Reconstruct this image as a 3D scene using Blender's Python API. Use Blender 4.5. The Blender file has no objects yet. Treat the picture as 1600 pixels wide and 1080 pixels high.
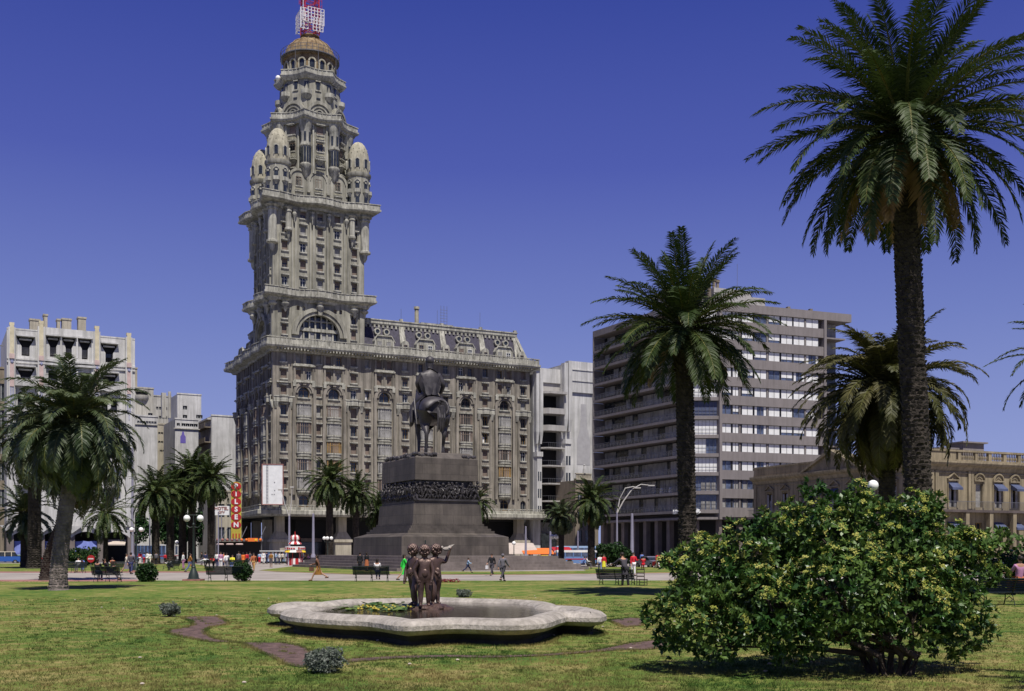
import bpy, bmesh, math, random
import numpy as np
from mathutils import Vector, Matrix
R = math.radians
PI = math.pi
rnd = random.Random(7)
col = bpy.context.scene.collection
F, HY, CH = 1700.0, 860.0, 1.9

def G(px, py, z=0.0):
    D = (CH - z) * F / (py - HY)
    return Vector(((px - 800) / F * D, D, z))
def P(px, py, D):
    return Vector(((px - 800) / F * D, D, CH + (HY - py) / F * D))

# ------------------------------------------------------------------ materials
MATS = {}
def nodes(name):
    m = bpy.data.materials.new(name); m.use_nodes = True
    nt = m.node_tree
    return m, nt, nt.nodes['Principled BSDF']
def mat(name, c, rough=0.8, var=0.0, scale=3.0, c2=None, metal=0.0, bump=0.0, streak=0.0, spec=0.3, emit=None, estr=0.0, sscale=None, fine=0.0):
    """principled colour with large noise patches, optional vertical streaks and bump"""
    m, nt, b = nodes(name)
    b.inputs['Roughness'].default_value = rough
    b.inputs['Metallic'].default_value = metal
    b.inputs['Specular IOR Level'].default_value = spec
    c = (*c, 1.0)
    if emit:
        b.inputs['Emission Color'].default_value = (*emit, 1); b.inputs['Emission Strength'].default_value = estr
    tc = nt.nodes.new('ShaderNodeTexCoord')
    out = None
    if var or c2:
        n = nt.nodes.new('ShaderNodeTexNoise'); n.inputs['Scale'].default_value = scale
        n.inputs['Detail'].default_value = 6; n.inputs['Roughness'].default_value = 0.62
        nt.links.new(tc.outputs['Object'], n.inputs['Vector'])
        r = nt.nodes.new('ShaderNodeValToRGB')
        r.color_ramp.elements[0].position = 0.34; r.color_ramp.elements[1].position = 0.66
        if c2: a, d = (*c2, 1), c
        else:
            a = tuple(x * (1 - var) for x in c[:3]) + (1,); d = tuple(min(1, x * (1 + var)) for x in c[:3]) + (1,)
        r.color_ramp.elements[0].color = a; r.color_ramp.elements[1].color = d
        nt.links.new(n.outputs['Fac'], r.inputs['Fac']); out = r.outputs['Color']
        if bump:
            bp = nt.nodes.new('ShaderNodeBump'); bp.inputs['Strength'].default_value = bump; bp.inputs['Distance'].default_value = 0.05
            n2 = nt.nodes.new('ShaderNodeTexNoise'); n2.inputs['Scale'].default_value = scale * 6; n2.inputs['Detail'].default_value = 5
            nt.links.new(tc.outputs['Object'], n2.inputs['Vector'])
            nt.links.new(n2.outputs['Fac'], bp.inputs['Height']); nt.links.new(bp.outputs['Normal'], b.inputs['Normal'])
    if streak:
        mp = nt.nodes.new('ShaderNodeMapping'); mp.inputs['Scale'].default_value = (1.0, 1.0, 0.07)
        nt.links.new(tc.outputs['Object'], mp.inputs['Vector'])
        n = nt.nodes.new('ShaderNodeTexNoise'); n.inputs['Scale'].default_value = sscale or 2.4; n.inputs['Detail'].default_value = 7
        n.inputs['Roughness'].default_value = 0.7
        nt.links.new(mp.outputs['Vector'], n.inputs['Vector'])
        r = nt.nodes.new('ShaderNodeValToRGB')
        r.color_ramp.elements[0].position = 0.38; r.color_ramp.elements[1].position = 0.6
        k = 1 - streak
        r.color_ramp.elements[0].color = (k, k, k * 0.98, 1); r.color_ramp.elements[1].color = (1, 1, 1, 1)
        nt.links.new(n.outputs['Fac'], r.inputs['Fac'])
        mx = nt.nodes.new('ShaderNodeMix'); mx.data_type = 'RGBA'; mx.blend_type = 'MULTIPLY'; mx.inputs['Factor'].default_value = 1
        if out: nt.links.new(out, mx.inputs['A'])
        else: mx.inputs['A'].default_value = c
        nt.links.new(r.outputs['Color'], mx.inputs['B']); out = mx.outputs['Result']
    if out: nt.links.new(out, b.inputs['Base Color'])
    else: b.inputs['Base Color'].default_value = c
    MATS[name] = m
    return m
def leafmat(name, c, c2, scale=1.5, trans=0.25, rough=0.42, spec=0.45):
    m, nt, b = nodes(name)
    tc = nt.nodes.new('ShaderNodeTexCoord')
    n = nt.nodes.new('ShaderNodeTexNoise'); n.inputs['Scale'].default_value = scale; n.inputs['Detail'].default_value = 5
    nt.links.new(tc.outputs['Object'], n.inputs['Vector'])
    r = nt.nodes.new('ShaderNodeValToRGB'); r.color_ramp.elements[0].position = 0.38; r.color_ramp.elements[1].position = 0.64
    r.color_ramp.elements[0].color = (*c, 1); r.color_ramp.elements[1].color = (*c2, 1)
    nt.links.new(n.outputs['Fac'], r.inputs['Fac'])
    nt.links.new(r.outputs['Color'], b.inputs['Base Color'])
    b.inputs['Roughness'].default_value = rough; b.inputs['Specular IOR Level'].default_value = spec
    t = nt.nodes.new('ShaderNodeBsdfTranslucent'); nt.links.new(r.outputs['Color'], t.inputs['Color'])
    mx = nt.nodes.new('ShaderNodeMixShader'); mx.inputs[0].default_value = trans
    nt.links.new(b.outputs[0], mx.inputs[1]); nt.links.new(t.outputs[0], mx.inputs[2])
    nt.links.new(mx.outputs[0], nt.nodes['Material Output'].inputs['Surface'])
    MATS[name] = m
    return m
M = MATS
mat('stone', (0.335, 0.320, 0.262), .9, .22, .30, streak=.52, sscale=1.3, bump=.15)
mat('stone_soot', (0.285, 0.256, 0.212), .9, .20, .30, streak=.55, sscale=1.3, bump=.15)
mat('stone_trim', (0.43, 0.415, 0.35), .9, .22, .6, streak=.55, sscale=2.2)  # trim paler than walls: wear, plus sunlit ledge brightness put into the colour
mat('stone_dome', (0.40, 0.37, 0.28), .9, .2, 1.0, streak=.35)
mat('rust_dome', (0.36, 0.27, 0.15), .85, 0, .55, c2=(0.16, 0.10, 0.05), streak=.35)
mat('slate', (0.050, 0.044, 0.066), .6, .3, 2.0, streak=.25)
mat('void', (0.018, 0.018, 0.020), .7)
mat('glass', (0.03, 0.035, 0.04), .12, .5, 1.5, spec=.6)
mat('glass_blue', (0.08, 0.10, 0.16), .15, .5, 1.0, spec=.7)
mat('shutter_brown', (0.20, 0.155, 0.125), .75, .25, 1.1)
mat('shutter_grey', (0.30, 0.29, 0.27), .75, .25, 1.1)
mat('wood_ochre', (0.30, 0.19, 0.07), .7, .25, 1.1)
mat('blind_white', (0.72, 0.72, 0.70), .6, .08, 1.2)
mat('paint_white', (0.72, 0.71, 0.68), .6, .08, 2.0)
mat('plaster_white', (0.55, 0.54, 0.52), .88, .14, .25, streak=.32, sscale=1.2)
mat('plaster_pink', (0.50, 0.38, 0.35), .85, .15, 1.0)
mat('plaster_sand', (0.295, 0.245, 0.16), .88, .18, .4, streak=.40)
mat('plaster_yellow', (0.55, 0.49, 0.34), .85, .15, 1.0)
mat('plaster_blue', (0.28, 0.29, 0.44), .85, .15, 1.0)
mat('plaster_cream', (0.46, 0.44, 0.39), .88, .15, .25, streak=.35)
mat('plaster_beige', (0.42, 0.38, 0.30), .88, .12, .3, streak=.3)
mat('plaster_dark', (0.24, 0.20, 0.15), .88, .12, .3, streak=.3)
mat('concrete', (0.215, 0.192, 0.188), .85, .07, .4, streak=.15)
mat('concrete_light', (0.40, 0.38, 0.36), .85, .08, .4, streak=.2)
mat('curtain', (0.30, 0.29, 0.28), .8, .3, .8, streak=.3, sscale=4)
mat('rail_metal', (0.16, 0.16, 0.17), .5, metal=.3)
mat('granite', (0.105, 0.088, 0.073), .6, .22, .7, streak=.35, sscale=.9, bump=.1, spec=.4)
def add_joints(name, w, h, dark=.55):
    nt = M[name].node_tree; b = nt.nodes['Principled BSDF']; src = b.inputs['Base Color'].links[0].from_socket
    tc = nt.nodes.new('ShaderNodeTexCoord'); s = nt.nodes.new('ShaderNodeSeparateXYZ'); nt.links.new(tc.outputs['Object'], s.inputs[0])
    ad = nt.nodes.new('ShaderNodeMath'); nt.links.new(s.outputs['X'], ad.inputs[0]); nt.links.new(s.outputs['Y'], ad.inputs[1])
    cb = nt.nodes.new('ShaderNodeCombineXYZ'); nt.links.new(ad.outputs[0], cb.inputs['X']); nt.links.new(s.outputs['Z'], cb.inputs['Y'])
    br = nt.nodes.new('ShaderNodeTexBrick'); br.inputs['Scale'].default_value = 1; br.inputs['Brick Width'].default_value = w; br.inputs['Row Height'].default_value = h
    br.inputs['Mortar Size'].default_value = .022; br.inputs['Color1'].default_value = (1, 1, 1, 1); br.inputs['Color2'].default_value = (.80, .80, .82, 1); br.inputs['Mortar'].default_value = (dark, dark, dark, 1)
    nt.links.new(cb.outputs[0], br.inputs['Vector'])
    mx = nt.nodes.new('ShaderNodeMix'); mx.data_type = 'RGBA'; mx.blend_type = 'MULTIPLY'; mx.inputs['Factor'].default_value = 1
    nt.links.new(src, mx.inputs['A']); nt.links.new(br.outputs['Color'], mx.inputs['B']); nt.links.new(mx.outputs['Result'], b.inputs['Base Color'])
add_joints('granite', 2.1, 1.05)
mat('granite_step', (0.185, 0.155, 0.14), .75, .2, .6, streak=.2)
mat('bronze_dark', (0.048, 0.043, 0.045), .52, .45, 1.2, metal=.25, spec=.5, bump=.2)
mat('bronze_brown', (0.10, 0.062, 0.05), .42, .35, 5.0, metal=.45, spec=.5, bump=.15)
mat('rim_stone', (0.47, 0.425, 0.37), .9, 0, 2.2, c2=(0.30, 0.27, 0.235), bump=.7, streak=.35, sscale=6)
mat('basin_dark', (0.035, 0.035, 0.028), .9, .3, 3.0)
mat('paving', (0.30, 0.265, 0.232), .92, .22, .25, bump=.1)
mat('asphalt', (0.10, 0.10, 0.105), .92, .2, .3, bump=.1)
mat('brick_edge', (0.30, 0.14, 0.12), .9, .2, 3.0)
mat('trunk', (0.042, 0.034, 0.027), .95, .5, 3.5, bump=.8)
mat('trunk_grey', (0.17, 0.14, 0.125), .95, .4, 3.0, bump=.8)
mat('bark', (0.06, 0.045, 0.035), .95, .3, 6.0, bump=.5)
mat('iron_green', (0.02, 0.03, 0.025), .5, spec=.4)
mat('pole_grey', (0.22, 0.21, 0.27), .6, .1, 2.0)
mat('pole_silver', (0.42, 0.40, 0.37), .5)
mat('globe', (0.85, 0.84, 0.80), .25)
mat('red', (0.38, 0.02, 0.025), .55)
mat('red_mast', (0.42, 0.03, 0.04), .6)
mat('white_mast', (0.78, 0.76, 0.74), .5)
mat('yellow', (0.75, 0.52, 0.03), .6)
mat('yellow_olive', (0.42, 0.34, 0.05), .7, .15, 2.0)
mat('orange', (0.72, 0.17, 0.03), .6)
mat('tarp_blue', (0.22, 0.27, 0.62), .8, .18, .6)
mat('awning_blue', (0.07, 0.085, 0.15), .85, .2, 1.0)
mat('awning_beige', (0.46, 0.39, 0.33), .85, .1, 1.0)
mat('rubber', (0.015, 0.015, 0.015), .9)
mat('chrome', (0.6, 0.6, 0.6), .2, metal=.9)
mat('car_blue', (0.03, 0.10, 0.36), .3)
mat('car_mint', (0.35, 0.52, 0.47), .3)
mat('bus_blue', (0.13, 0.22, 0.42), .4)
mat('purple', (0.13, 0.10, 0.36), .8)
mat('bottle_grey', (0.36, 0.35, 0.35), .9, .08, 1.0)
mat('skin', (0.42, 0.23, 0.15), .6)
mat('hair', (0.02, 0.014, 0.01), .6)
for n_, c_ in dict(c_brown=(.13, .06, .035), c_tan=(.36, .22, .08), c_rust=(.34, .11, .045), c_green=(.03, .55, .06), c_navy=(.03, .035, .09), c_blue=(.12, .2, .5),
                   c_black=(.015, .015, .018), c_grey=(.14, .13, .15), c_darkgrey=(.055, .05, .06), c_white=(.7, .69, .67), c_red=(.5, .015, .03),
                   c_pink=(.42, .2, .33), c_yellow=(.65, .6, .04), c_orange=(.7, .17, .03), c_lightblue=(.3, .42, .6), c_cream=(.55, .5, .4), c_jeans=(.1, .13, .25), c_mustard=(.24, .11, .02)).items():
    mat(n_, c_, .85, .12, 6.0)
leafmat('palm_leaf', (0.022, 0.040, 0.008), (0.060, 0.085, 0.022), .5, .14, .55, .25)
leafmat('palm_grey', (0.032, 0.052, 0.018), (0.092, 0.115, 0.050), .5, .14, .48, .38)
leafmat('palm_olive', (0.045, 0.048, 0.012), (0.120, 0.105, 0.040), .5, .14, .55, .25)
leafmat('palm_dead', (0.22, 0.13, 0.05), (0.42, 0.29, 0.16), 1.0, .15, .7, .2)
leafmat('rachis', (0.10, 0.12, 0.03), (0.20, 0.18, 0.06), 1.0, .0, .5, .4)
leafmat('bush_leaf', (0.026, 0.075, 0.014), (0.115, 0.190, 0.042), 1.8, .22, .38, .45)
leafmat('bush_flower', (0.22, 0.25, 0.04), (0.46, 0.44, 0.13), 5, .2, .8, .1)
leafmat('shrub_leaf', (0.012, 0.035, 0.010), (0.04, 0.085, 0.02), 3, .15, .5, .3)
leafmat('lavender', (0.085, 0.11, 0.085), (0.27, 0.29, 0.25), 14, .15, .8, .1)
leafmat('tree_leaf', (0.012, 0.04, 0.012), (0.035, 0.085, 0.02), 1, .12, .5, .3)
leafmat('lily', (0.05, 0.11, 0.02), (0.15, 0.21, 0.05), 3, .1, .4, .4)
leafmat('red_flower', (0.20, 0.03, 0.04), (0.32, 0.05, 0.06), 3, .1, .8, .1)
leafmat('grass_blade', (0.045, 0.095, 0.018), (0.25, 0.205, 0.075), .42, .25, .7, .1)

def glassy(name, c, alpha):
    m, nt, b = nodes(name); b.inputs['Base Color'].default_value = (*c, 1); b.inputs['Roughness'].default_value = .3
    b.inputs['Alpha'].default_value = alpha; MATS[name] = m
glassy('railing_glass', (.16, .16, .17), .22)
def lawn_material():
    m, nt, b = nodes('lawn')
    tc = nt.nodes.new('ShaderNodeTexCoord')
    def noise(s, d=6, stretch=None):
        n = nt.nodes.new('ShaderNodeTexNoise'); n.inputs['Scale'].default_value = s; n.inputs['Detail'].default_value = d
        n.inputs['Roughness'].default_value = .65
        nt.links.new(tc.outputs['Object'], n.inputs['Vector']); return n
    n1 = noise(.22); n2 = noise(1.6, 8); n3 = noise(14, 6)
    r1 = nt.nodes.new('ShaderNodeValToRGB')
    r1.color_ramp.elements[0].position = .40; r1.color_ramp.elements[0].color = (.055, .115, .022, 1)
    r1.color_ramp.elements[1].position = .58; r1.color_ramp.elements[1].color = (.270, .225, .085, 1)
    e = r1.color_ramp.elements.new(.49); e.color = (.130, .175, .036, 1)
    mx0 = nt.nodes.new('ShaderNodeMix'); mx0.data_type = 'FLOAT'; mx0.inputs['Factor'].default_value = .5
    nt.links.new(n1.outputs['Fac'], mx0.inputs['A']); nt.links.new(n2.outputs['Fac'], mx0.inputs['B'])
    nt.links.new(mx0.outputs['Result'], r1.inputs['Fac'])
    r3 = nt.nodes.new('ShaderNodeValToRGB')
    r3.color_ramp.elements[0].position = .3; r3.color_ramp.elements[0].color = (.6, .6, .6, 1)
    r3.color_ramp.elements[1].position = .7; r3.color_ramp.elements[1].color = (1.3, 1.3, 1.25, 1)
    nt.links.new(n3.outputs['Fac'], r3.inputs['Fac'])
    mx = nt.nodes.new('ShaderNodeMix'); mx.data_type = 'RGBA'; mx.blend_type = 'MULTIPLY'; mx.inputs['Factor'].default_value = .8
    nt.links.new(r1.outputs['Color'], mx.inputs['A']); nt.links.new(r3.outputs['Color'], mx.inputs['B'])
    nt.links.new(mx.outputs['Result'], b.inputs['Base Color'])
    b.inputs['Roughness'].default_value = .95; b.inputs['Specular IOR Level'].default_value = .1
    bp = nt.nodes.new('ShaderNodeBump'); bp.inputs['Strength'].default_value = .8; bp.inputs['Distance'].default_value = .05
    nt.links.new(n3.outputs['Fac'], bp.inputs['Height']); nt.links.new(bp.outputs['Normal'], b.inputs['Normal'])
    MATS['lawn'] = m
lawn_material()
mat('dirt', (0.125, 0.080, 0.070), .95, .5, 5.0, bump=1.0)
def water_material():
    m, nt, b = nodes('water')
    b.inputs['Base Color'].default_value = (.030, .022, .015, 1); b.inputs['Roughness'].default_value = .10; b.inputs['Specular IOR Level'].default_value = .35
    tc = nt.nodes.new('ShaderNodeTexCoord')
    n = nt.nodes.new('ShaderNodeTexNoise'); n.inputs['Scale'].default_value = 3.5; n.inputs['Detail'].default_value = 3
    nt.links.new(tc.outputs['Object'], n.inputs['Vector'])
    bp = nt.nodes.new('ShaderNodeBump'); bp.inputs['Strength'].default_value = .12; bp.inputs['Distance'].default_value = .05
    nt.links.new(n.outputs['Fac'], bp.inputs['Height']); nt.links.new(bp.outputs['Normal'], b.inputs['Normal'])
    MATS['water'] = m
water_material()


# ------------------------------------------------------------------ mesh builder
class MB:
    def __init__(s):
        s.v = []; s.f = []; s.m = []; s.M = Matrix(); s.mi = 0
    def add(s, vs, fs):
        o = len(s.v); Mx = s.M
        s.v.extend([tuple(Mx @ Vector(p)) for p in vs])
        for f in fs:
            s.f.append([i + o for i in f]); s.m.append(s.mi)
    def box(s, x0, y0, z0, x1, y1, z1):
        s.add([(x0, y0, z0), (x1, y0, z0), (x1, y1, z0), (x0, y1, z0), (x0, y0, z1), (x1, y0, z1), (x1, y1, z1), (x0, y1, z1)],
              [(0, 3, 2, 1), (4, 5, 6, 7), (0, 1, 5, 4), (1, 2, 6, 5), (2, 3, 7, 6), (3, 0, 4, 7)])
    def cbox(s, c, sz, rz=0.0, rx=0.0, ry=0.0):
        old = s.M
        s.M = old @ Matrix.Translation(Vector(c)) @ Matrix.Rotation(rz, 4, 'Z') @ Matrix.Rotation(ry, 4, 'Y') @ Matrix.Rotation(rx, 4, 'X')
        a, b, c2 = sz[0] / 2, sz[1] / 2, sz[2] / 2
        s.box(-a, -b, -c2, a, b, c2); s.M = old
    def prism(s, pts, z0, z1, pts2=None):
        n = len(pts); q = pts2 or pts
        s.add([(p[0], p[1], z0) for p in pts] + [(p[0], p[1], z1) for p in q],
              [tuple(range(n))[::-1], tuple(range(n, 2 * n))] + [(i, (i + 1) % n, n + (i + 1) % n, n + i) for i in range(n)])
    def vprism(s, pts, y0, y1):
        """polygon in x,z swept along y"""
        n = len(pts)
        s.add([(p[0], y0, p[1]) for p in pts] + [(p[0], y1, p[1]) for p in pts],
              [tuple(range(n)), tuple(range(n, 2 * n))[::-1]] + [(i, n + i, n + (i + 1) % n, (i + 1) % n) for i in range(n)])
    def lathe(s, cx, cy, prof, n=16, a0=0.0, a1=2 * PI, cap=True):
        full = abs(a1 - a0 - 2 * PI) < 1e-6
        k = n if full else n + 1
        vs = []
        for r, z in prof:
            for i in range(k):
                a = a0 + (a1 - a0) * i / n
                vs.append((cx + r * math.cos(a), cy + r * math.sin(a), z))
        fs = []
        for j in range(len(prof) - 1):
            for i in range(n):
                a, b = j * k + i, j * k + (i + 1) % k
                fs.append((a, b, b + k, a + k))
        if cap:
            fs.append(tuple(range(k))[::-1]); t = (len(prof) - 1) * k; fs.append(tuple(range(t, t + k)))
        s.add(vs, fs)
    def tube(s, pts, rad, n=6, cap=True):
        pts = [Vector(p) for p in pts]
        if not hasattr(rad, '__len__'): rad = [rad] * len(pts)
        vs = []; ref = Vector((0, 0, 1))
        for i, p in enumerate(pts):
            t = (pts[min(i + 1, len(pts) - 1)] - pts[max(i - 1, 0)])
            if t.length < 1e-9: t = Vector((0, 0, 1))
            t.normalize()
            r0 = ref if abs(t.dot(ref)) < .95 else Vector((0, 1, 0))
            a = t.cross(r0).normalized(); b = t.cross(a)
            for k in range(n):
                an = 2 * PI * k / n
                vs.append(tuple(p + (a * math.cos(an) + b * math.sin(an)) * rad[i]))
        fs = [(i * n + k, i * n + (k + 1) % n, (i + 1) * n + (k + 1) % n, (i + 1) * n + k) for i in range(len(pts) - 1) for k in range(n)]
        if cap: fs += [tuple(range(n)), tuple(range((len(pts) - 1) * n, len(pts) * n))[::-1]]
        s.add(vs, fs)
    def ball(s, c, r, nu=10, nv=7):
        if not hasattr(r, '__len__'): r = (r, r, r)
        vs = [(c[0], c[1], c[2] - r[2])]
        for j in range(1, nv):
            b = -PI / 2 + PI * j / nv
            for i in range(nu):
                a = 2 * PI * i / nu
                vs.append((c[0] + r[0] * math.cos(b) * math.cos(a), c[1] + r[1] * math.cos(b) * math.sin(a), c[2] + r[2] * math.sin(b)))
        vs.append((c[0], c[1], c[2] + r[2])); L = len(vs) - 1
        fs = [(0, 1 + (i + 1) % nu, 1 + i) for i in range(nu)]
        for j in range(nv - 2):
            for i in range(nu):
                a = 1 + j * nu + i; b = 1 + j * nu + (i + 1) % nu
                fs.append((a, b, b + nu, a + nu))
        t = 1 + (nv - 2) * nu
        fs += [(t + i, t + (i + 1) % nu, L) for i in range(nu)]
        s.add(vs, fs)
    def sweep(s, path, prof, closed=False):
        """profile (out, z) swept along a plan polyline; 'out' is to the right of travel direction"""
        n = len(path); ps = [Vector((p[0], p[1])) for p in path]; vs = []
        for i in range(n):
            if closed: a, b = ps[i - 1], ps[(i + 1) % n]
            else: a, b = ps[max(i - 1, 0)], ps[min(i + 1, n - 1)]
            d1 = (ps[i] - a); d2 = (b - ps[i])
            if d1.length < 1e-9: d1 = d2
            if d2.length < 1e-9: d2 = d1
            d1.normalize(); d2.normalize()
            n1 = Vector((d1.y, -d1.x)); n2 = Vector((d2.y, -d2.x)); nn = (n1 + n2)
            nn.normalize(); k = 1 / max(.5, nn.dot(n1))
            for o, z in prof: vs.append((ps[i].x + nn.x * o * k, ps[i].y + nn.y * o * k, z))
        m = len(prof); fs = []
        for i in range(n if closed else n - 1):
            j = (i + 1) % n
            for q in range(m):
                fs.append((i * m + q, j * m + q, j * m + (q + 1) % m, i * m + (q + 1) % m))
        if not closed: fs += [tuple(range(m)), tuple(range((n - 1) * m, n * m))[::-1]]
        s.add(vs, fs)
    def wall(s, x0, x1, z0, z1, holes, depth=.35, back=True):
        """skin in the x-z plane at y=0 (outside is -y) with rectangular or arched openings and reveals"""
        xs = sorted({x0, x1} | {min(max(v, x0), x1) for h in holes for v in h[:2]})
        zs = sorted({z0, z1} | {min(max(v, z0), z1) for h in holes for v in h[2:4]})
        for i in range(len(xs) - 1):
            xm = (xs[i] + xs[i + 1]) / 2; run = None
            for j in range(len(zs) - 1):
                zm = (zs[j] + zs[j + 1]) / 2
                hole = any(h[0] < xm < h[1] and h[2] < zm < h[3] for h in holes)
                if not hole and run is None: run = zs[j]
                if (hole or j == len(zs) - 2) and run is not None:
                    e = zs[j] if hole else zs[j + 1]
                    s.add([(xs[i], 0, run), (xs[i + 1], 0, run), (xs[i + 1], 0, e), (xs[i], 0, e)], [(0, 1, 2, 3)]); run = None
        for h in holes:
            a, b, c, d = h[:4]; e = depth
            arch = len(h) > 4 and h[4]
            s.add([(a, 0, c), (b, 0, c), (b, e, c), (a, e, c)], [(0, 1, 2, 3)])
            if not arch:
                s.add([(a, 0, d), (b, 0, d), (b, e, d), (a, e, d)], [(3, 2, 1, 0)])
                s.add([(a, 0, c), (a, e, c), (a, e, d), (a, 0, d)], [(0, 1, 2, 3)])
                s.add([(b, 0, c), (b, e, c), (b, e, d), (b, 0, d)], [(3, 2, 1, 0)])
            else:
                r = (b - a) / 2; zc = max(c, d - r); rz = d - zc; cx = (a + b) / 2; n = 10
                s.add([(a, 0, c), (a, e, c), (a, e, zc), (a, 0, zc)], [(0, 1, 2, 3)])
                s.add([(b, 0, c), (b, e, c), (b, e, zc), (b, 0, zc)], [(3, 2, 1, 0)])
                arc = [(cx - r * math.cos(PI * k / n), zc + rz * math.sin(PI * k / n)) for k in range(n + 1)]
                for k in range(n):
                    p, q = arc[k], arc[k + 1]
                    s.add([(p[0], 0, p[1]), (q[0], 0, q[1]), (q[0], e, q[1]), (p[0], e, p[1])], [(0, 1, 2, 3)])
                    cr = (a, d) if k < n / 2 else (b, d)
                    s.add([(cr[0], 0, cr[1]), (p[0], 0, p[1]), (q[0], 0, q[1])], [(0, 1, 2)])
    def cut(s):
        if not hasattr(s, 'cuts'): s.cuts = []
        s.cuts.append((len(s.v), len(s.f)))
    def build_each(s, name, mats, parent=None, **k):
        s.cut(); c = [(0, 0)] + s.cuts; out = []
        for (v0, f0), (v1, f1) in zip(c[:-1], c[1:]):
            if f1 > f0:
                m = MB(); m.v = s.v[v0:v1]; m.f = [[i - v0 for i in f] for f in s.f[f0:f1]]; m.m = s.m[f0:f1]
                out.append(m.build(name, mats, parent, **k))
        return out
    def build(s, name, mats, parent=None, smooth=False, fix=True, loc=None, rz=0.0):
        me = bpy.data.meshes.new(name)
        me.from_pydata(s.v, [], s.f)
        if not isinstance(mats, (list, tuple)): mats = [mats]
        for m in mats: me.materials.append(M[m] if isinstance(m, str) else m)
        if len(mats) > 1: me.polygons.foreach_set('material_index', s.m)
        if fix:
            bm = bmesh.new(); bm.from_mesh(me)
            bmesh.ops.recalc_face_normals(bm, faces=bm.faces); bm.to_mesh(me); bm.free()
        if smooth:
            me.polygons.foreach_set('use_smooth', [True] * len(me.polygons))
            me.set_sharp_from_angle(angle=R(38))
        me.update()
        o = bpy.data.objects.new(name, me); col.objects.link(o)
        if parent: o.parent = parent
        if loc is not None: o.location = loc
        if rz: o.rotation_euler.z = rz
        return o
def face_M(x, y, ang): return Matrix.Translation((x, y, 0)) @ Matrix.Rotation(ang, 4, 'Z')
def thing(name, label, cat, loc=(0, 0, 0), rz=0.0, group=None):
    o = bpy.data.objects.new(name, None); col.objects.link(o); o.empty_display_size = .3
    o.location = loc; o.rotation_euler.z = rz; o['label'] = label; o['category'] = cat
    if group: o['group'] = group
    return o
def tag(o, label, cat, group=None, kind=None):
    o['label'] = label; o['category'] = cat
    if group: o['group'] = group
    if kind: o['kind'] = kind
    return o
def struct(o): o['kind'] = 'structure'; return o
def stuff(o): o['kind'] = 'stuff'; return o
def link_mesh(name, me, parent, loc=(0, 0, 0), rz=0.0, sc=None):
    o = bpy.data.objects.new(name, me); col.objects.link(o); o.parent = parent
    o.location = loc; o.rotation_euler.z = rz
    if sc: o.scale = sc
    return o
def dup(root, loc, rz, label, sc=None, group=None):
    r = root.copy(); col.objects.link(r); r.location = loc; r.rotation_euler.z = rz; r['label'] = label
    if group: r['group'] = group
    if sc: r.scale = (sc, sc, sc) if not hasattr(sc, '__len__') else sc
    for ch in list(root.children):
        c = ch.copy(); col.objects.link(c); c.parent = r
        for g in ch.children:
            d = g.copy(); col.objects.link(d); d.parent = c
    return r
def npmesh(name, V, Fc, mats, mi=None, parent=None, smooth=False):
    """V (n,3), Fc (m,k) numpy"""
    me = bpy.data.meshes.new(name)
    nv, nf, k = len(V), len(Fc), Fc.shape[1]
    me.vertices.add(nv); me.vertices.foreach_set('co', np.asarray(V, dtype=np.float32).ravel())
    me.loops.add(nf * k); me.loops.foreach_set('vertex_index', np.asarray(Fc, dtype=np.int32).ravel())
    me.polygons.add(nf); me.polygons.foreach_set('loop_start', np.arange(0, nf * k, k, dtype=np.int32))
    for m in mats: me.materials.append(M[m])
    if mi is not None: me.polygons.foreach_set('material_index', np.asarray(mi, dtype=np.int32))
    me.update(calc_edges=True); me.validate()
    o = bpy.data.objects.new(name, me); col.objects.link(o)
    if parent: o.parent = parent
    return o
def text_mesh(name, s, size, m, parent, loc, rot=(PI / 2, 0, 0), ext=.03, bold=0.0):
    c = bpy.data.curves.new('t', 'FONT'); c.body = s; c.size = size; c.extrude = ext; c.offset = bold
    c.align_x = 'CENTER'; c.align_y = 'CENTER'; c.resolution_u = 3
    t = bpy.data.objects.new('t', c); TMP.collection.objects.link(t)
    with bpy.context.temp_override(scene=TMP, view_layer=TMP.view_layers[0]): dg = bpy.context.evaluated_depsgraph_get()
    me = bpy.data.meshes.new_from_object(t.evaluated_get(dg))
    bpy.data.objects.remove(t); bpy.data.curves.remove(c)
    me.materials.clear(); me.materials.append(M[m])
    o = bpy.data.objects.new(name, me); col.objects.link(o); o.parent = parent; o.location = loc; o.rotation_euler = rot
    return o
TMP = bpy.data.scenes.new('tmp')
def skin(joints, edges, sub=1):
    """joints: list of (pos, radius or (rx,ry)); returns a new mesh grown with the Skin modifier"""
    me = bpy.data.meshes.new('s'); me.from_pydata([tuple(j[0]) for j in joints], edges, [])
    o = bpy.data.objects.new('s', me); TMP.collection.objects.link(o)
    sm = o.modifiers.new('k', 'SKIN'); sm.use_smooth_shade = True
    for i, j in enumerate(joints):
        r = j[1]; me.skin_vertices[0].data[i].radius = r if hasattr(r, '__len__') else (r, r)
        me.skin_vertices[0].data[i].use_root = (i == 0)
    if sub:
        ss = o.modifiers.new('u', 'SUBSURF'); ss.levels = sub
    with bpy.context.temp_override(scene=TMP, view_layer=TMP.view_layers[0]): dg = bpy.context.evaluated_depsgraph_get()
    r = bpy.data.meshes.new_from_object(o.evaluated_get(dg))
    bpy.data.objects.remove(o); bpy.data.meshes.remove(me)
    return r
def mesh_into(mb, me, mx=Matrix()):
    old = mb.M; mb.M = old @ mx
    mb.add([tuple(v.co) for v in me.vertices], [tuple(p.vertices) for p in me.polygons]); mb.M = old
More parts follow.
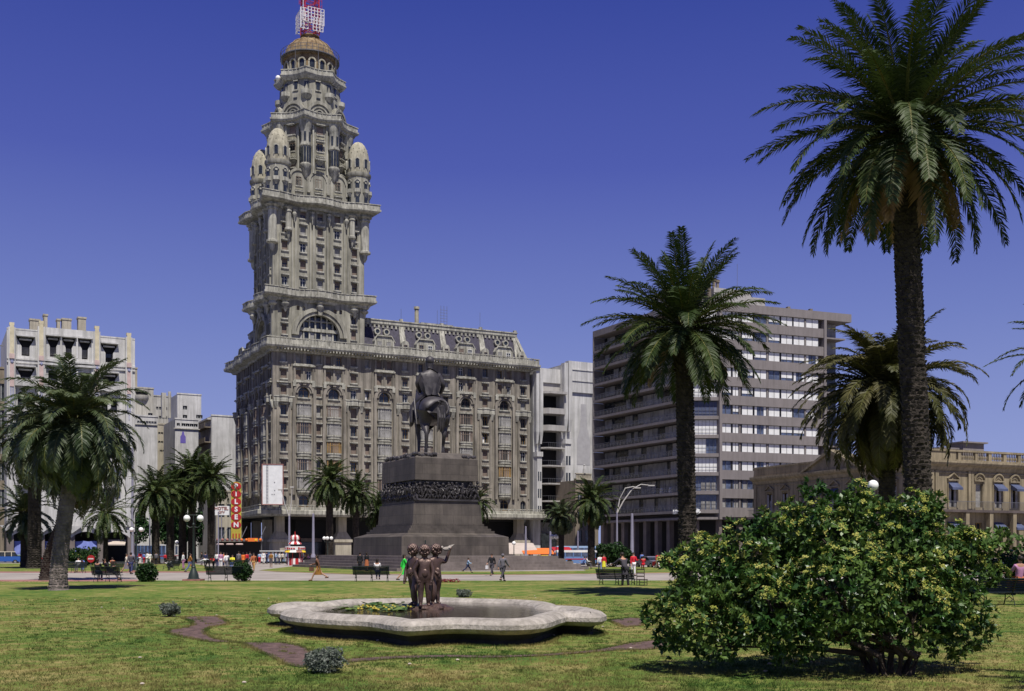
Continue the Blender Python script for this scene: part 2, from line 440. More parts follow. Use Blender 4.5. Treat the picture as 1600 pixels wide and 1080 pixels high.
# ------------------------------------------------------------------ ground
EXPO = 0.16
SKYRAMP = [(0.0, (.275, .325, .575)), (1.0, (.016, .030, .185)), (.09, (.228, .277, .55)), (.20, (.145, .188, .475)), (.33, (.068, .093, .375)), (.45, (.035, .056, .297))]
UX, UY = .88, .475
def sheet(name, pts, z, m, th=None):
    mb = MB()
    if th: mb.prism([(p[0], p[1]) for p in pts], z - th, z)
    else: mb.add([(p[0], p[1], z) for p in pts], [tuple(range(len(pts)))])
    return struct(mb.build(name, m))
sheet('street', [(-1500, -200), (1500, -200), (1500, 3000), (-1500, 3000)], -.12, 'asphalt')
sheet('plaza_paving', [(-150, -40), (72, -40), (62, 68), (32.7, 129), (-2, 196), (-35.6, 183), (-110, 143)], 0.0, 'paving', .12)
sheet('pavement', [(-45, 203.5), (8, 229.5), (20, 208), (26, 196), (10, 188), (-38, 196)], 0.0, 'paving', .12)
sheet('pavement', [(70, 60), (140, 95), (60, 205), (20, 205)], 0.0, 'paving', .12)
# ------------------------------------------------------------------ windows
WIN = {}
FR = {'g': 'shutter_brown', 's': 'shutter_brown', 'y': 'shutter_grey', 'o': 'wood_ochre', 'h': 'shutter_brown', 'w': 'paint_white', 'b': 'shutter_grey', 'c': 'wood_ochre'}
def win_mesh(w, h, kind, d=.42):
    key = ('w', round(w, 2), round(h, 2), kind, d)
    if key in WIN: return WIN[key]
    mb = MB(); a = w / 2; t = .07
    mb.mi = 0
    mb.box(-a, d - .09, 0, -a + t, d + .02, h); mb.box(a - t, d - .09, 0, a, d + .02, h)
    mb.box(-a + t, d - .09, h - t, a - t, d + .02, h); mb.box(-a + t, d - .09, 0, a - t, d + .02, t)
    sh = {'s': 1.0, 'y': 1.0, 'h': .5, 'b': .72}.get(kind, 0)
    mb.mi = 1
    mb.add([(-a + .01, d, .01), (a - .01, d, .01), (a - .01, d, h - .01), (-a + .01, d, h - .01)], [(0, 1, 2, 3)])
    if sh:
        mb.mi = 2; n = max(4, int(h * sh / .22)); z1 = h - t
        for k in range(n):
            zz = z1 - (k + 1) * (h * sh - 2 * t) / n
            mb.box(-a + t, d - .05 - .012 * (k % 2), zz + .01, a - t, d - .012, zz + (h * sh - 2 * t) / n)
    if sh < 1:
        mb.mi = 0; zt = h * (1 - sh) - t
        mb.box(-.035, d - .06, t, .035, d - .01, zt)
        if kind != 'b': mb.box(-a + t, d - .055, zt * .68, a - t, d - .012, zt * .68 + .06)
        if kind == 'c':
            mb.mi = 3; mb.box(-a + t, d - .03, t, -.05, d - .01, zt * .66)
    me_o = mb.build('wm', [FR[kind], 'glass', 'shutter_brown' if kind in 'sh' else 'shutter_grey', 'blind_white'])
    me = me_o.data; bpy.data.objects.remove(me_o); WIN[key] = me
    return me
def sur_mesh(w, h, style):
    key = ('s', round(w, 2), round(h, 2), style)
    if key in WIN: return WIN[key]
    mb = MB(); a = w / 2
    if style in (1, 3):
        mb.box(-a - .22, -.22, -.22, a + .22, .10, -.002); mb.box(-a - .10, -.12, -.40, a + .10, .05, -.224)
    if style in (1, 2):
        mb.box(-a - .28, -.34, h + .16, a + .28, .05, h + .34); mb.box(-a - .14, -.18, h + .005, a + .14, .05, h + .155)
    o = mb.build('sm', 'stone_trim'); me = o.data; bpy.data.objects.remove(o); WIN[key] = me
    return me
class Facade:
    """collects windows on building faces, keeps the largest 100 as parts and merges the rest"""
    def __init__(s, root): s.root = root; s.items = []
    def win(s, M_, x, z, w, h, kind='g', style=1, y=0.0, prio=0):
        s.items.append((prio, M_ @ Matrix.Translation((x, y, z)), w, h, kind, style))
    def finish(s, name='window', sur='window_surround', limit=100):
        s.items.sort(key=lambda i: i[0])
        rest = MB(); rs = MB(); used = 0
        for pr, mx, w, h, kind, style in s.items:
            if used < limit:
                o = link_mesh(name, win_mesh(w, h, kind), s.root); o.matrix_local = mx
                if style in (1, 3): link_mesh('sill', sur_mesh(w, h, 3), o)
                if style in (1, 2): link_mesh('hood', sur_mesh(w, h, 2), o)
                used += 1
            else:
                me = win_mesh(w, h, kind); old = len(rest.f)
                mesh_into(rest, me, mx)
                idx = [p.material_index for p in me.polygons]
                off = 0 if kind in 'gshc' else 4
                for k, i in enumerate(idx): rest.m[old + k] = i + off
                if style: mesh_into(rs, sur_mesh(w, h, style), mx)
        if rest.f:
            stuff(rest.build('small_windows', ['shutter_brown', 'glass', 'shutter_brown', 'blind_white', 'shutter_grey', 'glass', 'shutter_grey', 'blind_white'], s.root, fix=False))
        if rs.f: stuff(rs.build('window_ledges', 'stone_trim', s.root, fix=False))
def arch_ring(mb, cx, zc, r0, r1, y0, y1, n=14, a0=0.0, a1=PI):
    for k in range(n):
        a = a0 + (a1 - a0) * k / n; b = a0 + (a1 - a0) * (k + 1) / n
        p = [(cx + r0 * math.cos(a), zc + r0 * math.sin(a)), (cx + r1 * math.cos(a), zc + r1 * math.sin(a)),
             (cx + r1 * math.cos(b), zc + r1 * math.sin(b)), (cx + r0 * math.cos(b), zc + r0 * math.sin(b))]
        mb.vprism(p, y0, y1)
def wavy(x0, y0, x1, y1, amp=.4, n=16, k=2):
    pts = []
    for (ax, ay), (bx, by), nx, ny in (((x0, y0), (x1, y0), 0, -1), ((x1, y0), (x1, y1), 1, 0), ((x1, y1), (x0, y1), 0, 1), ((x0, y1), (x0, y0), -1, 0)):
        for i in range(n):
            t = i / n; o = amp * math.cos(2 * PI * k * t)
            if i == 0:
                pts.append((ax + (nx - (1 if ax == x0 else -1) * (1 - abs(nx))) * 0, ay)); pts[-1] = (ax + (amp if ax == x1 else -amp), ay + (amp if ay == y1 else -amp)); continue
            pts.append((ax + (bx - ax) * t + nx * o, ay + (by - ay) * t + ny * o))
    return pts
def balustrade(mb, path, z0, h, out, closed=True, step=.9, solid=.72):
    """parapet with posts along a path"""
    mb.sweep(path, [(out - .12, z0), (out + .05, z0), (out + .05, z0 + h * solid), (out - .12, z0 + h * solid)], closed)
    mb.sweep(path, [(out - .2, z0 + h - .16), (out + .16, z0 + h - .16), (out + .16, z0 + h), (out - .2, z0 + h)], closed)
    n = len(path); acc = 0
    for i in range(n if closed else n - 1):
        a = Vector(path[i][:2]); b = Vector(path[(i + 1) % n][:2]); d = b - a; L = d.length
        if L < 1e-6: continue
        d.normalize(); nn = Vector((d.y, -d.x)); u = step - acc
        while u <= L:
            p = a + d * u + nn * (out - .03)
            mb.cbox((p.x, p.y, z0 + h / 2), (.22, .28, h - .1), math.atan2(d.y, d.x)); u += step
        acc = L - (u - step)

# ------------------------------------------------------------------ the palace with the tower
AP = R(26.5)
pal = thing('palace_building', 'ornate grey stone palace with a tall domed corner tower and a long slate roofed wing', 'palace', (-45.1, 205, -.12), AP)
W, L, TW, TD = 54.6, 31.3, 18.04, 15.0
FRONT = face_M(0, 0, 0); LEFT = face_M(0, L, -PI / 2)
FC = Facade(pal)
holes = {'F': [], 'L': []}
kinds = 'ssyghswyosgchy'
def addw(face, x, z, w, h, kind=None, style=1, prio=0, arch=False, tz=None):
    k = kind or rnd.choice(kinds)
    FC.win(FRONT if face == 'F' else LEFT, x, z, w, h, k, style, 0, prio)
    holes[face].append((x - w / 2, x + w / 2, z, z + h, arch))
bayF = [5.97, 11.9, 22.2, 31.0, 39.8, 48.6]; sinF = [2.1, 15.9, 26.6, 35.4, 44.2, 53.0]; smF = [8.9, 18.7]
bayL = [L - 4.9, L - 11.2, L - 19.5, L - 26.5]; sinL = [L - 1.7, L - 8.0, L - 15.2, L - 23.0, L - 29.6]
rows = [27.7, 24.2, 20.75, 17.25, 13.8]
for f, bays, sins, sms in (('F', bayF, sinF, smF), ('L', bayL, sinL, [])):
    pr = 0 if f == 'F' else 2
    for b in bays:
        for dx in (-1.05, 1.05):
            addw(f, b + dx, 34.6, 1.0, 1.75, style=0, prio=pr); addw(f, b + dx, 37.75, 1.0, 1.6, style=0, prio=pr)
        addw(f, b, 31.2, 2.1, 2.0, 'o' if b in (5.97, 22.2) else 'g', 3, pr - 1, True)
        addw(f, b, 10.3, 1.9, 2.2, 'o', 0, pr, True)
    for s_ in sins + sms:
        sm = s_ in sms; w_ = .85 if sm else 1.15
        for z_ in [37.8, 34.6, 31.5] + rows:
            if sm and z_ in (34.6,): continue
            addw(f, s_, z_, w_, 1.75 if z_ > 30 else 1.95, style=1, prio=pr + (1 if z_ > 36 or sm else 0))
        if not sm: addw(f, s_, 10.3, 1.2, 2.1, 'o', 0, pr + 1, True)
wm = MB()
wm.M = FRONT; arch = [(4.95, 13.05, 42.0, 47.0, True)]
wm.wall(0, W, 9.5, 41.0, holes['F'], .55)
wm.M = LEFT; wm.wall(0, L, 9.5, 41.0, holes['L'], .55)
wm.M = Matrix()
wm.box(.7, .7, 8.8, W, L, 41.2)
# raised wall panels and piers that give the podium its vertical relief
for f, bays, sins, Mx in ((0, bayF, sinF, FRONT), (1, bayL, sinL, LEFT)):
    wm.M = Mx
    for b in bays:
        for dx in (-2.3, 1.75): wm.box(b + dx, -.55, 12.6, b + dx + .55, .05, 32.0)
        for dx in (-1.85, 0, 1.85): wm.box(b + dx - .18, -.25, 34.45, b + dx + .18, .05, 39.6)
        arch_ring(wm, b, 32.0, 1.15, 1.5, -.22, .05); arch_ring(wm, b, 32.0, 1.55, 2.15, -.40, .05)
        wm.cbox((b, -.35, 33.9), (.6, .5, .8))
    for s_ in sins:
        for dx in (-1.35, 1.05):
            if 0 < s_ + dx < (W if not f else L) - .3: wm.box(s_ + dx, -.22, 12.8, s_ + dx + .3, .05, 29.6)
wm.M = Matrix()
wm.build('podium_wall', 'stone_soot', pal)
# ledges, balcony bands
for f, bays, sins, Mx, LL in ((0, bayF, sinF, FRONT, W), (1, bayL, sinL, LEFT, L)):
    lg = MB(); lg.M = Mx
    for b in bays:
        lg.cut()
        for z_ in (33.95, 37.05):
            lg.cut()
            lg.prism([(b - 2.2, .05), (b - 2.2, -.45), (b - 1.2, -.45), (b - .8, -.72), (b + .8, -.72), (b + 1.2, -.45), (b + 2.2, -.45), (b + 2.2, .05)], z_, z_ + .28)
            lg.box(b - 2.0, -.36, z_ + .28, b + 2.0, .05, z_ + .5)
        lg.cut()
        for dx in (-1.85, 1.85): lg.cut(); lg.prism([(b + dx - .3, .05), (b + dx - .3, -.5), (b + dx + .3, -.5), (b + dx + .3, .05)], 33.2, 33.94)
    lg.build_each('ledge', 'stone_trim', pal)
    for s_ in sins:
        bl = MB(); bl.M = Mx; a = max(.0, s_ - 2.0); e = min(LL, s_ + 2.0)
        path = [(a, .05), (a, -.5), (s_ - .9, -.5), (s_ - .6, -.95), (s_ + .6, -.95), (s_ + .9, -.5), (e, -.5), (e, .05)]
        bl.prism(path, 30.1, 30.45)
        q = path[1:-1]
        bl.sweep(q, [(-.15, 30.4), (.0, 30.4), (.0, 31.1), (-.15, 31.1)]); bl.sweep(q, [(-.22, 31.05), (.1, 31.05), (.1, 31.25), (-.22, 31.25)])
        for dx in (-1.5, 1.5):
            if 0 < s_ + dx < LL:
                bl.prism([(s_ + dx - .3, .05), (s_ + dx - .3, -.15), (s_ + dx + .3, -.15), (s_ + dx + .3, .05)], 28.9, 30.15,
                         [(s_ + dx - .4, .05), (s_ + dx - .4, -.5), (s_ + dx + .4, -.5), (s_ + dx + .4, .05)])
        bl.cut(); bl.box(s_ - 1.4, -.5, 33.75, s_ + 1.4, .05, 34.0)
        bl.build_each('balcony', 'stone_trim', pal)
# bay windows: stone apron + three-light glazing
def bay_mesh(kind):
    key = ('bay', kind)
    if key in WIN: return WIN[key]
    mb = MB(); h = 2.15
    pl = [(-1.45, .05), (-1.3, -.45), (-.85, -.8), (.85, -.8), (1.3, -.45), (1.45, .05)]
    ins = [(-1.25, .05), (-1.12, -.36), (-.76, -.66), (.76, -.66), (1.12, -.36), (1.25, .05)]
    low = [(-1.3, .05), (-1.1, -.2), (-.7, -.4), (.7, -.4), (1.1, -.2), (1.3, .05)]
    mb.mi = 0
    mb.prism(low, -1.15, -.75, pl); mb.prism(pl, -.75, -.28)
    big = [(p[0] * 1.07, p[1] - (.09 if p[1] < 0 else 0)) for p in pl]
    mb.prism(big, -.28, -.02); mb.prism(big, h, h + .2)
    mb.prism(pl, h + .2, h + .32)
    mb.mi = 1
    mb.prism(ins, -.02, h)
    mb.mi = 2
    segs = [((-1.3, -.42), (-.83, -.74), 2), ((-.83, -.74), (.83, -.74), 4), ((.83, -.74), (1.3, -.42), 2)]
    for (a, b, n) in segs:
        va, vb = Vector(a), Vector(b); d = vb - va; an = math.atan2(d.y, d.x)
        for k in range(n + 1):
            p = va + d * (k / n); mb.cbox((p.x, p.y + .05, h / 2), (.1 if k not in (0, n) else .2, .12, h), an)
        p = va + d * .5; mb.cbox((p.x, p.y + .04, h * .68), (d.length, .07, .07), an)
        if kind != 'glass':
            mb.mi = 3
            for k in range(n):
                if rnd.random() < (.8 if kind != 'mixed' else .45):
                    p = va + d * ((k + .5) / n); mb.cbox((p.x, p.y + .075, h / 2), (d.length / n - .1, .05, h - .06), an)
            mb.mi = 2
    o = mb.build('b', ['stone_trim', 'glass', {'ochre': 'wood_ochre', 'white': 'shutter_grey'}.get(kind, 'shutter_brown'), {'ochre': 'shutter_brown', 'white': 'curtain'}.get(kind, 'shutter_grey')])
    me = o.data; bpy.data.objects.remove(o); WIN[key] = me
    return me
for f, bays, Mx in ((0, bayF, FRONT), (1, bayL, LEFT)):
    for b in bays:
        for r_ in rows:
            o = link_mesh('bay_window', bay_mesh(rnd.choice(['white', 'white', 'mixed', 'brown', 'glass', 'mixed', 'white', 'glass', 'ochre'])), pal)
            o.matrix_local = Mx @ Matrix.Translation((b, 0, r_))
# main cornice, canopy
path_main = [(0, L)] ; n = 12
for i in range(25): path_main.append((-.28 * math.cos(i * PI / 3), L - i * L / 25))
path_main.append((-.1, -.1))
for i in range(1, 50): path_main.append((i * W / 50, -.22 * math.cos(i * W / 50 * 2 * PI / 8.8 + .2)))
path_main += [(W, 0), (W, L)]
cn = MB()
cn.sweep(path_main, [(-.3, 39.55), (.35, 39.55), (.6, 39.95), (1.65, 40.25), (1.8, 40.55), (1.8, 40.95), (1.5, 41.0), (-.3, 41.0)])
balustrade(cn, path_main, 41.0, 1.15, 1.5, False, 1.1)
for i in range(86):
    x = .7 + i * .63; cn.cbox((x, -.95, 40.02), (.25, 1.2, .35))
cn.build('cornice', 'stone_trim', pal)
cp = MB()
cpath = [(0, L), (0, 12), (-.6, 4), (-.9, -.9), (4, -.6), (12, 0), (W, 0), (W, 3)]
cp.sweep(cpath, [(-1.2, 8.45), (2.4, 8.45), (2.65, 8.8), (2.65, 9.5), (2.45, 9.6), (-1.2, 9.6)])
balustrade(cp, cpath, 9.6, .95, 2.2, False, 1.6, .6)
cp.build('canopy', 'stone_trim', pal)
# arcade
ar = MB()
for x in (1.6, 13.8, 26.5, 39.5, 52.6):
    ar.cut()
    ar.box(x - 1.6, -.1, 0, x + 1.6, 2.6, 3.6)
    ar.prism([(x - 1.9, -.4), (x + 1.9, -.4), (x + 1.9, 2.8), (x - 1.9, 2.8)], 3.6, 4.1)
    ar.prism([(x - 1.7, -.2), (x + 1.7, -.2), (x + 1.7, 2.7), (x - 1.7, 2.7)], 4.1, 5.6, [(x - .8, .4), (x + .8, .4), (x + .8, 2.2), (x - .8, 2.2)])
    ar.box(x - .8, .4, 5.6, x + .8, 2.2, 8.44)
for y in (9, 18, 27):
    ar.cut(); ar.box(-.1, y - 1.2, 0, 2.4, y + 1.2, 3.6); ar.prism([(-.4, y - 1.5), (2.7, y - 1.5), (2.7, y + 1.5), (-.4, y + 1.5)], 3.6, 4.1)
    ar.box(.3, y - .7, 4.1, 2.0, y + .7, 8.44)
ar.build_each('arcade_pillar', 'plaster_beige', pal)
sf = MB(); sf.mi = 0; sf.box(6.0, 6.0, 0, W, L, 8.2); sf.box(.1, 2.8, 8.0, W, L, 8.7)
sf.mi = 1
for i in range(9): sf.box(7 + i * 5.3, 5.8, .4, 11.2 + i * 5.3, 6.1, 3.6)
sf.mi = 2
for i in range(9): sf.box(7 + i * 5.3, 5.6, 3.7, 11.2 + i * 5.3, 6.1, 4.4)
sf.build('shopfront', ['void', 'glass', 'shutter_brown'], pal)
# mansard
ms = MB()
i_ = 2.2
ms.prism([(.3, .3), (W - .2, .3), (W - .2, L - .2), (.3, L - .2)], 41.0, 47.0, [(.3 + i_, .3 + i_), (W - .2 - i_, .3 + i_), (W - .2 - i_, L - .2 - i_), (.3 + i_, L - .2 - i_)])
rf = ms.build('mansard_roof', 'slate', pal)
tr = MB()
rp = [(TW + .2, 2.4), (W - 2.3, 2.4), (W - 2.3, L - 2.3), (2.4, L - 2.3), (2.4, TD + .2)]
tr.sweep(rp, [(-.3, 46.9), (.12, 46.9), (.3, 47.2), (.3, 47.8), (.45, 47.85), (.45, 48.05), (-.3, 48.05)])
for i in range(38):
    x = TW + .9 + i * .9; 
    if x < W - 3: tr.box(x, 2.0, 46.35, x + .38, 2.6, 46.9)
for s_ in (26.6, 35.4, 44.2, 52.2):
    tr.add([(s_ - .7, .22, 41.2), (s_ + .7, .22, 41.2), (s_ + .5, 2.2, 46.95), (s_ - .5, 2.2, 46.95), (s_ - .7, .8, 41.2), (s_ + .7, .8, 41.2), (s_ + .5, 2.8, 46.95), (s_ - .5, 2.8, 46.95)],
           [(0, 1, 2, 3), (7, 6, 5, 4), (0, 4, 5, 1), (1, 5, 6, 2), (2, 6, 7, 3), (3, 7, 4, 0)])
    tr.box(s_ - .3, 2.0, 48.0, s_ + .3, 2.6, 48.5)
for a, b in (((W, -.0), (W - 2.2, 2.3)), ((W - .2, L), (W - 2.3, L - 2.3))):
    tr.tube([(a[0] - .3, a[1] + .3, 41.2), (b[0], b[1], 47)], [.5, .35], 4)
for q in (20.0, 27.0):
    tr.add([(.22, q - .9, 41.2), (.22, q + .9, 41.2), (2.2, q + .6, 46.9), (2.2, q - .6, 46.9), (.8, q - .9, 41.2), (.8, q + .9, 41.2), (2.8, q + .6, 46.9), (2.8, q - .6, 46.9)],
           [(0, 1, 2, 3), (7, 6, 5, 4), (0, 4, 5, 1), (1, 5, 6, 2), (2, 6, 7, 3), (3, 7, 4, 0)])
tr.build('roof_trim', 'stone_trim', rf)
ch = MB(); ch.box(33.2, 8, 47, 40.5, 13, 49.6); ch.build('roof_cabin', 'stone_trim', rf)
ch = MB(); ch.lathe(32.2, 8, [(.5, 47), (.45, 52.2), (.62, 52.2), (.62, 52.7)], 8); ch.build('chimney', 'stone_dome', rf)
an = MB()
for x, h in ((28, 51.5), (36, 52.0), (45.8, 52.5)): an.tube([(x, 6, 47), (x, 6, h)], .035, 4)
for k in range(7): an.tube([(38.3, 10, 49.5 + k * .6), (40.0, 10, 49.5 + k * .6)], .03, 4)
for x in (38.5, 39.2, 39.9): an.tube([(x, 10, 49), (x, 10, 54)], .04, 4)
an.build('roof_aerial', 'rail_metal', rf)
def dormer(mx, big):
    o = MB(); o.M = mx
    if big:
        o.vprism([(-2.1, 41.05), (2.1, 41.05), (2.1, 43.3), (1.5, 44.3), (-1.5, 44.3), (-2.1, 43.3)], .05, 1.7)
        for a, b in (((-2.25, 43.3), (-1.5, 44.5)), ((1.5, 44.5), (2.25, 43.3))):
            o.vprism([a, b, (b[0], b[1] - .25), (a[0], a[1] - .25)], -.2, .06)
        o.box(-1.5, -.2, 44.25, 1.5, .04, 44.5)
        for x in (-2.0, -.12, 1.75): o.box(x, -.14, 41.1, x + .24, .04, 43.6)
    else:
        o.box(-.75, -.25, 41.05, .75, .5, 43.0); arch_ring(o, 0, 43.0, 0, .75, -.25, .6, 8)
    return o
for b in bayF[2:]:
    d = dormer(face_M(b, 0, 0), True).build('dormer', 'stone_trim', rf)
    for dx in (-.95, .95): link_mesh('dormer_window', win_mesh(.95, 1.7, rnd.choice('swyg')), d, (b + dx, -.41, 41.5))
    oc = MB()
    for dx in (-.95, .95):
        oc.cut(); oc.M = Matrix.Translation((b + dx, 0, 0)); arch_ring(oc, 0, 45.45, .42, .66, 1.2, 1.9, 14, 0, 2 * PI); 
        oc.mi = 1; oc.vprism([(.42 * math.cos(k * PI / 6), 45.45 + .42 * math.sin(k * PI / 6)) for k in range(12)], 1.35, 1.8); oc.mi = 0
    oc.M = Matrix(); oc.build_each('round_window', ['stone_trim', 'glass'], rf)
for s_ in (26.6, 35.4, 44.2, 52.6):
    d = dormer(face_M(s_, 0, 0), False).build('dormer', 'stone_trim', rf)
    link_mesh('dormer_window', win_mesh(.75, 1.5, 'g'), d, (s_, -.70, 41.4))
for b in bayL[2:]:
    d = dormer(face_M(0, L - (b - 0), -PI / 2) , True).build('dormer', 'stone_trim', rf)
    for dx in (-.95, .95): link_mesh('dormer_window', win_mesh(.95, 1.7, 's'), d, (-.41, L - b - dx, 41.5), -PI / 2)

# ---- tower
TL = face_M(0, TD, -PI / 2)
tw = MB()
th = {'F': [(4.95, 13.05, 41.9, 47.1, True)], 'L': [(TD / 2 - 3.6, TD / 2 + 3.6, 41.9, 46.7, True)]}
def addt(face, x, z, w, h, kind=None, style=1, prio=0):
    FC.win(FRONT if face == 'F' else TL, x, z, w, h, kind or rnd.choice('ssyghw'), style, 0, prio)
    th[face].append((x - w / 2, x + w / 2, z, z + h, False))
colsF = [2.3, 5.85, 9.2, 12.6, 16.1]; colsL = [1.8, 5.6, 9.4, 13.2]
for f, cols in (('F', colsF), ('L', colsL)):
    for c in cols:
        for r_ in (52.3, 55.6, 58.9, 62.2, 65.3):
            addt(f, c, r_, 1.1, 1.75 if r_ < 65 else 1.3, prio=(0 if f == 'F' and r_ < 65 else 3))
for x in (2.2, 15.9):
    addt('F', x, 43.0, .95, 1.9); addt('F', x, 46.0, .95, 1.7)
for x in (4.9, 6.0, 12.2, 13.3): addt('F', x, 47.75 if 1 else 0, .6, .8, style=0, prio=1)
for x in (1.7, 13.3): addt('L', x, 43.0, .8, 1.9, prio=3); addt('L', x, 46.0, .8, 1.7, prio=3)
# keep small attic lights clear of the arch
th['F'] = [h for h in th['F']]
tw.M = FRONT; tw.wall(0, TW, 41.0, 67.5, th['F'], .5)
tw.M = TL; tw.wall(0, TD, 41.0, 67.5, th['L'], .5)
tw.M = Matrix(); tw.box(1.2, 1.2, 41, TW, TD, 67.6)
tw.M = FRONT; arch_ring(tw, 9.0, 43.05, 4.05, 4.7, -.35, .05, 20); arch_ring(tw, 9.0, 43.05, 4.72, 5.45, -.6, .05, 20); tw.box(8.6, -.8, 47, 9.4, .05, 48.9)
tw.M = TL; arch_ring(tw, TD / 2, 43.1, 3.6, 4.2, -.35, .05, 20); arch_ring(tw, TD / 2, 43.1, 4.22, 4.9, -.6, .05, 20)
for Mx, xs in ((FRONT, [4.05, 7.55, 10.9, 14.35]), (TL, [3.7, 7.5, 11.3])):
    tw.M = Mx
    for x in xs:
        for dx in (-.5, .18): tw.box(x + dx, -.26, 51.6, x + dx + .32, .05, 66.0)
for Mx, LL in ((FRONT, TW), (TL, TD)):
    tw.M = Mx
    for x in (.02, LL - .92): tw.box(x, -.2, 41.2, x + .9, .04, 49.6)
    for x in (1.2, LL - 1.5): tw.box(x, -.3, 51.6, x + .3, .04, 62.0)
tw.M = Matrix()
tower = tw.build('tower_wall', 'stone', pal)
gw = MB()   # great arched window
for Mx, cx, r_ in ((FRONT, 9.0, 4.05), (TL, TD / 2, 3.6)):
    gw.cut(); gw.M = Mx; gw.mi = 1; gw.box(cx - r_ - .1, .9, 41.2, cx + r_ + .1, 1.0, 47.3)
    gw.mi = 0
    for k in range(8): gw.box(cx - r_ + k * r_ * 2 / 7 - .14, .55, 41.6, cx - r_ + k * r_ * 2 / 7 + .14, .9, 47.2)
    gw.box(cx - r_, .35, 44.0, cx + r_, .9, 44.6); gw.box(cx - r_, .5, 45.9, cx + r_, .9, 46.15); gw.box(cx - r_, .3, 41.2, cx + r_, .9, 42.2)
    gw.mi = 2
    for k in (0, 2, 4, 5): gw.box(cx - r_ + (k + .2) * r_ * 2 / 7, .7, 42.3, cx - r_ + (k + .8) * r_ * 2 / 7, .86, 43.9)
gw.build_each('arched_gallery_window', ['stone_trim', 'glass', 'shutter_grey'], tower)
def corbel(mb, x, y, z, r, h, col_h=0.0):
    mb.cut()
    pr = [(.06, z - h), (r * .35, z - h * .88), (r * .5, z - h * .6), (r * 1.05, z - h * .42), (r * 1.1, z - h * .30), (r * .8, z - h * .24), (r * .75, z - .3), (r * 1.2, z)]
    mb.lathe(x, y, pr, 12)
for zb, oz, amp, base in ((50.0, 1.25, .5, 1.65), (67.7, 1.75, .55, 1.6)):
    bd = MB(); pth = wavy(0, 0, TW, TD, amp, 16)
    bd.sweep(pth, [(-.6, zb - .7), (.25, zb - .7), (.5, zb - .25), (oz * .9, zb), (oz + .1, zb + .25), (oz + .1, zb + .6), (-.6, zb + .6)], True)
    balustrade(bd, pth, zb + .6, base - .6, oz - .1, True, 1.15, .8)
    bd.build('wavy_balcony', 'stone_trim', tower)
cb = MB()
for x, y in ((0, 0), (TW, 0), (0, TD), (TW, TD)):
    corbel(cb, x, y, 49.3, .8, 1.9)
for x in (2.3, 9.0, 15.9): corbel(cb, x, -.5, 49.4, .75, 2.3)
for y in (2.0, 7.5, 13.0): corbel(cb, -.5, y, 49.4, .75, 2.6)
for x in (4.05, 7.55, 10.9, 14.35): corbel(cb, x, -.45, 66.6, .42, 2.4)
for y in (3.7, 7.5, 11.3): corbel(cb, -.45, y, 66.6, .42, 2.4)
cb.build_each('corbel', 'stone_trim', tower, smooth=True)
def column_turret(x, y, r, z0, z1):
    t = MB()
    t.lathe(x, y, [(.08, z0 - 1.9), (r * .5, z0 - 1.3), (r * .65, z0 - .5), (r * 1.35, z0 - .2), (r * 1.35, z0 + .15), (r, z0 + .3), (r, z1 - .9), (r * 1.25, z1 - .8), (r * 1.25, z1 - .5), (r, z1 - .4), (r * 1.7, z1)], 14)
    t.build('corner_column', 'stone_trim', tower, smooth=True)
for x, y in ((-.1, -.1), (TW + .1, -.1), (-.1, TD + .1), (TW + .1, TD + .1)): column_turret(x, y, .85, 60.2, 67)
for x, y in ((2.9, -.45), (TW - 2.6, -.45), (-.45, 2.8), (-.45, TD - 2.6)): column_turret(x, y, .55, 62.8, 66.9)

# stage between the turrets: three scalloped gables per face
TZ = 69.0
gs = MB(); gs.box(1.2, 1.2, 67.6, TW - 1.2, TD - 1.2, 72.6)
GM = [(face_M(0, 1.1, 0), [5.2, 9.05, 12.9]), (face_M(1.1, TD, -PI / 2), [4.3, 7.5, 10.7]), (face_M(TW - 1.1, 0, PI / 2), [4.3, 7.5, 10.7])]
for Mx, cs in GM:
    gs.M = Mx
    hw = 1.95 if len(cs) and cs[0] > 5 else 1.6
    for c in cs:
        pts = [(c - hw, 67.6), (c + hw, 67.6)] + [(c + hw * math.cos(a * PI / 12), 73.1 + hw * math.sin(a * PI / 12)) for a in range(13)]
        gs.vprism(pts, -.3, .35); arch_ring(gs, c, 73.1, hw * .78, hw * 1.02, -.5, -.29, 12)
        for dx in (-hw, hw - .3): gs.box(c + dx, -.5, 70.9, c + dx + .3, -.29, 73.1)
        gs.box(c - hw - .3, -.75, 71.0 - .35, c - hw + .35, .3, 71.0)
gs.M = Matrix(); gs.build('gabled_stage', 'stone', tower)
for Mx, cs in GM[:2]:
    for c in cs:
        FC.win(Mx, c, 71.6, 1.15, 1.9, 'g', 3, -.72, 1); FC.win(Mx, c, 68.9, 1.2, 1.4, 'y', 2, -.72, 3)
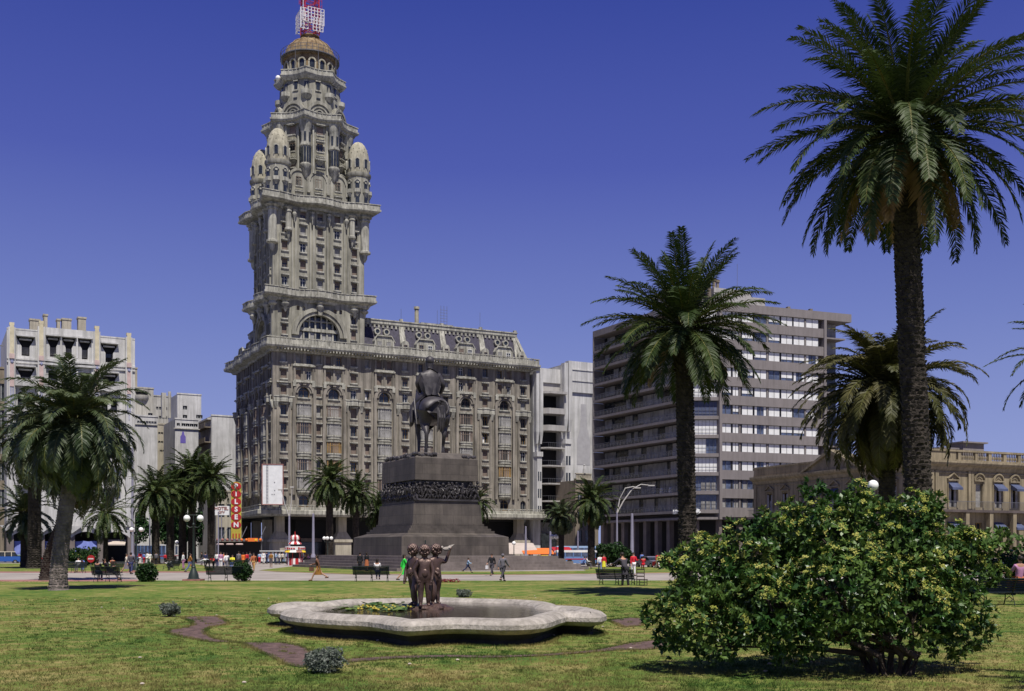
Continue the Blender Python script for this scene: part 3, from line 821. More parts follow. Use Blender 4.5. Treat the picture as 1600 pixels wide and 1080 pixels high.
# corner turrets with ogive domes
def turret(x, y):
    t = MB(); r = 2.2
    t.lathe(x, y, [(r, 67.5), (r, 74.9), (r * 1.08, 75.0), (r * 1.14, 75.35), (r * 1.14, 75.7), (r * .98, 75.8)], 20)
    base = t.build('corner_turret', 'stone', tower, smooth=True)
    d = MB()
    d.lathe(x, y, [(2.15, 75.7), (2.2, 77.0), (2.16, 78.4), (2.0, 79.6), (1.72, 80.6), (1.3, 81.4), (.8, 81.95), (.25, 82.2), (.1, 82.25)], 20)
    for k in range(10):
        a = 2 * PI * k / 10
        for z, rr in ((79.7, 2.0), (80.5, 1.78)): d.ball((x + rr * math.cos(a + z), y + rr * math.sin(a + z), z), .09, 6, 4)
    d.build('turret_dome', 'stone_dome', base, smooth=True)
    q = MB(); w = MB()
    for k in range(8):
        a = 2 * PI * k / 8 + PI / 8
        Mx = face_M(x + 2.2 * math.cos(a), y + 2.2 * math.sin(a), a + PI / 2)
        q.M = Mx; w.M = Mx
        q.cut(); arch_ring(q, 0, 78.0, .34, .52, -.12, .3, 8); q.box(-.52, -.1, 76.6, -.34, .3, 78.0); q.box(.34, -.1, 76.6, .52, .3, 78.0)
        w.cut(); w.vprism([(-.34, 76.7), (.34, 76.7), (.34, 78.0), (.2, 78.3), (-.2, 78.3), (-.34, 78.0)], -.03, .2)
        arch_ring(q, 0, 73.8, .38, .56, -.12, .3, 8)
        w.cut(); w.vprism([(-.38, 72.4), (.38, 72.4), (.38, 73.8), (.2, 74.15), (-.2, 74.15), (-.38, 73.8)], -.05, .2)
        w.cut(); w.vprism([(-.36, 69.4), (.36, 69.4), (.36, 70.9), (-.36, 70.9)], -.05, .2)
        q.M = Mx; q.prism([(-.7, .1), (-.5, -.45), (.5, -.45), (.7, .1)], 71.7, 72.4); q.prism([(-.2, .1), (-.1, -.1), (.1, -.1), (.2, .1)], 70.9, 71.7, [(-.55, .1), (-.4, -.38), (.4, -.38), (.55, .1)])
        q.M = Mx @ Matrix.Rotation(PI / 8, 4, 'Z'); q.box(-.16, .02, 69, .16, .4, 74.9); q.cbox((0, .1, 73.7), (.5, .5, .35))
    q.M = Matrix(); w.M = Matrix()
    q.build_each('turret_balcony', 'stone_trim', base); w.build_each('turret_window', 'glass', base)
for x, y in ((1.35, 1.35), (TW - .75, 1.35), (1.35, TD - 1.35), (TW - .75, TD - 1.35)): turret(x, y)

# octagonal stages
CX, CY = 9.35, 7.5
def octo(Rr, off=PI / 8): return [(CX + Rr * math.cos(off + k * PI / 4), CY + Rr * math.sin(off + k * PI / 4)) for k in range(8)]
def octo_wave(Rr, bump, n=6):
    """octagon path with rounded bumps at the corners, ccw"""
    pts = []
    for k in range(8 * n):
        a = 2 * PI * k / (8 * n)
        ca = abs(((a - PI / 8) % (PI / 4)) - PI / 8)          # 0 at face middle, pi/8 at corner
        rr = Rr * math.cos(PI / 8) / math.cos(PI / 8 - ca if False else (PI / 8 - abs(((a + PI / 8) % (PI / 4)) - PI / 8)))
        cc = abs(((a + PI / 8) % (PI / 4)) - PI / 8)          # pi/8 at corners, 0 mid-face
        rr = Rr * math.cos(PI / 8) / math.cos(cc) + bump * max(0, math.cos((PI / 8 - cc) * 9))
        pts.append((CX + rr * math.cos(a), CY + rr * math.sin(a)))
    return pts
oc = MB(); oc.prism(octo(7.3), 67.6, 84.4)
st4 = oc.build('octagonal_stage', 'stone', tower)
AP4 = 7.3 * math.cos(PI / 8)
def octface(k, ap):
    a = k * PI / 4
    return face_M(CX + ap * math.cos(a), CY + ap * math.sin(a), a + PI / 2)
for k in (4, 5, 6, 7, 0):
    Mx = octface(k, AP4)
    for z in (75.6, 78.7, 81.9): FC.win(Mx, 0, z, 1.2, 1.7, rnd.choice('swg'), 1, -.44, 1 if k in (5, 6, 7) else 3)
    q = MB(); q.M = Mx
    for x in (-1.5, 1.2): q.cut(); q.box(x, -.3, 74.5, x + .3, .05, 83.9)
    q.cut()
    q.box(-1.0, -.9, 77.0, 1.0, .05, 77.25); q.prism([(-.4, .0), (-.2, -.2), (.2, -.2), (.4, .0)], 76.2, 77.0, [(-.9, 0), (-.7, -.8), (.7, -.8), (.9, 0)])
    q.M = Matrix(); q.build_each('pilaster', 'stone_trim', st4)
for k in range(8):
    a = PI / 8 + k * PI / 4; x, y = CX + 7.3 * math.cos(a), CY + 7.3 * math.sin(a)
    o = MB(); o.lathe(x, y, [(.15, 73.4), (.5, 74.0), (.75, 75.0), (1.15, 75.6), (1.15, 75.95), (1.0, 76.1), (1.0, 79.3), (1.18, 79.45), (1.18, 79.8), (1.0, 79.9), (1.0, 82.6), (1.2, 83.0), (1.35, 84.3)], 14)
    ob = o.build('oriel', 'stone_trim', st4, smooth=True)
    w = MB()
    for j in range(7):
        b = a - 1.5 + j * .5
        w.cut(); w.M = face_M(x + 1.0 * math.cos(b), y + 1.0 * math.sin(b), b + PI / 2); w.box(-.2, -.06, 76.3, .2, .1, 79.1); 
        if j % 2: w.box(-.2, -.06, 80.3, .2, .1, 82.0)
    w.M = Matrix(); w.build_each('oriel_window', 'glass', ob)
c4 = MB(); pw = octo_wave(7.6, .9)
c4.sweep(pw, [(-.8, 83.9), (.2, 83.9), (.35, 84.3), (.7, 84.5), (.85, 84.8), (.85, 85.1), (-.8, 85.1)], True); balustrade(c4, pw, 85.1, .95, .6, True, 1.0, .8)
c4.build('octagonal_cornice', 'stone_trim', st4)
s5 = MB(); s5.prism(octo(6.5), 84.4, 90.2, octo(6.15)); s5.prism(octo(6.15), 90.2, 93.6, octo(5.75))
st5 = s5.build('upper_stage', 'stone', tower)
ga = MB(); gg = MB()
for k in range(8):
    Mx = octface(k, 6.35); ga.M = Mx; gg.M = Mx
    hw = 2.45
    ga.cut(); gg.cut(); ga.vprism([(-hw, 84.6), (hw, 84.6)] + [(hw * math.cos(a * PI / 14), 86.0 + hw * 1.1 * math.sin(a * PI / 14)) for a in range(15)], -.25, .6)
    arch_ring(ga, 0, 86.0, 2.0, 2.5, -.5, -.24, 14); arch_ring(ga, 0, 86.0, 1.35, 1.6, -.42, -.24, 12); arch_ring(ga, 0, 86.3, .5, .72, -.42, -.24, 8)
    gg.vprism([(-.5, 85.4), (.5, 85.4), (.5, 86.3), (.3, 86.7), (-.3, 86.7), (-.5, 86.3)], -.3, -.2)
ga.M = gg.M = Matrix()
ga.build_each('round_gable', 'stone', st5); gg.build_each('gable_window', 'glass', st5)
bc = MB(); gw2 = MB()
for k in range(8):
    a = PI / 8 + k * PI / 4; x, y = CX + 5.85 * math.cos(a), CY + 5.85 * math.sin(a)
    bc.cut(); bc.lathe(x, y, [(.1, 88.9), (.7, 89.3), (.95, 89.9), (1.05, 90.0), (1.05, 90.8), (.9, 90.85)], 12)
    gw2.cut(); gw2.M = face_M(CX + 5.72 * math.cos(a), CY + 5.72 * math.sin(a), a + PI / 2); gw2.box(-.42, -.16, 91.0, .42, .4, 92.6)
    Mx = octface(k, 5.45); gw2.M = Mx
    gw2.cut(); gw2.box(-.35, -.14, 91.3, .35, .4, 92.7); gw2.box(-.4, -.4, 89.3, .4, .2, 89.6)
    bc.cut(); bc.M = Mx; bc.box(-.6, -.35, 90.9, .6, .1, 91.15); bc.cut(); bc.box(-.5, -.3, 92.8, .5, .1, 93.0); bc.M = Matrix()
gw2.M = Matrix()
bc.build_each('round_balcony', 'stone_trim', st5, smooth=True); gw2.build_each('stage_window', 'glass', st5)
c5 = MB(); pw = octo_wave(5.9, .45)
c5.sweep(pw, [(-.8, 93.2), (.1, 93.2), (.5, 93.7), (.65, 94.0), (.65, 94.25), (-.8, 94.25)], True); balustrade(c5, pw, 94.25, .9, .45, True, .9, .85)
c5.build('upper_cornice', 'stone_trim', st5)
ln = MB(); ln.lathe(CX, CY, [(4.9, 94.0), (4.9, 98.4), (5.25, 98.5), (5.25, 98.9), (5.0, 99.0)], 32)
lan = ln.build('lantern', 'rust_dome', tower, smooth=True)
w = MB(); q = MB()
for k in range(16):
    a = k * PI / 8 + PI / 16; w.M = q.M = face_M(CX + 4.88 * math.cos(a), CY + 4.88 * math.sin(a), a + PI / 2)
    w.cut(); q.cut(); w.vprism([(-.45, 94.8), (.45, 94.8), (.45, 96.9)] + [(.45 * math.cos(j * PI / 6), 96.9 + .45 * math.sin(j * PI / 6)) for j in range(1, 6)] + [(-.45, 96.9)], -.06, .3)
    arch_ring(q, 0, 96.9, .5, .78, -.35, .2, 8); q.box(-.78, -.3, 94.8, -.5, .2, 96.9); q.box(.5, -.3, 94.8, .78, .2, 96.9)
w.M = q.M = Matrix()
w.build_each('lantern_window', 'glass', lan); q.build_each('lantern_arch', 'stone_dome', lan)
dm = MB(); dm.lathe(CX, CY, [(4.95, 98.9), (4.95, 99.3), (4.75, 100.2), (4.35, 101.0), (3.7, 101.8), (2.8, 102.45), (2.0, 102.8), (1.6, 103.0), (1.5, 103.5), (1.9, 103.6), (1.9, 103.8), (1.0, 104.1)], 32)
for k in range(16):
    a = k * PI / 8; dm.tube([(CX + r_ * math.cos(a), CY + r_ * math.sin(a), z) for r_, z in ((5.0, 99.0), (4.8, 100.2), (4.4, 101.05), (3.75, 101.85), (2.85, 102.5), (1.6, 103.0))], .1, 4)
dm.build('dome', 'rust_dome', tower, smooth=True)
gl = MB()
for z in (98.9, 99.5, 100.1): gl.tube([(CX + 5.75 * math.cos(k * PI / 16), CY + 5.75 * math.sin(k * PI / 16), z) for k in range(33)], .05, 4)
for k in range(32):
    a = k * PI / 16; gl.tube([(CX + 5.75 * math.cos(a), CY + 5.75 * math.sin(a), 96.0 if k % 4 == 0 else 98.7), (CX + 5.75 * math.cos(a), CY + 5.75 * math.sin(a), 100.1)], .05, 4)
gl.lathe(CX, CY, [(4.9, 98.75), (5.8, 98.75), (5.8, 98.85), (4.9, 98.85)], 32, cap=False)
gl.build('dome_gallery', 'rail_metal', tower)
lamp_ = MB(); lamp_.ball((CX - 6.8, CY - 1.6, 93.8), .5); lamp_.build('floodlight', 'globe', tower)
FC.finish()

# aerial mast on the dome
def loc_pal(x, y, z): return Matrix.Translation((-45.1, 205, -.12)) @ Matrix.Rotation(AP, 4, 'Z') @ Vector((x, y, z))
mast = thing('antenna_mast', 'red lattice aerial mast with white square frames on top of the tower dome', 'antenna', loc_pal(CX, CY, 103.9), AP)
t = MB(); a = 1.45
cor = [(-a, -a), (a, -a), (a, a), (-a, a)]
for x, y in cor: t.tube([(x, y, 0), (x * .9, y * .9, 24)], .13, 5)
for k in range(20):
    z = .3 + k * 1.2
    for i in range(4):
        p, q = cor[i], cor[(i + 1) % 4]
        t.tube([(p[0], p[1], z), (q[0], q[1], z)], .06, 4); t.tube([(p[0], p[1], z), (q[0], q[1], z + 1.2)], .05, 4); t.tube([(q[0], q[1], z), (p[0], p[1], z + 1.2)], .05, 4)
for z in (6.2, 7.4, 8.6, 9.8, 11, 12.2):
    for s_ in (-1, 1): t.tube([(0, 0, z), (s_ * 2.3, -.4, z)], .05, 4); t.tube([(s_ * 2.3, -.4, z - .5), (s_ * 2.3, -.4, z + .5)], .05, 4)
t.build('lattice', 'red_mast', mast)
t = MB()
for (x0, x1, y0, z0, z1) in ((-2.4, -.9, -1.8, .6, 4.6), (-.9, 2.3, -1.9, 1.9, 5.0), (-2.2, -.6, 1.9, 1.0, 4.2), (-.6, 2.4, 1.8, 1.4, 4.4), (-2.1, -1.0, -2.3, 1.9, 3.6), (.0, 2.0, -2.2, .4, 3.0)):
    nx, nz = max(2, int((x1 - x0) / .55)), max(2, int((z1 - z0) / .6))
    for i in range(nx + 1): x = x0 + (x1 - x0) * i / nx; t.tube([(x, y0, z0), (x, y0, z1)], .075, 4)
    for i in range(nz + 1): z = z0 + (z1 - z0) * i / nz; t.tube([(x0, y0, z), (x1, y0, z)], .075, 4)
for (xx, y0, y1, z0, z1) in ((-2.3, -1.9, 1.9, .8, 4.4), (2.3, -1.9, 1.9, 1.8, 4.9)):
    for i in range(6): y = y0 + (y1 - y0) * i / 5; t.tube([(xx, y, z0), (xx, y, z1)], .07, 4)
    for i in range(5): z = z0 + (z1 - z0) * i / 4; t.tube([(xx, y0, z), (xx, y1, z)], .07, 4)
t.tube([(-1.9, -1.9, .2), (-1.9, -1.9, 6.6)], .06, 4)
t.build('aerial_panel', 'white_mast', mast)
# ------------------------------------------------------------------ ground sheets in the plaza
def lawn_grid(name, x0, x1, y0, y1, nx, ny, edge, z0=.004):
    V = []; Fc = []
    for j in range(ny + 1):
        for i in range(nx + 1):
            x = x0 + (x1 - x0) * i / nx; y = y0 + (y1 - y0) * j / ny
            if j == ny: y = edge(x)
            z = z0
            if 40 < y: z += .10 * max(0, math.sin((y - 40) / 28.0 * PI)) ** 2 * (1 + .4 * math.sin(x * .3))
            V.append((x, y, z))
    for j in range(ny):
        for i in range(nx):
            a = j * (nx + 1) + i; Fc.append((a, a + 1, a + nx + 2, a + nx + 1))
    me = bpy.data.meshes.new(name); me.from_pydata(V, [], Fc); me.materials.append(M['lawn'])
    for p in me.polygons: p.use_smooth = True
    o = bpy.data.objects.new(name, me); col.objects.link(o); return struct(o)
lawn_grid('lawn', -75, 58, -12, 69, 120, 80, lambda x: 68.3 + .35 * math.sin(x * .21) + .12 * math.sin(x * 1.3) + (4 if x < -28 else 0) * min(1, (-28 - x) / 12 if x < -28 else 0))
def gsheet(name, px, z, m): return sheet(name, [G(a, b)[:2] for a, b in px], z, m)
gsheet('lawn', [(-330, 893.5), (330, 893), (336, 889), (320, 884), (300, 880.6), (-330, 880.6)], .008, 'lawn')
gsheet('brick_strip', [(-330, 895.4), (333, 894.8), (337, 893.2), (-330, 893.6)], .012, 'brick_edge')
gsheet('brick_strip', [(-330, 909.5), (215, 908.6), (215, 906.0), (-330, 906.6)], .008, 'brick_edge')
gsheet('lawn', [(404, 891.2), (430, 893.2), (549, 897.3), (800, 898), (1045, 895.2), (1400, 893.2), (1700, 893), (1700, 889.5), (1080, 888.5), (1000, 886), (900, 886.5), (916, 891.8), (782, 893), (612, 893.2), (552, 888.5), (456, 885.2)], .008, 'lawn')
gsheet('brick_strip', [(404, 891.5), (430, 893.6), (549, 897.8), (800, 898.6), (1045, 895.8), (1400, 893.8), (1400, 893.3), (1045, 895.2), (800, 898.0), (549, 897.3), (430, 893.2)], .012, 'brick_edge')
dirtpolys = [
    [(284, 966), (300, 964.3), (340, 964), (352, 970), (357, 976), (330, 980.5), (321, 985), (322, 992), (334, 999), (350, 1002), (375, 1005), (440, 1005.5), (462, 1009), (481, 1015), (492, 1025), (490, 1040), (470, 1044), (450, 1040), (430, 1030), (402, 1017), (378, 1006), (362, 1004), (330, 1004), (300, 999), (270, 992.5), (261, 989), (265, 985.5), (288, 982), (302, 978), (300, 972)],
    [(540, 1031), (620, 1026.5), (700, 1024.5), (770, 1026), (850, 1023.5), (930, 1017), (985, 1006), (1025, 1001), (1045, 1001), (1045, 1013), (1010, 1016), (970, 1016.5), (930, 1020), (850, 1026), (770, 1029), (700, 1028), (620, 1030), (545, 1036)],
    [(950, 970), (985, 966), (1010, 968), (1005, 978), (975, 981)]]
for d in dirtpolys: gsheet('dirt_bed', d, .016, 'dirt')
def inpoly(x, y, poly):
    c = False; j = len(poly) - 1
    for i in range(len(poly)):
        if (poly[i][1] > y) != (poly[j][1] > y) and x < (poly[j][0] - poly[i][0]) * (y - poly[i][1]) / (poly[j][1] - poly[i][1]) + poly[i][0]: c = not c
        j = i
    return c
dirtw = [[tuple(G(a, b)[:2]) for a, b in d] for d in dirtpolys]

# fountain basin: lobed outline with projecting corners (points on the ground, relative to its centre)
FO = Vector((-1.97, 26.6))
KP = [(-2.30, 20.35, 1), (-1.30, 21.15, 0), (-.2, 20.75, 0), (.62, 21.3, 0), (1.02, 22.9, 0), (1.25, 23.75, 1), (1.95, 23.5, 0), (2.25, 24.6, 0), (2.0, 26.3, 0), (1.25, 27.3, 1), (1.15, 29.0, 0), (.4, 30.6, 0), (-1.2, 31.6, 0),
      (-2.4, 32.6, 1), (-3.6, 31.6, 0), (-5.0, 31.1, 0), (-5.5, 30.0, 0), (-5.65, 29.2, 1), (-6.35, 29.3, 0), (-6.75, 28.2, 0), (-6.45, 27.0, 0), (-5.75, 26.5, 1), (-5.85, 25.3, 0), (-5.3, 23.8, 0), (-4.2, 22.6, 0), (-3.2, 21.9, 0)]
def smooth_loop(kp, n=5):
    out = []; N = len(kp)
    for i in range(N):
        p0, p1, p2, p3 = [Vector(kp[(i + q) % N][:2]) for q in (-1, 0, 1, 2)]
        if kp[i][2]: p0 = p1
        if kp[(i + 1) % N][2]: p3 = p2
        for k in range(n):
            t = k / n
            out.append(.5 * ((2 * p1) + (-p0 + p2) * t + (2 * p0 - 5 * p1 + 4 * p2 - p3) * t * t + (-p0 + 3 * p1 - 3 * p2 + p3) * t ** 3) - FO + Vector((.18, 0)))
    return out
KP = [(-2.0 + (a + 2.0) * .93, 27.0 + (b - 27.0) * .90, c) for a, b, c in KP]
KP[0] = (KP[0][0], KP[0][1] + .12, 0)
bo = smooth_loop(KP)
fb = thing('fountain_basin', 'low pale stone fountain basin with a lobed rim set in the front lawn', 'fountain', (FO.x, FO.y, 0))
rim = MB()
rim.sweep(bo, [(-.66, .22), (-.66, .40), (-.58, .48), (-.42, .535), (-.24, .54), (-.08, .50), (.02, .42), (.03, .33), (-.06, .25), (-.24, .21), (-.5, .20)], True)
rim.build('rim', 'rim_stone', fb, smooth=True)
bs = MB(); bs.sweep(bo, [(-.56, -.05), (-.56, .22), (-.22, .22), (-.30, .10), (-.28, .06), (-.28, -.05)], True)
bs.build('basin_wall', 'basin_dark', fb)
wt = MB(); ins = [(p[0] * .925, p[1] * .93) for p in bo]
wt.add([(p[0], p[1], 0) for p in ins], [tuple(range(len(ins)))])
wo = struct(wt.build('water', 'water', None, loc=(FO.x, FO.y, .435)))
# plinth slabs visible in the grass
# water lilies
lv, lf = MB(), MB()
for k in range(230):
    a = rnd.uniform(0, 2 * PI); r_ = rnd.random() ** .5
    x, y = FO.x - 1.25 + 1.15 * r_ * math.cos(a) + .25 * math.sin(3 * a), FO.y + .9 + 1.6 * r_ * math.sin(a)
    z = .445 + rnd.random() * .035; rr = rnd.uniform(.05, .12); t = rnd.uniform(-.4, .4)
    lv.add([(x + rr * math.cos(j * PI / 4), y + rr * math.sin(j * PI / 4), z + t * rr * math.cos(j * PI / 4 + a) + (.05 if k % 4 == 0 else 0)) for j in range(8)], [tuple(range(8))])
for k in range(26):
    a = rnd.uniform(0, 2 * PI); r_ = rnd.random() ** .5
    lf.cut(); lf.ball((FO.x - 1.15 + 1.0 * r_ * math.cos(a), FO.y + .6 + 1.4 * r_ * math.sin(a), .49), (.035, .035, .03), 6, 4)
lo = lv.build('water_lily_leaves', 'lily', fix=False); tag(lo, 'floating green lily leaves on the dark pool, left of the bronze children', 'water lilies', kind='stuff')
tag(lf.build('water_lily_blooms', 'yellow_olive'), 'small pale yellow blooms scattered over the floating lily leaves', 'lily flowers', kind='stuff')

# ------------------------------------------------------------------ monument
MA = math.atan2(UY, UX)
def umat(px, D):   # world point under picture column px at depth D
    return Vector(((px - 800) / F * D, D, 0))
mc = umat(620, 97.9)
ms_ = thing('monument_steps', 'broad low granite steps surrounding the equestrian monument', 'steps', (mc.x, mc.y, 0), MA)
for k in range(5):
    st = MB(); o = k * .55; st.box(o, o, k * .27 + .001, 20.4 - o, 31.6 - o, (k + 1) * .27)
    st.build('step', 'granite_step', ms_)
MC = mc + Vector((UX * 10.2 - UY * 15.8, UY * 10.2 + UX * 15.8, 0)); ZB = 1.35
pd = thing('monument_pedestal', 'massive dark granite pedestal with a crowded bronze relief band', 'pedestal', (MC.x, MC.y, ZB), MA)
def fr(mb, a, b, z0, z1, a2=None, b2=None):
    p = [(-a, -b), (a, -b), (a, b), (-a, b)]; q = None
    if a2: q = [(-a2, -b2), (a2, -b2), (a2, b2), (-a2, b2)]
    mb.prism(p, z0, z1, q)
# z from picture rows at the corner depth
def zz(py, D=None):
    D = D or (106.5 if py > 800 else 109.8)
    return (860 - py) * D / 1700 + CH - ZB
mb = MB(); fr(mb, 6.05, 6.9, 0, zz(838), 6.0, 6.85); mb.prism([(-6.0, -6.85), (6.0, -6.85), (6.0, 6.85), (-6.0, 6.85)], zz(838), zz(832), [(-4.9, -5.8), (4.9, -5.8), (4.9, 5.8), (-4.9, 5.8)])
mb.build('plinth', 'granite', pd)
mb = MB()
for k in range(4): fr(mb, 4.9 - k * .27, 5.8 - k * .27, zz(832) + k * .25 + .003, zz(832) + (k + 1) * .25)
mb.build('moulding', 'granite', pd)
zt = zz(832) + 1.0
mb = MB(); fr(mb, 3.95, 4.85, zt, zz(786), 3.8, 4.7); fr(mb, 3.6, 4.5, zz(786), zz(781)); mb.build('dado', 'granite', pd)
mb = MB(); fr(mb, 3.2, 4.15, zz(781), zz(748)); mb.build('relief_core', 'bronze_dark', pd)
mb = MB(); fr(mb, 3.6, 4.6, zz(748), zz(713), 3.55, 4.55)
mb.prism([(-3.55, -4.55), (3.55, -4.55), (3.55, 4.55), (-3.55, 4.55)], zz(713), zz(703), [(-2.85, -3.9), (2.85, -3.9), (2.85, 3.9), (-2.85, 3.9)])
mb.build('top_block', 'granite', pd)
ZTOP = ZB + zz(703)
rg = MB()   # wreath blocks along the top edges
for k in range(26):
    x = -3.3 + 6.6 * k / 25
    if k < 9 or k > 19: rg.ball((x, -4.25 + rnd.uniform(-.1, .1), zz(711) + rnd.uniform(0, .35)), (.22, .25, .2), 7, 5)
for k in range(40): rg.ball((-3.25 + rnd.uniform(-.1, .1), -4.0 + 8 * k / 39, zz(711) + rnd.uniform(0, .35)), (.25, .22, .22), 7, 5)
stuff(rg.build('bronze_wreath', 'bronze_dark', pd, smooth=True))
# relief band: crowd of marching figures
rl = MB(); zb, zh = zz(781), zz(748) - zz(781)
def figure(mb, x, y, s, d):
    """small striding relief figure, x,y local, d = outward normal"""
    H = s; l = rnd.uniform(-.12, .12) * s; t = Vector((-d[1], d[0], 0)); n = Vector((d[0], d[1], 0)); b = Vector((x, y, 0))
    pt = lambda a, o, z: b + t * a + n * o + Vector((0, 0, z))
    hip = pt(0, .1, zb + .48 * H); sh = pt(l, .16, zb + .8 * H)
    mb.tube([hip, (hip + sh) / 2, sh], [.10 * s, .125 * s, .10 * s], 6)
    mb.ball(pt(l * 1.3, .2, zb + .93 * H), .075 * s, 7, 5)
    if rnd.random() < .35: mb.lathe(*pt(l * 1.3, .2, 0)[:2], [(.13 * s, zb + .95 * H), (.07 * s, zb + .99 * H), (.06 * s, zb + 1.05 * H)], 7)
    w_ = rnd.uniform(.08, .24) * s
    for q in (-1, 1):
        k = pt(q * w_ * .8, .22, zb + .26 * H); mb.tube([hip, k, pt(q * w_ * 1.3, .08, zb)], [.075 * s, .055 * s, .04 * s], 5)
    for q in (-1, 1):
        e = sh + t * (q * rnd.uniform(.12, .25) * s) + Vector((0, 0, -rnd.uniform(.05, .25) * s)) + n * .1
        mb.tube([sh + t * q * .08 * s, e, e + t * rnd.uniform(-.2, .2) * s + n * .12 + Vector((0, 0, rnd.uniform(-.15, .25) * s))], [.05 * s, .04 * s, .03 * s], 5)
    if rnd.random() < .4: mb.tube([pt(rnd.uniform(-.3, .3), .25, zb + .4 * H), pt(rnd.uniform(-.5, .5), .3, zb + rnd.uniform(.95, 1.12) * H)], .025, 4)
for k in range(17): figure(rl, -3.35 + 6.7 * k / 16 + rnd.uniform(-.1, .1), -4.2, zh * rnd.uniform(.78, .98), (0, -1))
for k in range(14): figure(rl, -3.3 + 6.6 * k / 13 + rnd.uniform(-.1, .1), -4.45, zh * rnd.uniform(.6, .8), (0, -1))
for k in range(22): figure(rl, -3.25, -4.2 + 8.4 * k / 21, zh * rnd.uniform(.78, .98), (-1, 0))
for k in range(18): figure(rl, -3.5, -4.2 + 8.4 * k / 17, zh * rnd.uniform(.6, .8), (-1, 0))
for k in range(8): rl.ball((-3.2 + 6.4 * k / 7, -4.25, zb + .5 * zh), (.4, .25, .28), 8, 5)
rl.box(-3.6, -4.65, zb, 3.6, 4.4, zb + .2)
stuff(rl.build('relief_band', 'bronze_dark', pd, smooth=True))

# equestrian statue
es = thing('equestrian_statue', 'dark bronze rider on a walking horse, seen from behind on the tall pedestal', 'statue', (MC.x, MC.y, ZTOP), R(17))
K = 4.15
def J(x, y, z, r): return ((x * K, y * K, z * K), (r[0] * K, r[1] * K) if hasattr(r, '__len__') else r * K)
# horse faces +y
hj = [J(0, -.55, 1.20, (.30, .30)), J(0, -.20, 1.16, (.30, .31)), J(0, .25, 1.15, (.29, .31)), J(0, .62, 1.20, (.25, .30)),   # 0-3 trunk
      J(0, .85, 1.45, .19), J(0, 1.05, 1.68, .14), J(0, 1.18, 1.76, .12), J(0, 1.38, 1.60, .085), J(0, 1.55, 1.42, .06),    # 4-8 neck, head
      J(0, -.75, 1.18, (.26, .25)),    # 9 rump
      J(-.20, -.72, .98, .17), J(-.22, -.62, .72, .115), J(-.22, -.86, .50, .062), J(-.22, -.80, .22, .045), J(-.22, -.78, .06, .05), J(-.22, -.74, .0, .062),   # 10-15 hind left
      J(.20, -.72, .98, .17), J(.23, -.50, .72, .115), J(.22, -.62, .48, .062), J(.22, -.50, .22, .045), J(.22, -.50, .06, .05), J(.22, -.46, .0, .062),       # 16-21 hind right
      J(-.15, .60, .92, .11), J(-.14, .60, .68, .075), J(-.12, .58, .46, .055), J(-.13, .56, .22, .04), J(-.13, .55, .06, .045), J(-.13, .58, .0, .06),     # 22-27 fore left
      J(.15, .62, .92, .11), J(.13, .80, .74, .075), J(.12, .95, .62, .055), J(.10, .82, .40, .04), J(.10, .76, .32, .045), J(.09, .72, .26, .055)]          # 28-33 fore right raised
he = [(0, 1), (1, 2), (2, 3), (3, 4), (4, 5), (5, 6), (6, 7), (7, 8), (0, 9), (0, 10), (10, 11), (11, 12), (12, 13), (13, 14), (14, 15),
      (0, 16), (16, 17), (17, 18), (18, 19), (19, 20), (20, 21), (3, 22), (22, 23), (23, 24), (24, 25), (25, 26), (26, 27),
      (3, 28), (28, 29), (29, 30), (30, 31), (31, 32), (32, 33)]
me = skin([((p[0] * 1.15, p[1], p[2]), tuple(q * (1.20 if i < 4 or i in (9, 10, 11, 16, 17) else 1.0 if i < 9 else .92) for q in (r if hasattr(r, '__len__') else (r, r)))) for i, (p, r) in enumerate(hj)], he, 2); me.materials.append(M['bronze_dark'])
for p in me.polygons: p.use_smooth = True
horse = link_mesh('horse', me, es)
def kp(pts): return [tuple(c * K for c in p) for p in pts]
mb = MB()
mb.tube(kp([(.06, -.98, 1.28), (.08, -1.08, 1.12), (.09, -1.08, .85), (.08, -1.02, .62), (.07, -1.0, .52)]), [.05 * K, .09 * K, .10 * K, .07 * K, .02 * K], 9)
for k in range(9): mb.tube(kp([(.04 + .02 * k - .06, -1.1, 1.1), (.03 + .02 * k - .06, -1.17, .85), (.04 + .02 * k - .06, -1.06, .50 + .03 * (k % 3))]), [.02 * K, .025 * K, .008 * K], 5)
mb.build('tail', 'bronze_dark', horse, smooth=True)
mb = MB()
for k in range(12):
    t = k / 11; mb.cbox(tuple(c * K for c in (.03 * (-1) ** k, .72 + .42 * t, 1.62 + .26 * t - .12 * (1 - t))), (.10 * K, .12 * K, .22 * K), rx=.5)
for s_ in (-1, 1): mb.tube(kp([(s_ * .05, 1.15, 1.83), (s_ * .07, 1.14, 1.97)]), [.04 * K, .008 * K], 5)
mb.build('mane', 'bronze_dark', horse, smooth=True)
mb = MB(); mb.lathe(0, 0, [(.10 * K, 0), (.10 * K, .10 * K), (.07 * K, .12 * K)], 8)
# saddle cloth
mb = MB()
for j in range(7):
    pass
sc_ = MB(); prof = [(-.37, .92), (-.385, 1.15), (-.33, 1.36), (-.18, 1.49), (0, 1.52), (.18, 1.49), (.33, 1.36), (.385, 1.15), (.37, .92)]
n = len(prof); vs = []
for y in (-.42, -.1, .2): vs += [(p[0] * K, y * K, p[1] * K) for p in prof]
for y in (-.42, -.1, .2): vs += [(p[0] * .94 * K, y * K, (p[1] - .03) * K) for p in prof]
fs = []
for j in range(2):
    for i in range(n - 1):
        a = j * n + i; fs.append((a, a + 1, a + n + 1, a + n)); b = 3 * n + a; fs.append((b + n, b + n + 1, b + 1, b))
sc_.add(vs, fs); sc_.build('saddle_cloth', 'bronze_dark', es, smooth=True, fix=False)
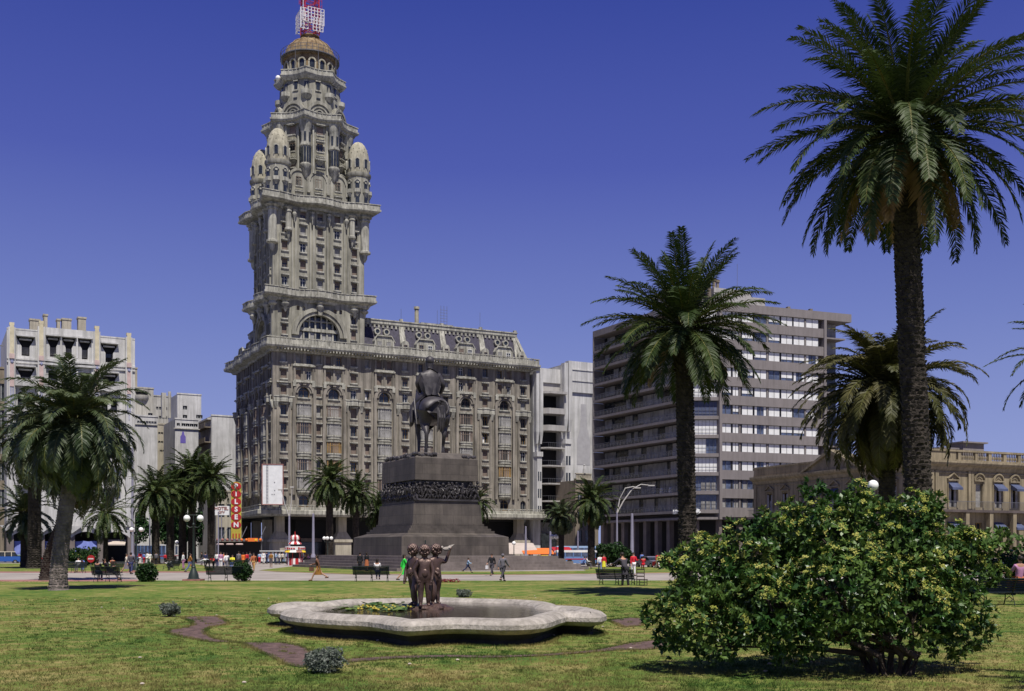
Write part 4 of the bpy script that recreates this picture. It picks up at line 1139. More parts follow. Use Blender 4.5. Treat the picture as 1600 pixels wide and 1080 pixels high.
# rider
rj = [J(0, -.12, 1.50, (.19, .16)), J(0, -.13, 1.72, (.17, .14)), J(0, -.13, 1.98, (.19, .13)), J(0, -.12, 2.10, (.15, .10)), J(0, -.10, 2.22, .07), J(0, -.08, 2.32, .11), J(0, -.06, 2.41, .125), J(0, -.06, 2.50, .08),
      J(-.17, -.02, 1.48, .13), J(-.36, .22, 1.30, .10), J(-.42, .12, 1.02, .075), J(-.43, .08, .84, .06), J(-.44, .24, .78, .05),
      J(.17, -.02, 1.48, .13), J(.36, .22, 1.30, .10), J(.42, .12, 1.02, .075), J(.43, .08, .84, .06), J(.44, .24, .78, .05),
      J(-.23, -.12, 2.06, .09), J(-.33, -.08, 1.84, .07), J(-.22, .14, 1.68, .055), J(-.16, .22, 1.67, .05),
      J(.23, -.12, 2.06, .09), J(.35, -.14, 1.82, .07), J(.33, .06, 1.66, .055), J(.32, .14, 1.65, .05)]
re_ = [(0, 1), (1, 2), (2, 3), (3, 4), (4, 5), (5, 6), (6, 7), (0, 8), (8, 9), (9, 10), (10, 11), (11, 12), (0, 13), (13, 14), (14, 15), (15, 16), (16, 17), (2, 18), (18, 19), (19, 20), (20, 21), (2, 22), (22, 23), (23, 24), (24, 25)]
me = skin(rj, re_, 2); me.materials.append(M['bronze_dark'])
for p in me.polygons: p.use_smooth = True
rider = link_mesh('rider', me, es)
cape = MB(); vs = []; prf = [(.06, .06, 2.20), (.17, .10, 2.155), (.27, .13, 2.10), (.31, .15, 1.99), (.295, .16, 1.86), (.25, .17, 1.74), (.21, .19, 1.62), (.10, .22, 1.50)]
nn = 14
for a_, b_, z_ in prf:
    for i in range(nn + 1):
        an = PI + PI * i / nn; wv = 1 + .13 * math.sin(i * 2.3 + z_ * 3) * (2.25 - z_) * 1.4
        vs.append((a_ * math.cos(an) * wv * K, (-.10 + b_ * math.sin(an) * wv) * K, (z_ + (.05 * math.cos(i * .9) if z_ < 1.7 else 0)) * K))
for a_, b_, z_ in prf:
    for i in range(nn + 1):
        an = PI + PI * i / nn; vs.append((a_ * .9 * math.cos(an) * K, (-.08 + b_ * .88 * math.sin(an)) * K, z_ * K))
h_ = len(prf) * (nn + 1); fs = []
for j in range(len(prf) - 1):
    for i in range(nn):
        a = j * (nn + 1) + i; fs.append((a, a + 1, a + nn + 2, a + nn + 1)); b = a + h_; fs.append((b + nn + 1, b + nn + 2, b + 1, b))
cape.add(vs, fs); cape.build('cape', 'bronze_dark', rider, smooth=True, fix=False)
hm = MB(); hm.ball(tuple(c * K for c in (0, -.08, 2.44)), (.118 * K, .128 * K, .12 * K), 12, 8); hm.build('hair', 'bronze_dark', rider, smooth=True)
sw = MB(); sw.tube(kp([(-.40, -.05, 1.45), (-.42, -.30, 1.05), (-.41, -.45, .70)]), [.02 * K, .022 * K, .012 * K], 6); sw.build('sabre', 'bronze_dark', rider)
mb = MB()
for x, y in ((-.22, -.72), (.22, -.44), (-.13, .60)): pass

# ------------------------------------------------------------------ figures
POSES = {
    'stand': dict(ll=(2, 2), rl=(-3, 2), la=(5, 12, 8), ra=(-3, 12, 8), lean=0),
    'walk': dict(ll=(28, 8), rl=(-24, 18), la=(-28, 20, 6), ra=(26, 28, 6), lean=3),
    'stride': dict(ll=(34, 12), rl=(-32, 28), la=(-34, 40, 8), ra=(32, 50, 8), lean=7),
    'talk': dict(ll=(6, 3), rl=(-6, 4), la=(20, 85, 12), ra=(4, 10, 8), lean=2),
    'lean': dict(ll=(10, 4), rl=(-8, 4), la=(55, 20, 14), ra=(40, 60, 14), lean=24),
    'bend': dict(ll=(30, 10), rl=(-4, 12), la=(70, 12, 6), ra=(75, 12, 6), lean=78),
    'sit': dict(ll=(84, 84), rl=(80, 86), la=(35, 50, 8), ra=(30, 60, 10), lean=-6),
    'crouch': dict(ll=(112, 135), rl=(100, 130), la=(60, 40, 8), ra=(50, 60, 8), lean=22),
    'lounge': dict(ll=(62, 30), rl=(56, 26), la=(20, 40, 20), ra=(30, 70, 14), lean=-30),
}
def skeleton(p, sex='m', kid=False):
    s = dict(POSES[p]) if isinstance(p, str) else dict(p)
    Lt, Lc = .43, .42
    def leg(x, th, kn):
        hip = Vector((x, 0, 0)); t = R(th); k = t - R(kn)
        knee = hip + Vector((0, math.sin(t), -math.cos(t))) * Lt
        ank = knee + Vector((0, math.sin(k), -math.cos(k))) * Lc
        f = ank + Vector((0, .15 if kn < 60 else .14, -.045)); return hip, knee, ank, f
    lj, rj_ = leg(-.09, *s['ll']), leg(.09, *s['rl'])
    low = min(min(v.z for v in lj), min(v.z for v in rj_)) - .035
    ln_ = R(s['lean']); up = Vector((0, math.sin(ln_), math.cos(ln_))); fw = Vector((0, math.cos(ln_), -math.sin(ln_)))
    ch = up * .30; sh = up * .50; nk = up * .57; hd = nk + (up * .6 + Vector((0, 0, .4))).normalized() * .13
    sw_ = .185 if sex == 'm' else .16
    def arm(x, a):
        sgn = 1 if x > 0 else -1; t = R(a[0]) ; S = sh + Vector((x, 0, -.02)); side = Vector((sgn * math.sin(R(a[2])), 0, 0))
        d = (Vector((0, math.sin(t), -math.cos(t))) + side).normalized(); E = S + d * .28
        t2 = t + R(a[1]); d2 = (Vector((0, math.sin(t2), -math.cos(t2))) + side * .3).normalized(); Wr = E + d2 * .25
        return S, E, Wr, d2
    LA, RA = arm(-sw_, s['la']), arm(sw_, s['ra'])
    off = Vector((0, 0, -low))
    return dict(hip=Vector((0, 0, .02)) + off, ch=ch + off, sh=sh + off, nk=nk + off, hd=hd + off, up=up, fw=fw,
                ll=[v + off for v in lj], rl=[v + off for v in rj_], la=[v + off for v in LA[:3]] + [LA[3]], ra=[v + off for v in RA[:3]] + [RA[3]])
def body_mesh(k, sex, hands=True):
    up = k['up']; js = [(k['hip'], (.125, .10)), (k['hip'] * .5 + k['ch'] * .5, (.11, .09)), (k['ch'], (.13, .10)), (k['sh'], (.11, .08)), (k['nk'], .05), (k['nk'] * .6 + k['hd'] * .4, .06), (k['hd'], .088), (k['hd'] + up * .09, .06)]
    ed = [(i, i + 1) for i in range(7)]
    for key in ('ll', 'rl'):
        h, kn, an, ft = k[key]; b = len(js); js += [(h, .085), ((h + kn) / 2, .075), (kn, .055), ((kn * .6 + an * .4), .052), (an, .036), (ft, .032)]
        ed += [(0, b)] + [(b + i, b + i + 1) for i in range(5)]
    for key in ('la', 'ra'):
        S, E, Wr, d = k[key]; b = len(js); js += [(S, .052), (E, .038), (Wr, .026), (Wr + d * .07, (.038, .02))]; ed += [(3, b), (b, b + 1), (b + 1, b + 2), (b + 2, b + 3)]
        if hands:
            side = Vector((1, 0, 0))
            for q, L_ in ((-.024, .055), (-.008, .065), (.008, .062), (.022, .05)):
                c = len(js); js += [(Wr + d * .10 + side * q, .009), (Wr + d * (.10 + L_) + side * q * 1.2 + k['fw'] * .02, .007)]; ed += [(b + 3, c), (c, c + 1)]
            c = len(js); js += [(Wr + d * .05 + side * (.04 if key == 'la' else -.04), .010), (Wr + d * .085 + side * (.055 if key == 'la' else -.055) + k['fw'] * .02, .008)]; ed += [(b + 2, c), (c, c + 1)]
    return js, ed
def smooth(me):
    me.polygons.foreach_set('use_smooth', [True] * len(me.polygons))
def person(loc, rz, pose, top, bottom, label, sex='m', h=1.72, hairc='hair', skirt=None, coat=False, shoes='c_black', bag=None, z=0.0, group=None, hat=None, long_hair=False):
    k = skeleton(pose, sex); sc = h / 1.74
    t = thing('person', label, 'person', (loc[0], loc[1], z), rz, group or 'people in the plaza'); t.scale = (sc, sc, sc)
    js, ed = body_mesh(k, sex); me = skin(js, ed, 1); me.materials.append(M['skin']); smooth(me)
    # face: nose, eyes and mouth modelled into the body mesh
    mb = MB(); mesh_into(mb, me); bpy.data.meshes.remove(me)
    hd, fw, up = k['hd'], k['fw'], k['up']
    mb.ball(hd + fw * .088, (.014, .02, .022), 5, 4)
    for q in (-.032, .032): mb.ball(hd + fw * .078 + up * .025 + Vector((q, 0, 0)), .012, 5, 4)
    mb.ball(hd + fw * .078 - up * .04, (.025, .012, .008), 5, 4)
    for q in (-.088, .088): mb.ball(hd + Vector((q, 0, 0)), (.012, .022, .03), 5, 4)
    o = mb.build('body', 'skin', t, smooth=True, fix=False)
    hb = MB(); hb.ball(hd + up * .035 - fw * .02, (.1, .105, .098), 10, 7)
    if sex == 'f' or long_hair: hb.ball(hd - up * .04 - fw * .055, (.095, .06, .11), 8, 6)
    hb.build('hair', hairc, t, smooth=True)
    if hat: q = MB(); q.lathe(hd.x, hd.y, [(.15, hd.z + .07), (.15, hd.z + .085), (.09, hd.z + .09), (.085, hd.z + .17)], 10); q.build('hat', hat, t, smooth=True)
    # top garment
    g = .018 + (.012 if coat else 0)
    bot = k['hip'] - up * (.10 if not coat else .05)
    tj = [(bot, (.145 + g, .12 + g)), (k['hip'] * .5 + k['ch'] * .5, (.12 + g, .10 + g)), (k['ch'], (.135 + g, .105 + g)), (k['sh'], (.12 + g, .085 + g)), (k['nk'] * .7 + k['sh'] * .3, .06)]
    te = [(0, 1), (1, 2), (2, 3), (3, 4)]
    for key in ('la', 'ra'):
        S, E, Wr, d = k[key]; b = len(tj); tj += [(S, .06 + g * .6), (E, .05 + g * .4), (Wr - d * .02, .04 + g * .3)]; te += [(3, b), (b, b + 1), (b + 1, b + 2)]
    me = skin(tj, te, 1); me.materials.append(M[top]); smooth(me); link_mesh('coat' if coat else 'shirt', me, t)
    if coat and not skirt:
        q = MB(); h0 = k['hip']
        q.prism([(.17 * math.cos(i * PI / 6), h0.y + .14 * math.sin(i * PI / 6)) for i in range(12)], h0.z - .28, h0.z + .05, [(.15 * math.cos(i * PI / 6), h0.y + .12 * math.sin(i * PI / 6)) for i in range(12)])
        q.build('coat_skirt', top, t, smooth=True)
    if skirt:
        q = MB(); h0 = k['hip']; Ls = .46 if pose not in ('sit',) else .2
        q.prism([(.22 * math.cos(i * PI / 6), h0.y + (.24 if pose != 'stand' else .18) * math.sin(i * PI / 6)) for i in range(12)], h0.z - Ls, h0.z + .12, [(.14 * math.cos(i * PI / 6), h0.y + .11 * math.sin(i * PI / 6)) for i in range(12)])
        q.build('skirt', skirt, t, smooth=True)
    if bottom:
        bj = [(k['hip'], (.15, .125))]; be = []
        for key in ('ll', 'rl'):
            hh, kn, an, ft = k[key]; b = len(bj); bj += [(hh, .10), ((hh + kn) / 2, .092), (kn, .072), (an + (kn - an) * .12, .062)]; be += [(0, b), (b, b + 1), (b + 1, b + 2), (b + 2, b + 3)]
        me = skin(bj, be, 1); me.materials.append(M[bottom]); smooth(me); link_mesh('trousers', me, t)
    for key in ('ll', 'rl'):
        hh, kn, an, ft = k[key]; q = MB(); q.tube([an - Vector((0, .05, .02)), (an + ft) / 2, ft + Vector((0, .03, 0))], [.042, .045, .03], 8); q.build('shoe', shoes, t, smooth=True)
    if bag:
        Wr = k['ra'][2]; q = MB(); q.cbox((Wr.x + .03, Wr.y, Wr.z - .30), (.12, .28, .26)); q.tube([(Wr.x + .03, Wr.y - .08, Wr.z - .18), (Wr.x + .02, Wr.y, Wr.z - .04), (Wr.x + .03, Wr.y + .08, Wr.z - .18)], .012, 5); q.build('handbag', bag, t)
    return t

# bronze children on the fountain rocks
def rock(mb, cx, cy, cz, r, seed):
    rr = random.Random(seed); n = 9
    mb.ball((cx, cy, cz), (r * rr.uniform(.9, 1.2), r * rr.uniform(.8, 1.1), r * rr.uniform(.45, .6)), 9, 6)
FS = Vector((-2.18, FO.y + .75))
cg = thing('fountain_sculpture', 'group of three brown bronze children on rocks in the middle of the pool', 'sculpture', (FS.x, FS.y, .30))
cg.scale = (1.10, 1.10, 1.22)
rk = MB()
for k in range(16):
    a = k * 2.4; rk.cut(); rock(rk, .5 * math.cos(a) * (.4 + k / 20), .4 * math.sin(a) * (.4 + k / 20), .02 + .055 * (k % 3), .17, k)
mm = MB(); mm.v, mm.f, mm.m = rk.v, rk.f, rk.m; mm.build('rock_base', 'bronze_brown', cg)
def child(x, y, rz, la, ra, ll, rl, lean, hy, headturn=0.0):
    """standing nude toddler figure, height about 1.32"""
    s = 1.0; Rz = Matrix.Rotation(rz, 3, 'Z')
    def V(a, b, c): return Rz @ Vector((a, b, c)) + Vector((x, y, hy))
    js = [(V(0, 0, .60), (.135, .12)), (V(0, .015, .72), (.125, .12)), (V(0, .01 + lean * .5, .86), (.125, .10)), (V(0, lean, .95), (.11, .075)), (V(0, lean, 1.00), .05), (V(0, lean + .01, 1.06), .07), (V(headturn * .03, lean + .02, 1.14), .112), (V(headturn * .03, lean, 1.22), .07)]
    ed = [(i, i + 1) for i in range(7)]
    for sg, L_ in ((-1, ll), (1, rl)):
        b = len(js); a, c = L_
        js += [(V(sg * .075, 0, .54), .095), (V(sg * .085, a * .5, .42), .085), (V(sg * .085, a, .31), .062), (V(sg * .09, a * .6 + c * .4, .19), .058), (V(sg * .09, c, .06), .038), (V(sg * .10, c + .10, .03), .032)]
        ed += [(0, b)] + [(b + i, b + i + 1) for i in range(5)]
    for sg, A in ((-1, la), (1, ra)):
        b = len(js); S = V(sg * .13, lean, .93); E = V(*A[0]); W_ = V(*A[1]); d = (W_ - E).normalized()
        js += [(S, .055), (E, .042), (W_, .03), (W_ + d * .05, .032)]; ed += [(3, b), (b, b + 1), (b + 1, b + 2), (b + 2, b + 3)]
        sd = d.cross(Vector((0, 1, .2))).normalized()
        for q, ln2 in ((-.022, .035), (-.008, .042), (.008, .04), (.02, .032)):
            c = len(js); js += [(W_ + d * .075 + sd * q, .009), (W_ + d * (.075 + ln2) + sd * q, .008)]; ed += [(b + 3, c), (c, c + 1)]
        c = len(js); js += [(W_ + d * .04 + sd * .035, .01), (W_ + d * .07 + sd * .05, .008)]; ed += [(b + 2, c), (c, c + 1)]
    js = [(q, (r[0] * 1.14, r[1] * 1.14) if hasattr(r, '__len__') else (r * 1.14 if r > .015 else r)) for q, r in js]
    me = skin(js, ed, 2); mb = MB(); mesh_into(mb, me); bpy.data.meshes.remove(me)
    hc = js[6][0]; f = Rz @ Vector((0, 1, 0)); sx_ = Rz @ Vector((1, 0, 0)); U = Vector((0, 0, 1))
    mb.ball(hc + f * .120, (.016, .016, .02), 7, 5); mb.ball(hc + f * .10 - U * .045, (.028, .022, .012), 7, 4); mb.ball(hc + f * .075 - U * .075, (.035, .03, .025), 7, 5)
    for q in (-1, 1):
        mb.ball(hc + f * .09 + sx_ * q * .042 + U * .02, .018, 7, 5); mb.ball(hc + f * .06 + sx_ * q * .06 - U * .04, (.04, .04, .04), 7, 5); mb.ball(hc + sx_ * q * .112, (.018, .03, .035), 6, 5)
    mb.ball(V(0, .125, .70), (.08, .03, .09), 8, 6)
    o = mb.build('child_figure', 'bronze_brown', cg, smooth=True, fix=False)
    hb = MB()
    hb.ball(hc + U * .02 - f * .02, (.115, .11, .112), 10, 7)
    for k in range(90):
        u = k / 90; ph = k * 2.39996; zc = 1 - 1.5 * u; rr = math.sqrt(max(0, 1 - zc * zc))
        p = Vector((math.cos(ph) * rr, math.sin(ph) * rr, zc))
        if p.y > .45 and p.z < .25: continue
        hb.ball(hc + Rz @ (p * .105) + U * .01, .036, 6, 5)
    hb.build('curly_hair', 'bronze_brown', o, smooth=True)
    return o
child(0.0, -.24, PI + .15, ((-.20, .05, .74), (-.15, .12, .55)), ((.24, .02, .76), (.16, .08, .56)), (.04, .0), (.02, .06), .02, .15)
child(-.25, .06, PI - .75, ((-.22, .10, .76), (-.10, .20, .68)), ((.24, .05, .74), (.20, .12, .55)), (.10, .02), (-.04, -.06), .02, .17, .5)
child(.21, .12, PI + .55, ((-.27, .02, .90), (-.35, .06, 1.14)), ((.20, .12, .78), (.08, .22, .68)), (-.06, -.02), (.12, .06), .02, .17, -.5)
dv = MB(); dx, dy, dz = .50, .08, 1.30
dv.ball((dx - .02, dy, dz + .04), (.09, .05, .045), 9, 6); dv.ball((dx - .12, dy, dz + .075), .03, 7, 5)
for s_ in (-1, 1): dv.add([(dx - .04, dy + s_ * .03, dz + .06), (dx + .06, dy + s_ * .05, dz + .06), (dx + .17, dy + s_ * .03, dz + .14), (dx + .06, dy + s_ * .02, dz + .12)], [(0, 1, 2, 3)])
dv.add([(dx + .04, dy - .03, dz + .04), (dx + .04, dy + .03, dz + .04), (dx + .14, dy + .03, dz + .03), (dx + .14, dy - .03, dz + .03)], [(0, 1, 2, 3)])
dv.build('dove', 'rim_stone', cg, smooth=True)
sp = MB(); sp.tube([(0, 0, 1.2), (0, 0, 1.52)], .014, 6); sp.build('water_jet_pipe', 'iron_green', cg)
# ------------------------------------------------------------------ art deco block on the left
AM = math.atan2(UY, UX)
dk = thing('apartment_building', 'white art deco block with coloured pilasters and funnel shaped window hoods', 'building', (-84.8, 182.6, -.12), AM)
Wd = 20.6
wl = MB(); hol = []
def funnel(mb, gb, x, z, w, h, wb, dark=True, glass=True):
    """deep window niche: wide canopy narrowing down to the window"""
    hol.append((x - w / 2, x + w / 2, z, z + h))
    d = 1.3
    t = z + h; m = z + h * .48
    # inner sloping cheeks
    for s_ in (-1, 1):
        mb.add([(x + s_ * w / 2, .02, t), (x + s_ * w / 2, .02, t - h * .12), (x + s_ * wb / 2, .02, m), (x + s_ * wb / 2, .02, z), (x + s_ * w / 2, .02, z),
                (x + s_ * w / 2, d, t), (x + s_ * w / 2, d, t - h * .12), (x + s_ * wb / 2, d, m), (x + s_ * wb / 2, d, z), (x + s_ * w / 2, d, z)],
               [(1, 2, 3, 4), (1, 6, 7, 2), (2, 7, 8, 3)])
    mb.box(x - w / 2 - .15, -.9, t - .05, x + w / 2 + .15, .3, t + .18); mb.box(x - w / 2 * .75, .2, t - .55, x + w / 2 * .75, .5, t - .3)
    gb.mi = 0; gb.cut(); gb.box(x - w / 2, d, z, x + w / 2, d + .1, t)
    gb.mi = 1 + (rnd.random() < .4); gb.box(x - wb / 2 + .05, d - .15, z + h * (.3 if gb.mi == 2 else .12), x + wb / 2 - .05, d - .02, z + h * .5)
gb = MB()
for x in (2.9, 16.3): funnel(wl, gb, x, 34.9, 2.7, 3.3, 1.25)
for x in (7.2, 9.7, 12.3): funnel(wl, gb, x, 35.1, 2.2, 3.6, 1.0)
for x in (2.9, 16.3): funnel(wl, gb, x, 29.9, 2.9, 3.2, 1.6)
def niche(x, z, w, h, arch=False):
    hol.append((x - w / 2, x + w / 2, z, z + h, arch)); gb.mi = 0; gb.cut(); gb.box(x - w / 2 - .05, .9, z - .05, x + w / 2 + .05, 1.0, z + h + .05)
    gb.mi = 1; gb.box(x - w / 2 + .15, .7, z + .1, x + w / 2 - .15, .88, z + h * .55)
for x in (7.2, 9.7, 12.3):
    niche(x, 29.8, 1.5, 3.0)
    for z in (25.6, 21.6, 17.6, 13.6): niche(x, z, 1.5, 2.4)
for x in (15.5, 17.1): niche(x, 25.2, 1.05, 3.6, True)
for x in (2.2, 3.7): niche(x, 25.2, 1.05, 3.6, True)
for z in (21.2, 17.2, 13.2, 9.4):
    for x in (2.9, 16.3): niche(x, z, 1.8, 2.2)
for x in (7.2, 9.7, 12.3): niche(x, 9.4, 1.5, 2.2)
arches = [(a, a + 3.7, -.2, 4.6, True) for a in (1.1, 5.9, 10.7, 15.5)]
wl.wall(0, Wd, -.12, 39.2, hol); 
wl2 = MB()
wl.v, wl.f, wl.m = [], [], []
gb2 = gb
wl.wall(0, Wd, 6.0, 39.2, [h for h in hol], 1.3)
for x, w_, h_, wb, z in [(2.9, 2.7, 3.3, 1.25, 34.9), (16.3, 2.7, 3.3, 1.25, 34.9), (7.2, 2.2, 3.6, 1.0, 35.1), (9.7, 2.2, 3.6, 1.0, 35.1), (12.3, 2.2, 3.6, 1.0, 35.1), (2.9, 2.9, 3.2, 1.6, 29.9), (16.3, 2.9, 3.2, 1.6, 29.9)]:
    d = 1.28; t = z + h_; m = z + h_ * .48
    for s_ in (-1, 1):
        wl.add([(x + s_ * w_ / 2, .02, t - h_ * .12), (x + s_ * wb / 2, .02, m), (x + s_ * wb / 2, .02, z), (x + s_ * w_ / 2, .02, z),
                (x + s_ * w_ / 2, d, t - h_ * .12), (x + s_ * wb / 2, d, m), (x + s_ * wb / 2, d, z), (x + s_ * w_ / 2, d, z)], [(0, 1, 2, 3), (0, 4, 5, 1), (1, 5, 6, 2)])
    wl.box(x - w_ / 2 - .12, -.7, t - .1, x + w_ / 2 + .12, .3, t + .12); wl.box(x - w_ * .36, .3, t - .62, x + w_ * .36, .6, t - .36)
wl.box(1.6, 1.6, 6, Wd, 18, 39.0); wl.box(0, 0.01, 5.3, Wd, 4, 6.0)
for a in (.05, Wd - .06): wl.add([(a, 0, 6), (a, 18, 6), (a, 18, 39.2), (a, 0, 39.2)], [(0, 1, 2, 3)])
wl.box(4.9, -.35, 6.2, 14.6, .02, 29.0); wl.box(4.9, -.35, 38.9, 14.6, 1.0, 40.0); wl.box(0, -.05, 39.2, Wd, .4, 39.45)
for x in (5.9, 8.45, 11.0, 13.5): wl.box(x - .16, -.36, 29.0, x + .16, .05, 39.1)
for z in (34.2, 33.6): wl.box(.0, -.25, z, Wd, .03, z + .3); wl.box(4.9, -.7, z, 14.6, -.2, z + .35)
dw = wl.build('wall', 'plaster_white', dk)
gb.build_each('window', ['void', 'curtain', 'glass'], dk)
def railing_box(mb, x0, x1, y, z, h, d):
    mb.box(x0, -d, z - .2, x1, .05, z); mb.box(x0, -d, z, x1, -d + .1, z + h); mb.box(x0, -d + .1, z, x0 + .1, .05, z + h); mb.box(x1 - .1, -d + .1, z, x1, .05, z + h)
for x, w_ in ((2.9, 3.4), (16.3, 3.4)):
    for z in (29.9, 25.0, 21.0, 17.0, 13.0): b = MB(); railing_box(b, x - w_ / 2, x + w_ / 2, 0, z, 1.0, .9); b.build('balcony', 'plaster_white', dk)
for z in (25.4, 21.4, 17.4, 13.4): b = MB(); railing_box(b, 6.0, 13.5, 0, z, 1.0, 1.3); b.build('balcony', 'plaster_white', dk)
for x in (.75, 5.3, 14.2, 19.5):
    p = MB(); z1 = 40.6 if x in (5.3, 14.2) else 39.9
    p.mi = 0; p.box(x - .55, -.62, 6.2, x + .55, .04, 40.0 if 3 < x < 15 else 39.5)
    p.mi = 1; p.box(x - .32, -.72, 34.8, x + .32, -.6, z1); p.box(x - .38, -.66, z1 - .1, x + .38, .1, z1 + .35)
    p.mi = 2; p.box(x - .32, -.72, 29.5, x + .32, -.6, 33.4); p.cbox((x, -.7, 34.6), (.8, .25, .8))
    p.mi = 3; p.cbox((x, -.76, 33.7), (.35, .2, .35), 0, 0, PI / 4)
    for q in (-.22, 0, .22): p.box(x + q - .05, -.74, 25.0 + abs(q) * 5, x + q + .05, -.6, 29.3)
    p.mi = 0; p.build('pilaster', ['plaster_white', 'plaster_yellow', 'plaster_pink', 'plaster_blue'], dk)
for x, z0, z1, w_ in ((6.3, 39, 42.6, .6), (4.6, 39, 41.6, 1.6), (8.4, 39, 42.0, .5), (9.7, 39, 42.2, 1.5), (12.2, 39, 42.7, 1.3)):
    p = MB(); p.box(x - w_ / 2, 3, z0, x + w_ / 2, 4.6, z1); 
    p.box(x - w_ / 2 - .1, 2.9, z1, x + w_ / 2 + .1, 4.7, z1 + .3); p.build('chimney', 'plaster_beige', dk)
# ground arcade with pointed plaster valances and blue tarps
for x in (.5, 5.3, 10.1, 14.9, 19.9):
    p = MB(); p.box(x - .55, -.3, 0, x + .55, .9, 4.9); p.build('arcade_pillar', 'granite_step', dk)
va = MB()
for x in (.5, 5.3, 10.1, 14.9):
    va.cut(); n = 10
    top = [(x + i * 4.8 / n, 6.05) for i in range(n + 1)]; bot = [(x + i * 4.8 / n, 4.2 + 1.05 * math.sin(PI * i / n) ** .8) for i in range(n + 1)]
    for i in range(n): va.vprism([bot[i], bot[i + 1], top[i + 1], top[i]], -.31, .8)
    va.add([(x, -.32, 4.95), (x + 1.5, -.32, 6.1), (x - 1.5, -.32, 6.1), (x, -1.0, 4.9), (x + 1.7, -1.0, 6.2), (x - 1.7, -1.0, 6.2)], [(3, 4, 5), (0, 1, 4, 3), (1, 2, 5, 4), (2, 0, 3, 5)])
va.build_each('arch_valance', 'plaster_white', dk)
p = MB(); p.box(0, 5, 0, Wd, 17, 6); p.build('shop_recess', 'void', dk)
for x0, x1 in ((1.2, 4.7), (6.0, 9.5), (10.8, 14.3)):
    p = MB(); n = 14; vs = []
    for i in range(n + 1):
        x = x0 + (x1 - x0) * i / n
        for z in (.1, 1.6, 3.6): vs.append((x, .45 + .07 * math.sin(i * 1.3 + z) + .1 * (z < 1), z - .05 * math.sin(i * .9)))
    p.add(vs, [(i * 3 + j, i * 3 + 3 + j, i * 3 + 4 + j, i * 3 + 1 + j) for i in range(n) for j in range(2)])
    p.build('blue_tarp', 'tarp_blue', dk, fix=False)
p = MB(); p.add([(15.6, .9, 3.9), (19.3, .9, 3.9), (18.9, -.2, 3.1), (15.9, -.2, 3.1), (15.9, -.2, 2.9), (18.9, -.2, 2.9)], [(0, 1, 2, 3), (3, 2, 5, 4)]); p.build('shop_awning', 'awning_beige', dk, fix=False)

# plain street blocks behind
def block(name, label, px0, px1, pytop, D, m, depth=14, z1=None, win=(), group='buildings along the avenue', trim=True, ang=None, cat='building'):
    a = AM if ang is None else ang
    p0 = P(px0, 860, D); c, s_ = math.cos(a), math.sin(a)
    t1 = (px1 - 800) / F; W_ = (t1 * D - p0.x) / (c - t1 * s_)
    z1 = z1 or (CH + (HY - pytop) * (D + W_ * s_ / 2) / F)
    t = thing(name, label, cat, (p0.x, D, -.12), a, group)
    hs = []; g = MB()
    for (xf, zt, w, h, nx, dx, nz, dz, kind) in win:
        for i in range(nx):
            for j in range(nz):
                x = xf * W_ + i * dx; z = z1 - zt - j * dz
                hs.append((x - w / 2, x + w / 2, z - h, z)); g.cut(); g.mi = kind; g.box(x - w / 2, .25, z - h, x + w / 2, .32, z)
                g.mi = 2; g.box(x - .03, .2, z - h, x + .03, .25, z)
    w_ = MB(); w_.wall(0, W_, 0, z1, hs, .3); w_.box(.01, .5, 0, W_ - .01, depth, z1 - .02)
    w_.add([(0, 0, 0), (0, .5, 0), (0, .5, z1), (0, 0, z1)], [(0, 1, 2, 3)]); w_.add([(W_, 0, 0), (W_, .5, 0), (W_, .5, z1), (W_, 0, z1)], [(0, 1, 2, 3)])
    w_.add([(0, 0, z1), (W_, 0, z1), (W_, .5, z1), (0, .5, z1)], [(0, 1, 2, 3)])
    if trim: w_.box(-.1, -.12, z1 - .05, W_ + .1, .4, z1 + .3)
    w_.build('wall', m, t); g.build_each('window', ['glass', 'shutter_grey', 'paint_white'], t)
    return t, W_, z1
t, w_, z1 = block('apartment_building', 'tall narrow beige tower block behind the art deco building', 200, 214.5, 575, 262, 'plaster_beige', 8)
t, w_, z1 = block('apartment_building', 'beige apartment block with a rounded top balcony at the left of the avenue', 203, 240, 606, 250, 'plaster_cream', 14, win=[(.86, 5.6, 1.0, 1.2, 1, 1, 2, 3.3, 0)])
p = MB(); p.lathe(2.6, 1.0, [(1.7, z1 - 2.6), (1.85, z1 - 2.4), (1.85, z1 - 1.6), (1.5, z1 - 1.55), (1.5, z1 - .9), (1.85, z1 - .85), (1.85, z1 - .35), (0.1, z1 - .3)], 20); p.build('rounded_balcony', 'plaster_cream', t, smooth=True)
p = MB(); p.lathe(2.6, 1.0, [(1.6, z1 - 1.54), (1.6, z1 - .91)], 20); p.build('balcony_opening', 'void', t)
t, w_, z1 = block('apartment_building', 'cream office block with two rows of small square windows, above the distant street', 240, 267.5, 619, 300, 'plaster_cream', 14, win=[(.2, 2.9, .55, .8, 5, .78, 2, 2.5, 0)])
t, w_, z1 = block('apartment_building', 'white flat roofed block with two dark windows high above the street', 277, 314.5, 616, 285, 'plaster_white', 12, win=[(.32, 3.0, 1.1, 1.0, 1, 1, 2, 2.4, 0), (.86, 5.2, .9, .9, 2, .75, 1, 1, 0)])
p = MB(); p.lathe(-1.2, 4, [(.4, z1 - 6), (.4, z1 + 1.0)], 8); p.box(-3.2, 3.8, z1 - 6, -2.1, 5, z1 + .6); p.build('roof_pipe', 'plaster_cream', t)
t, w_, z1 = block('apartment_building', 'beige stepped block between two blank party walls', 244, 275, 663, 270, 'plaster_beige', 12, win=[(.16, 1.9, .5, .55, 6, .62, 2, 2.2, 0), (.24, 6.3, .5, .5, 5, .62, 1, 1, 0)])
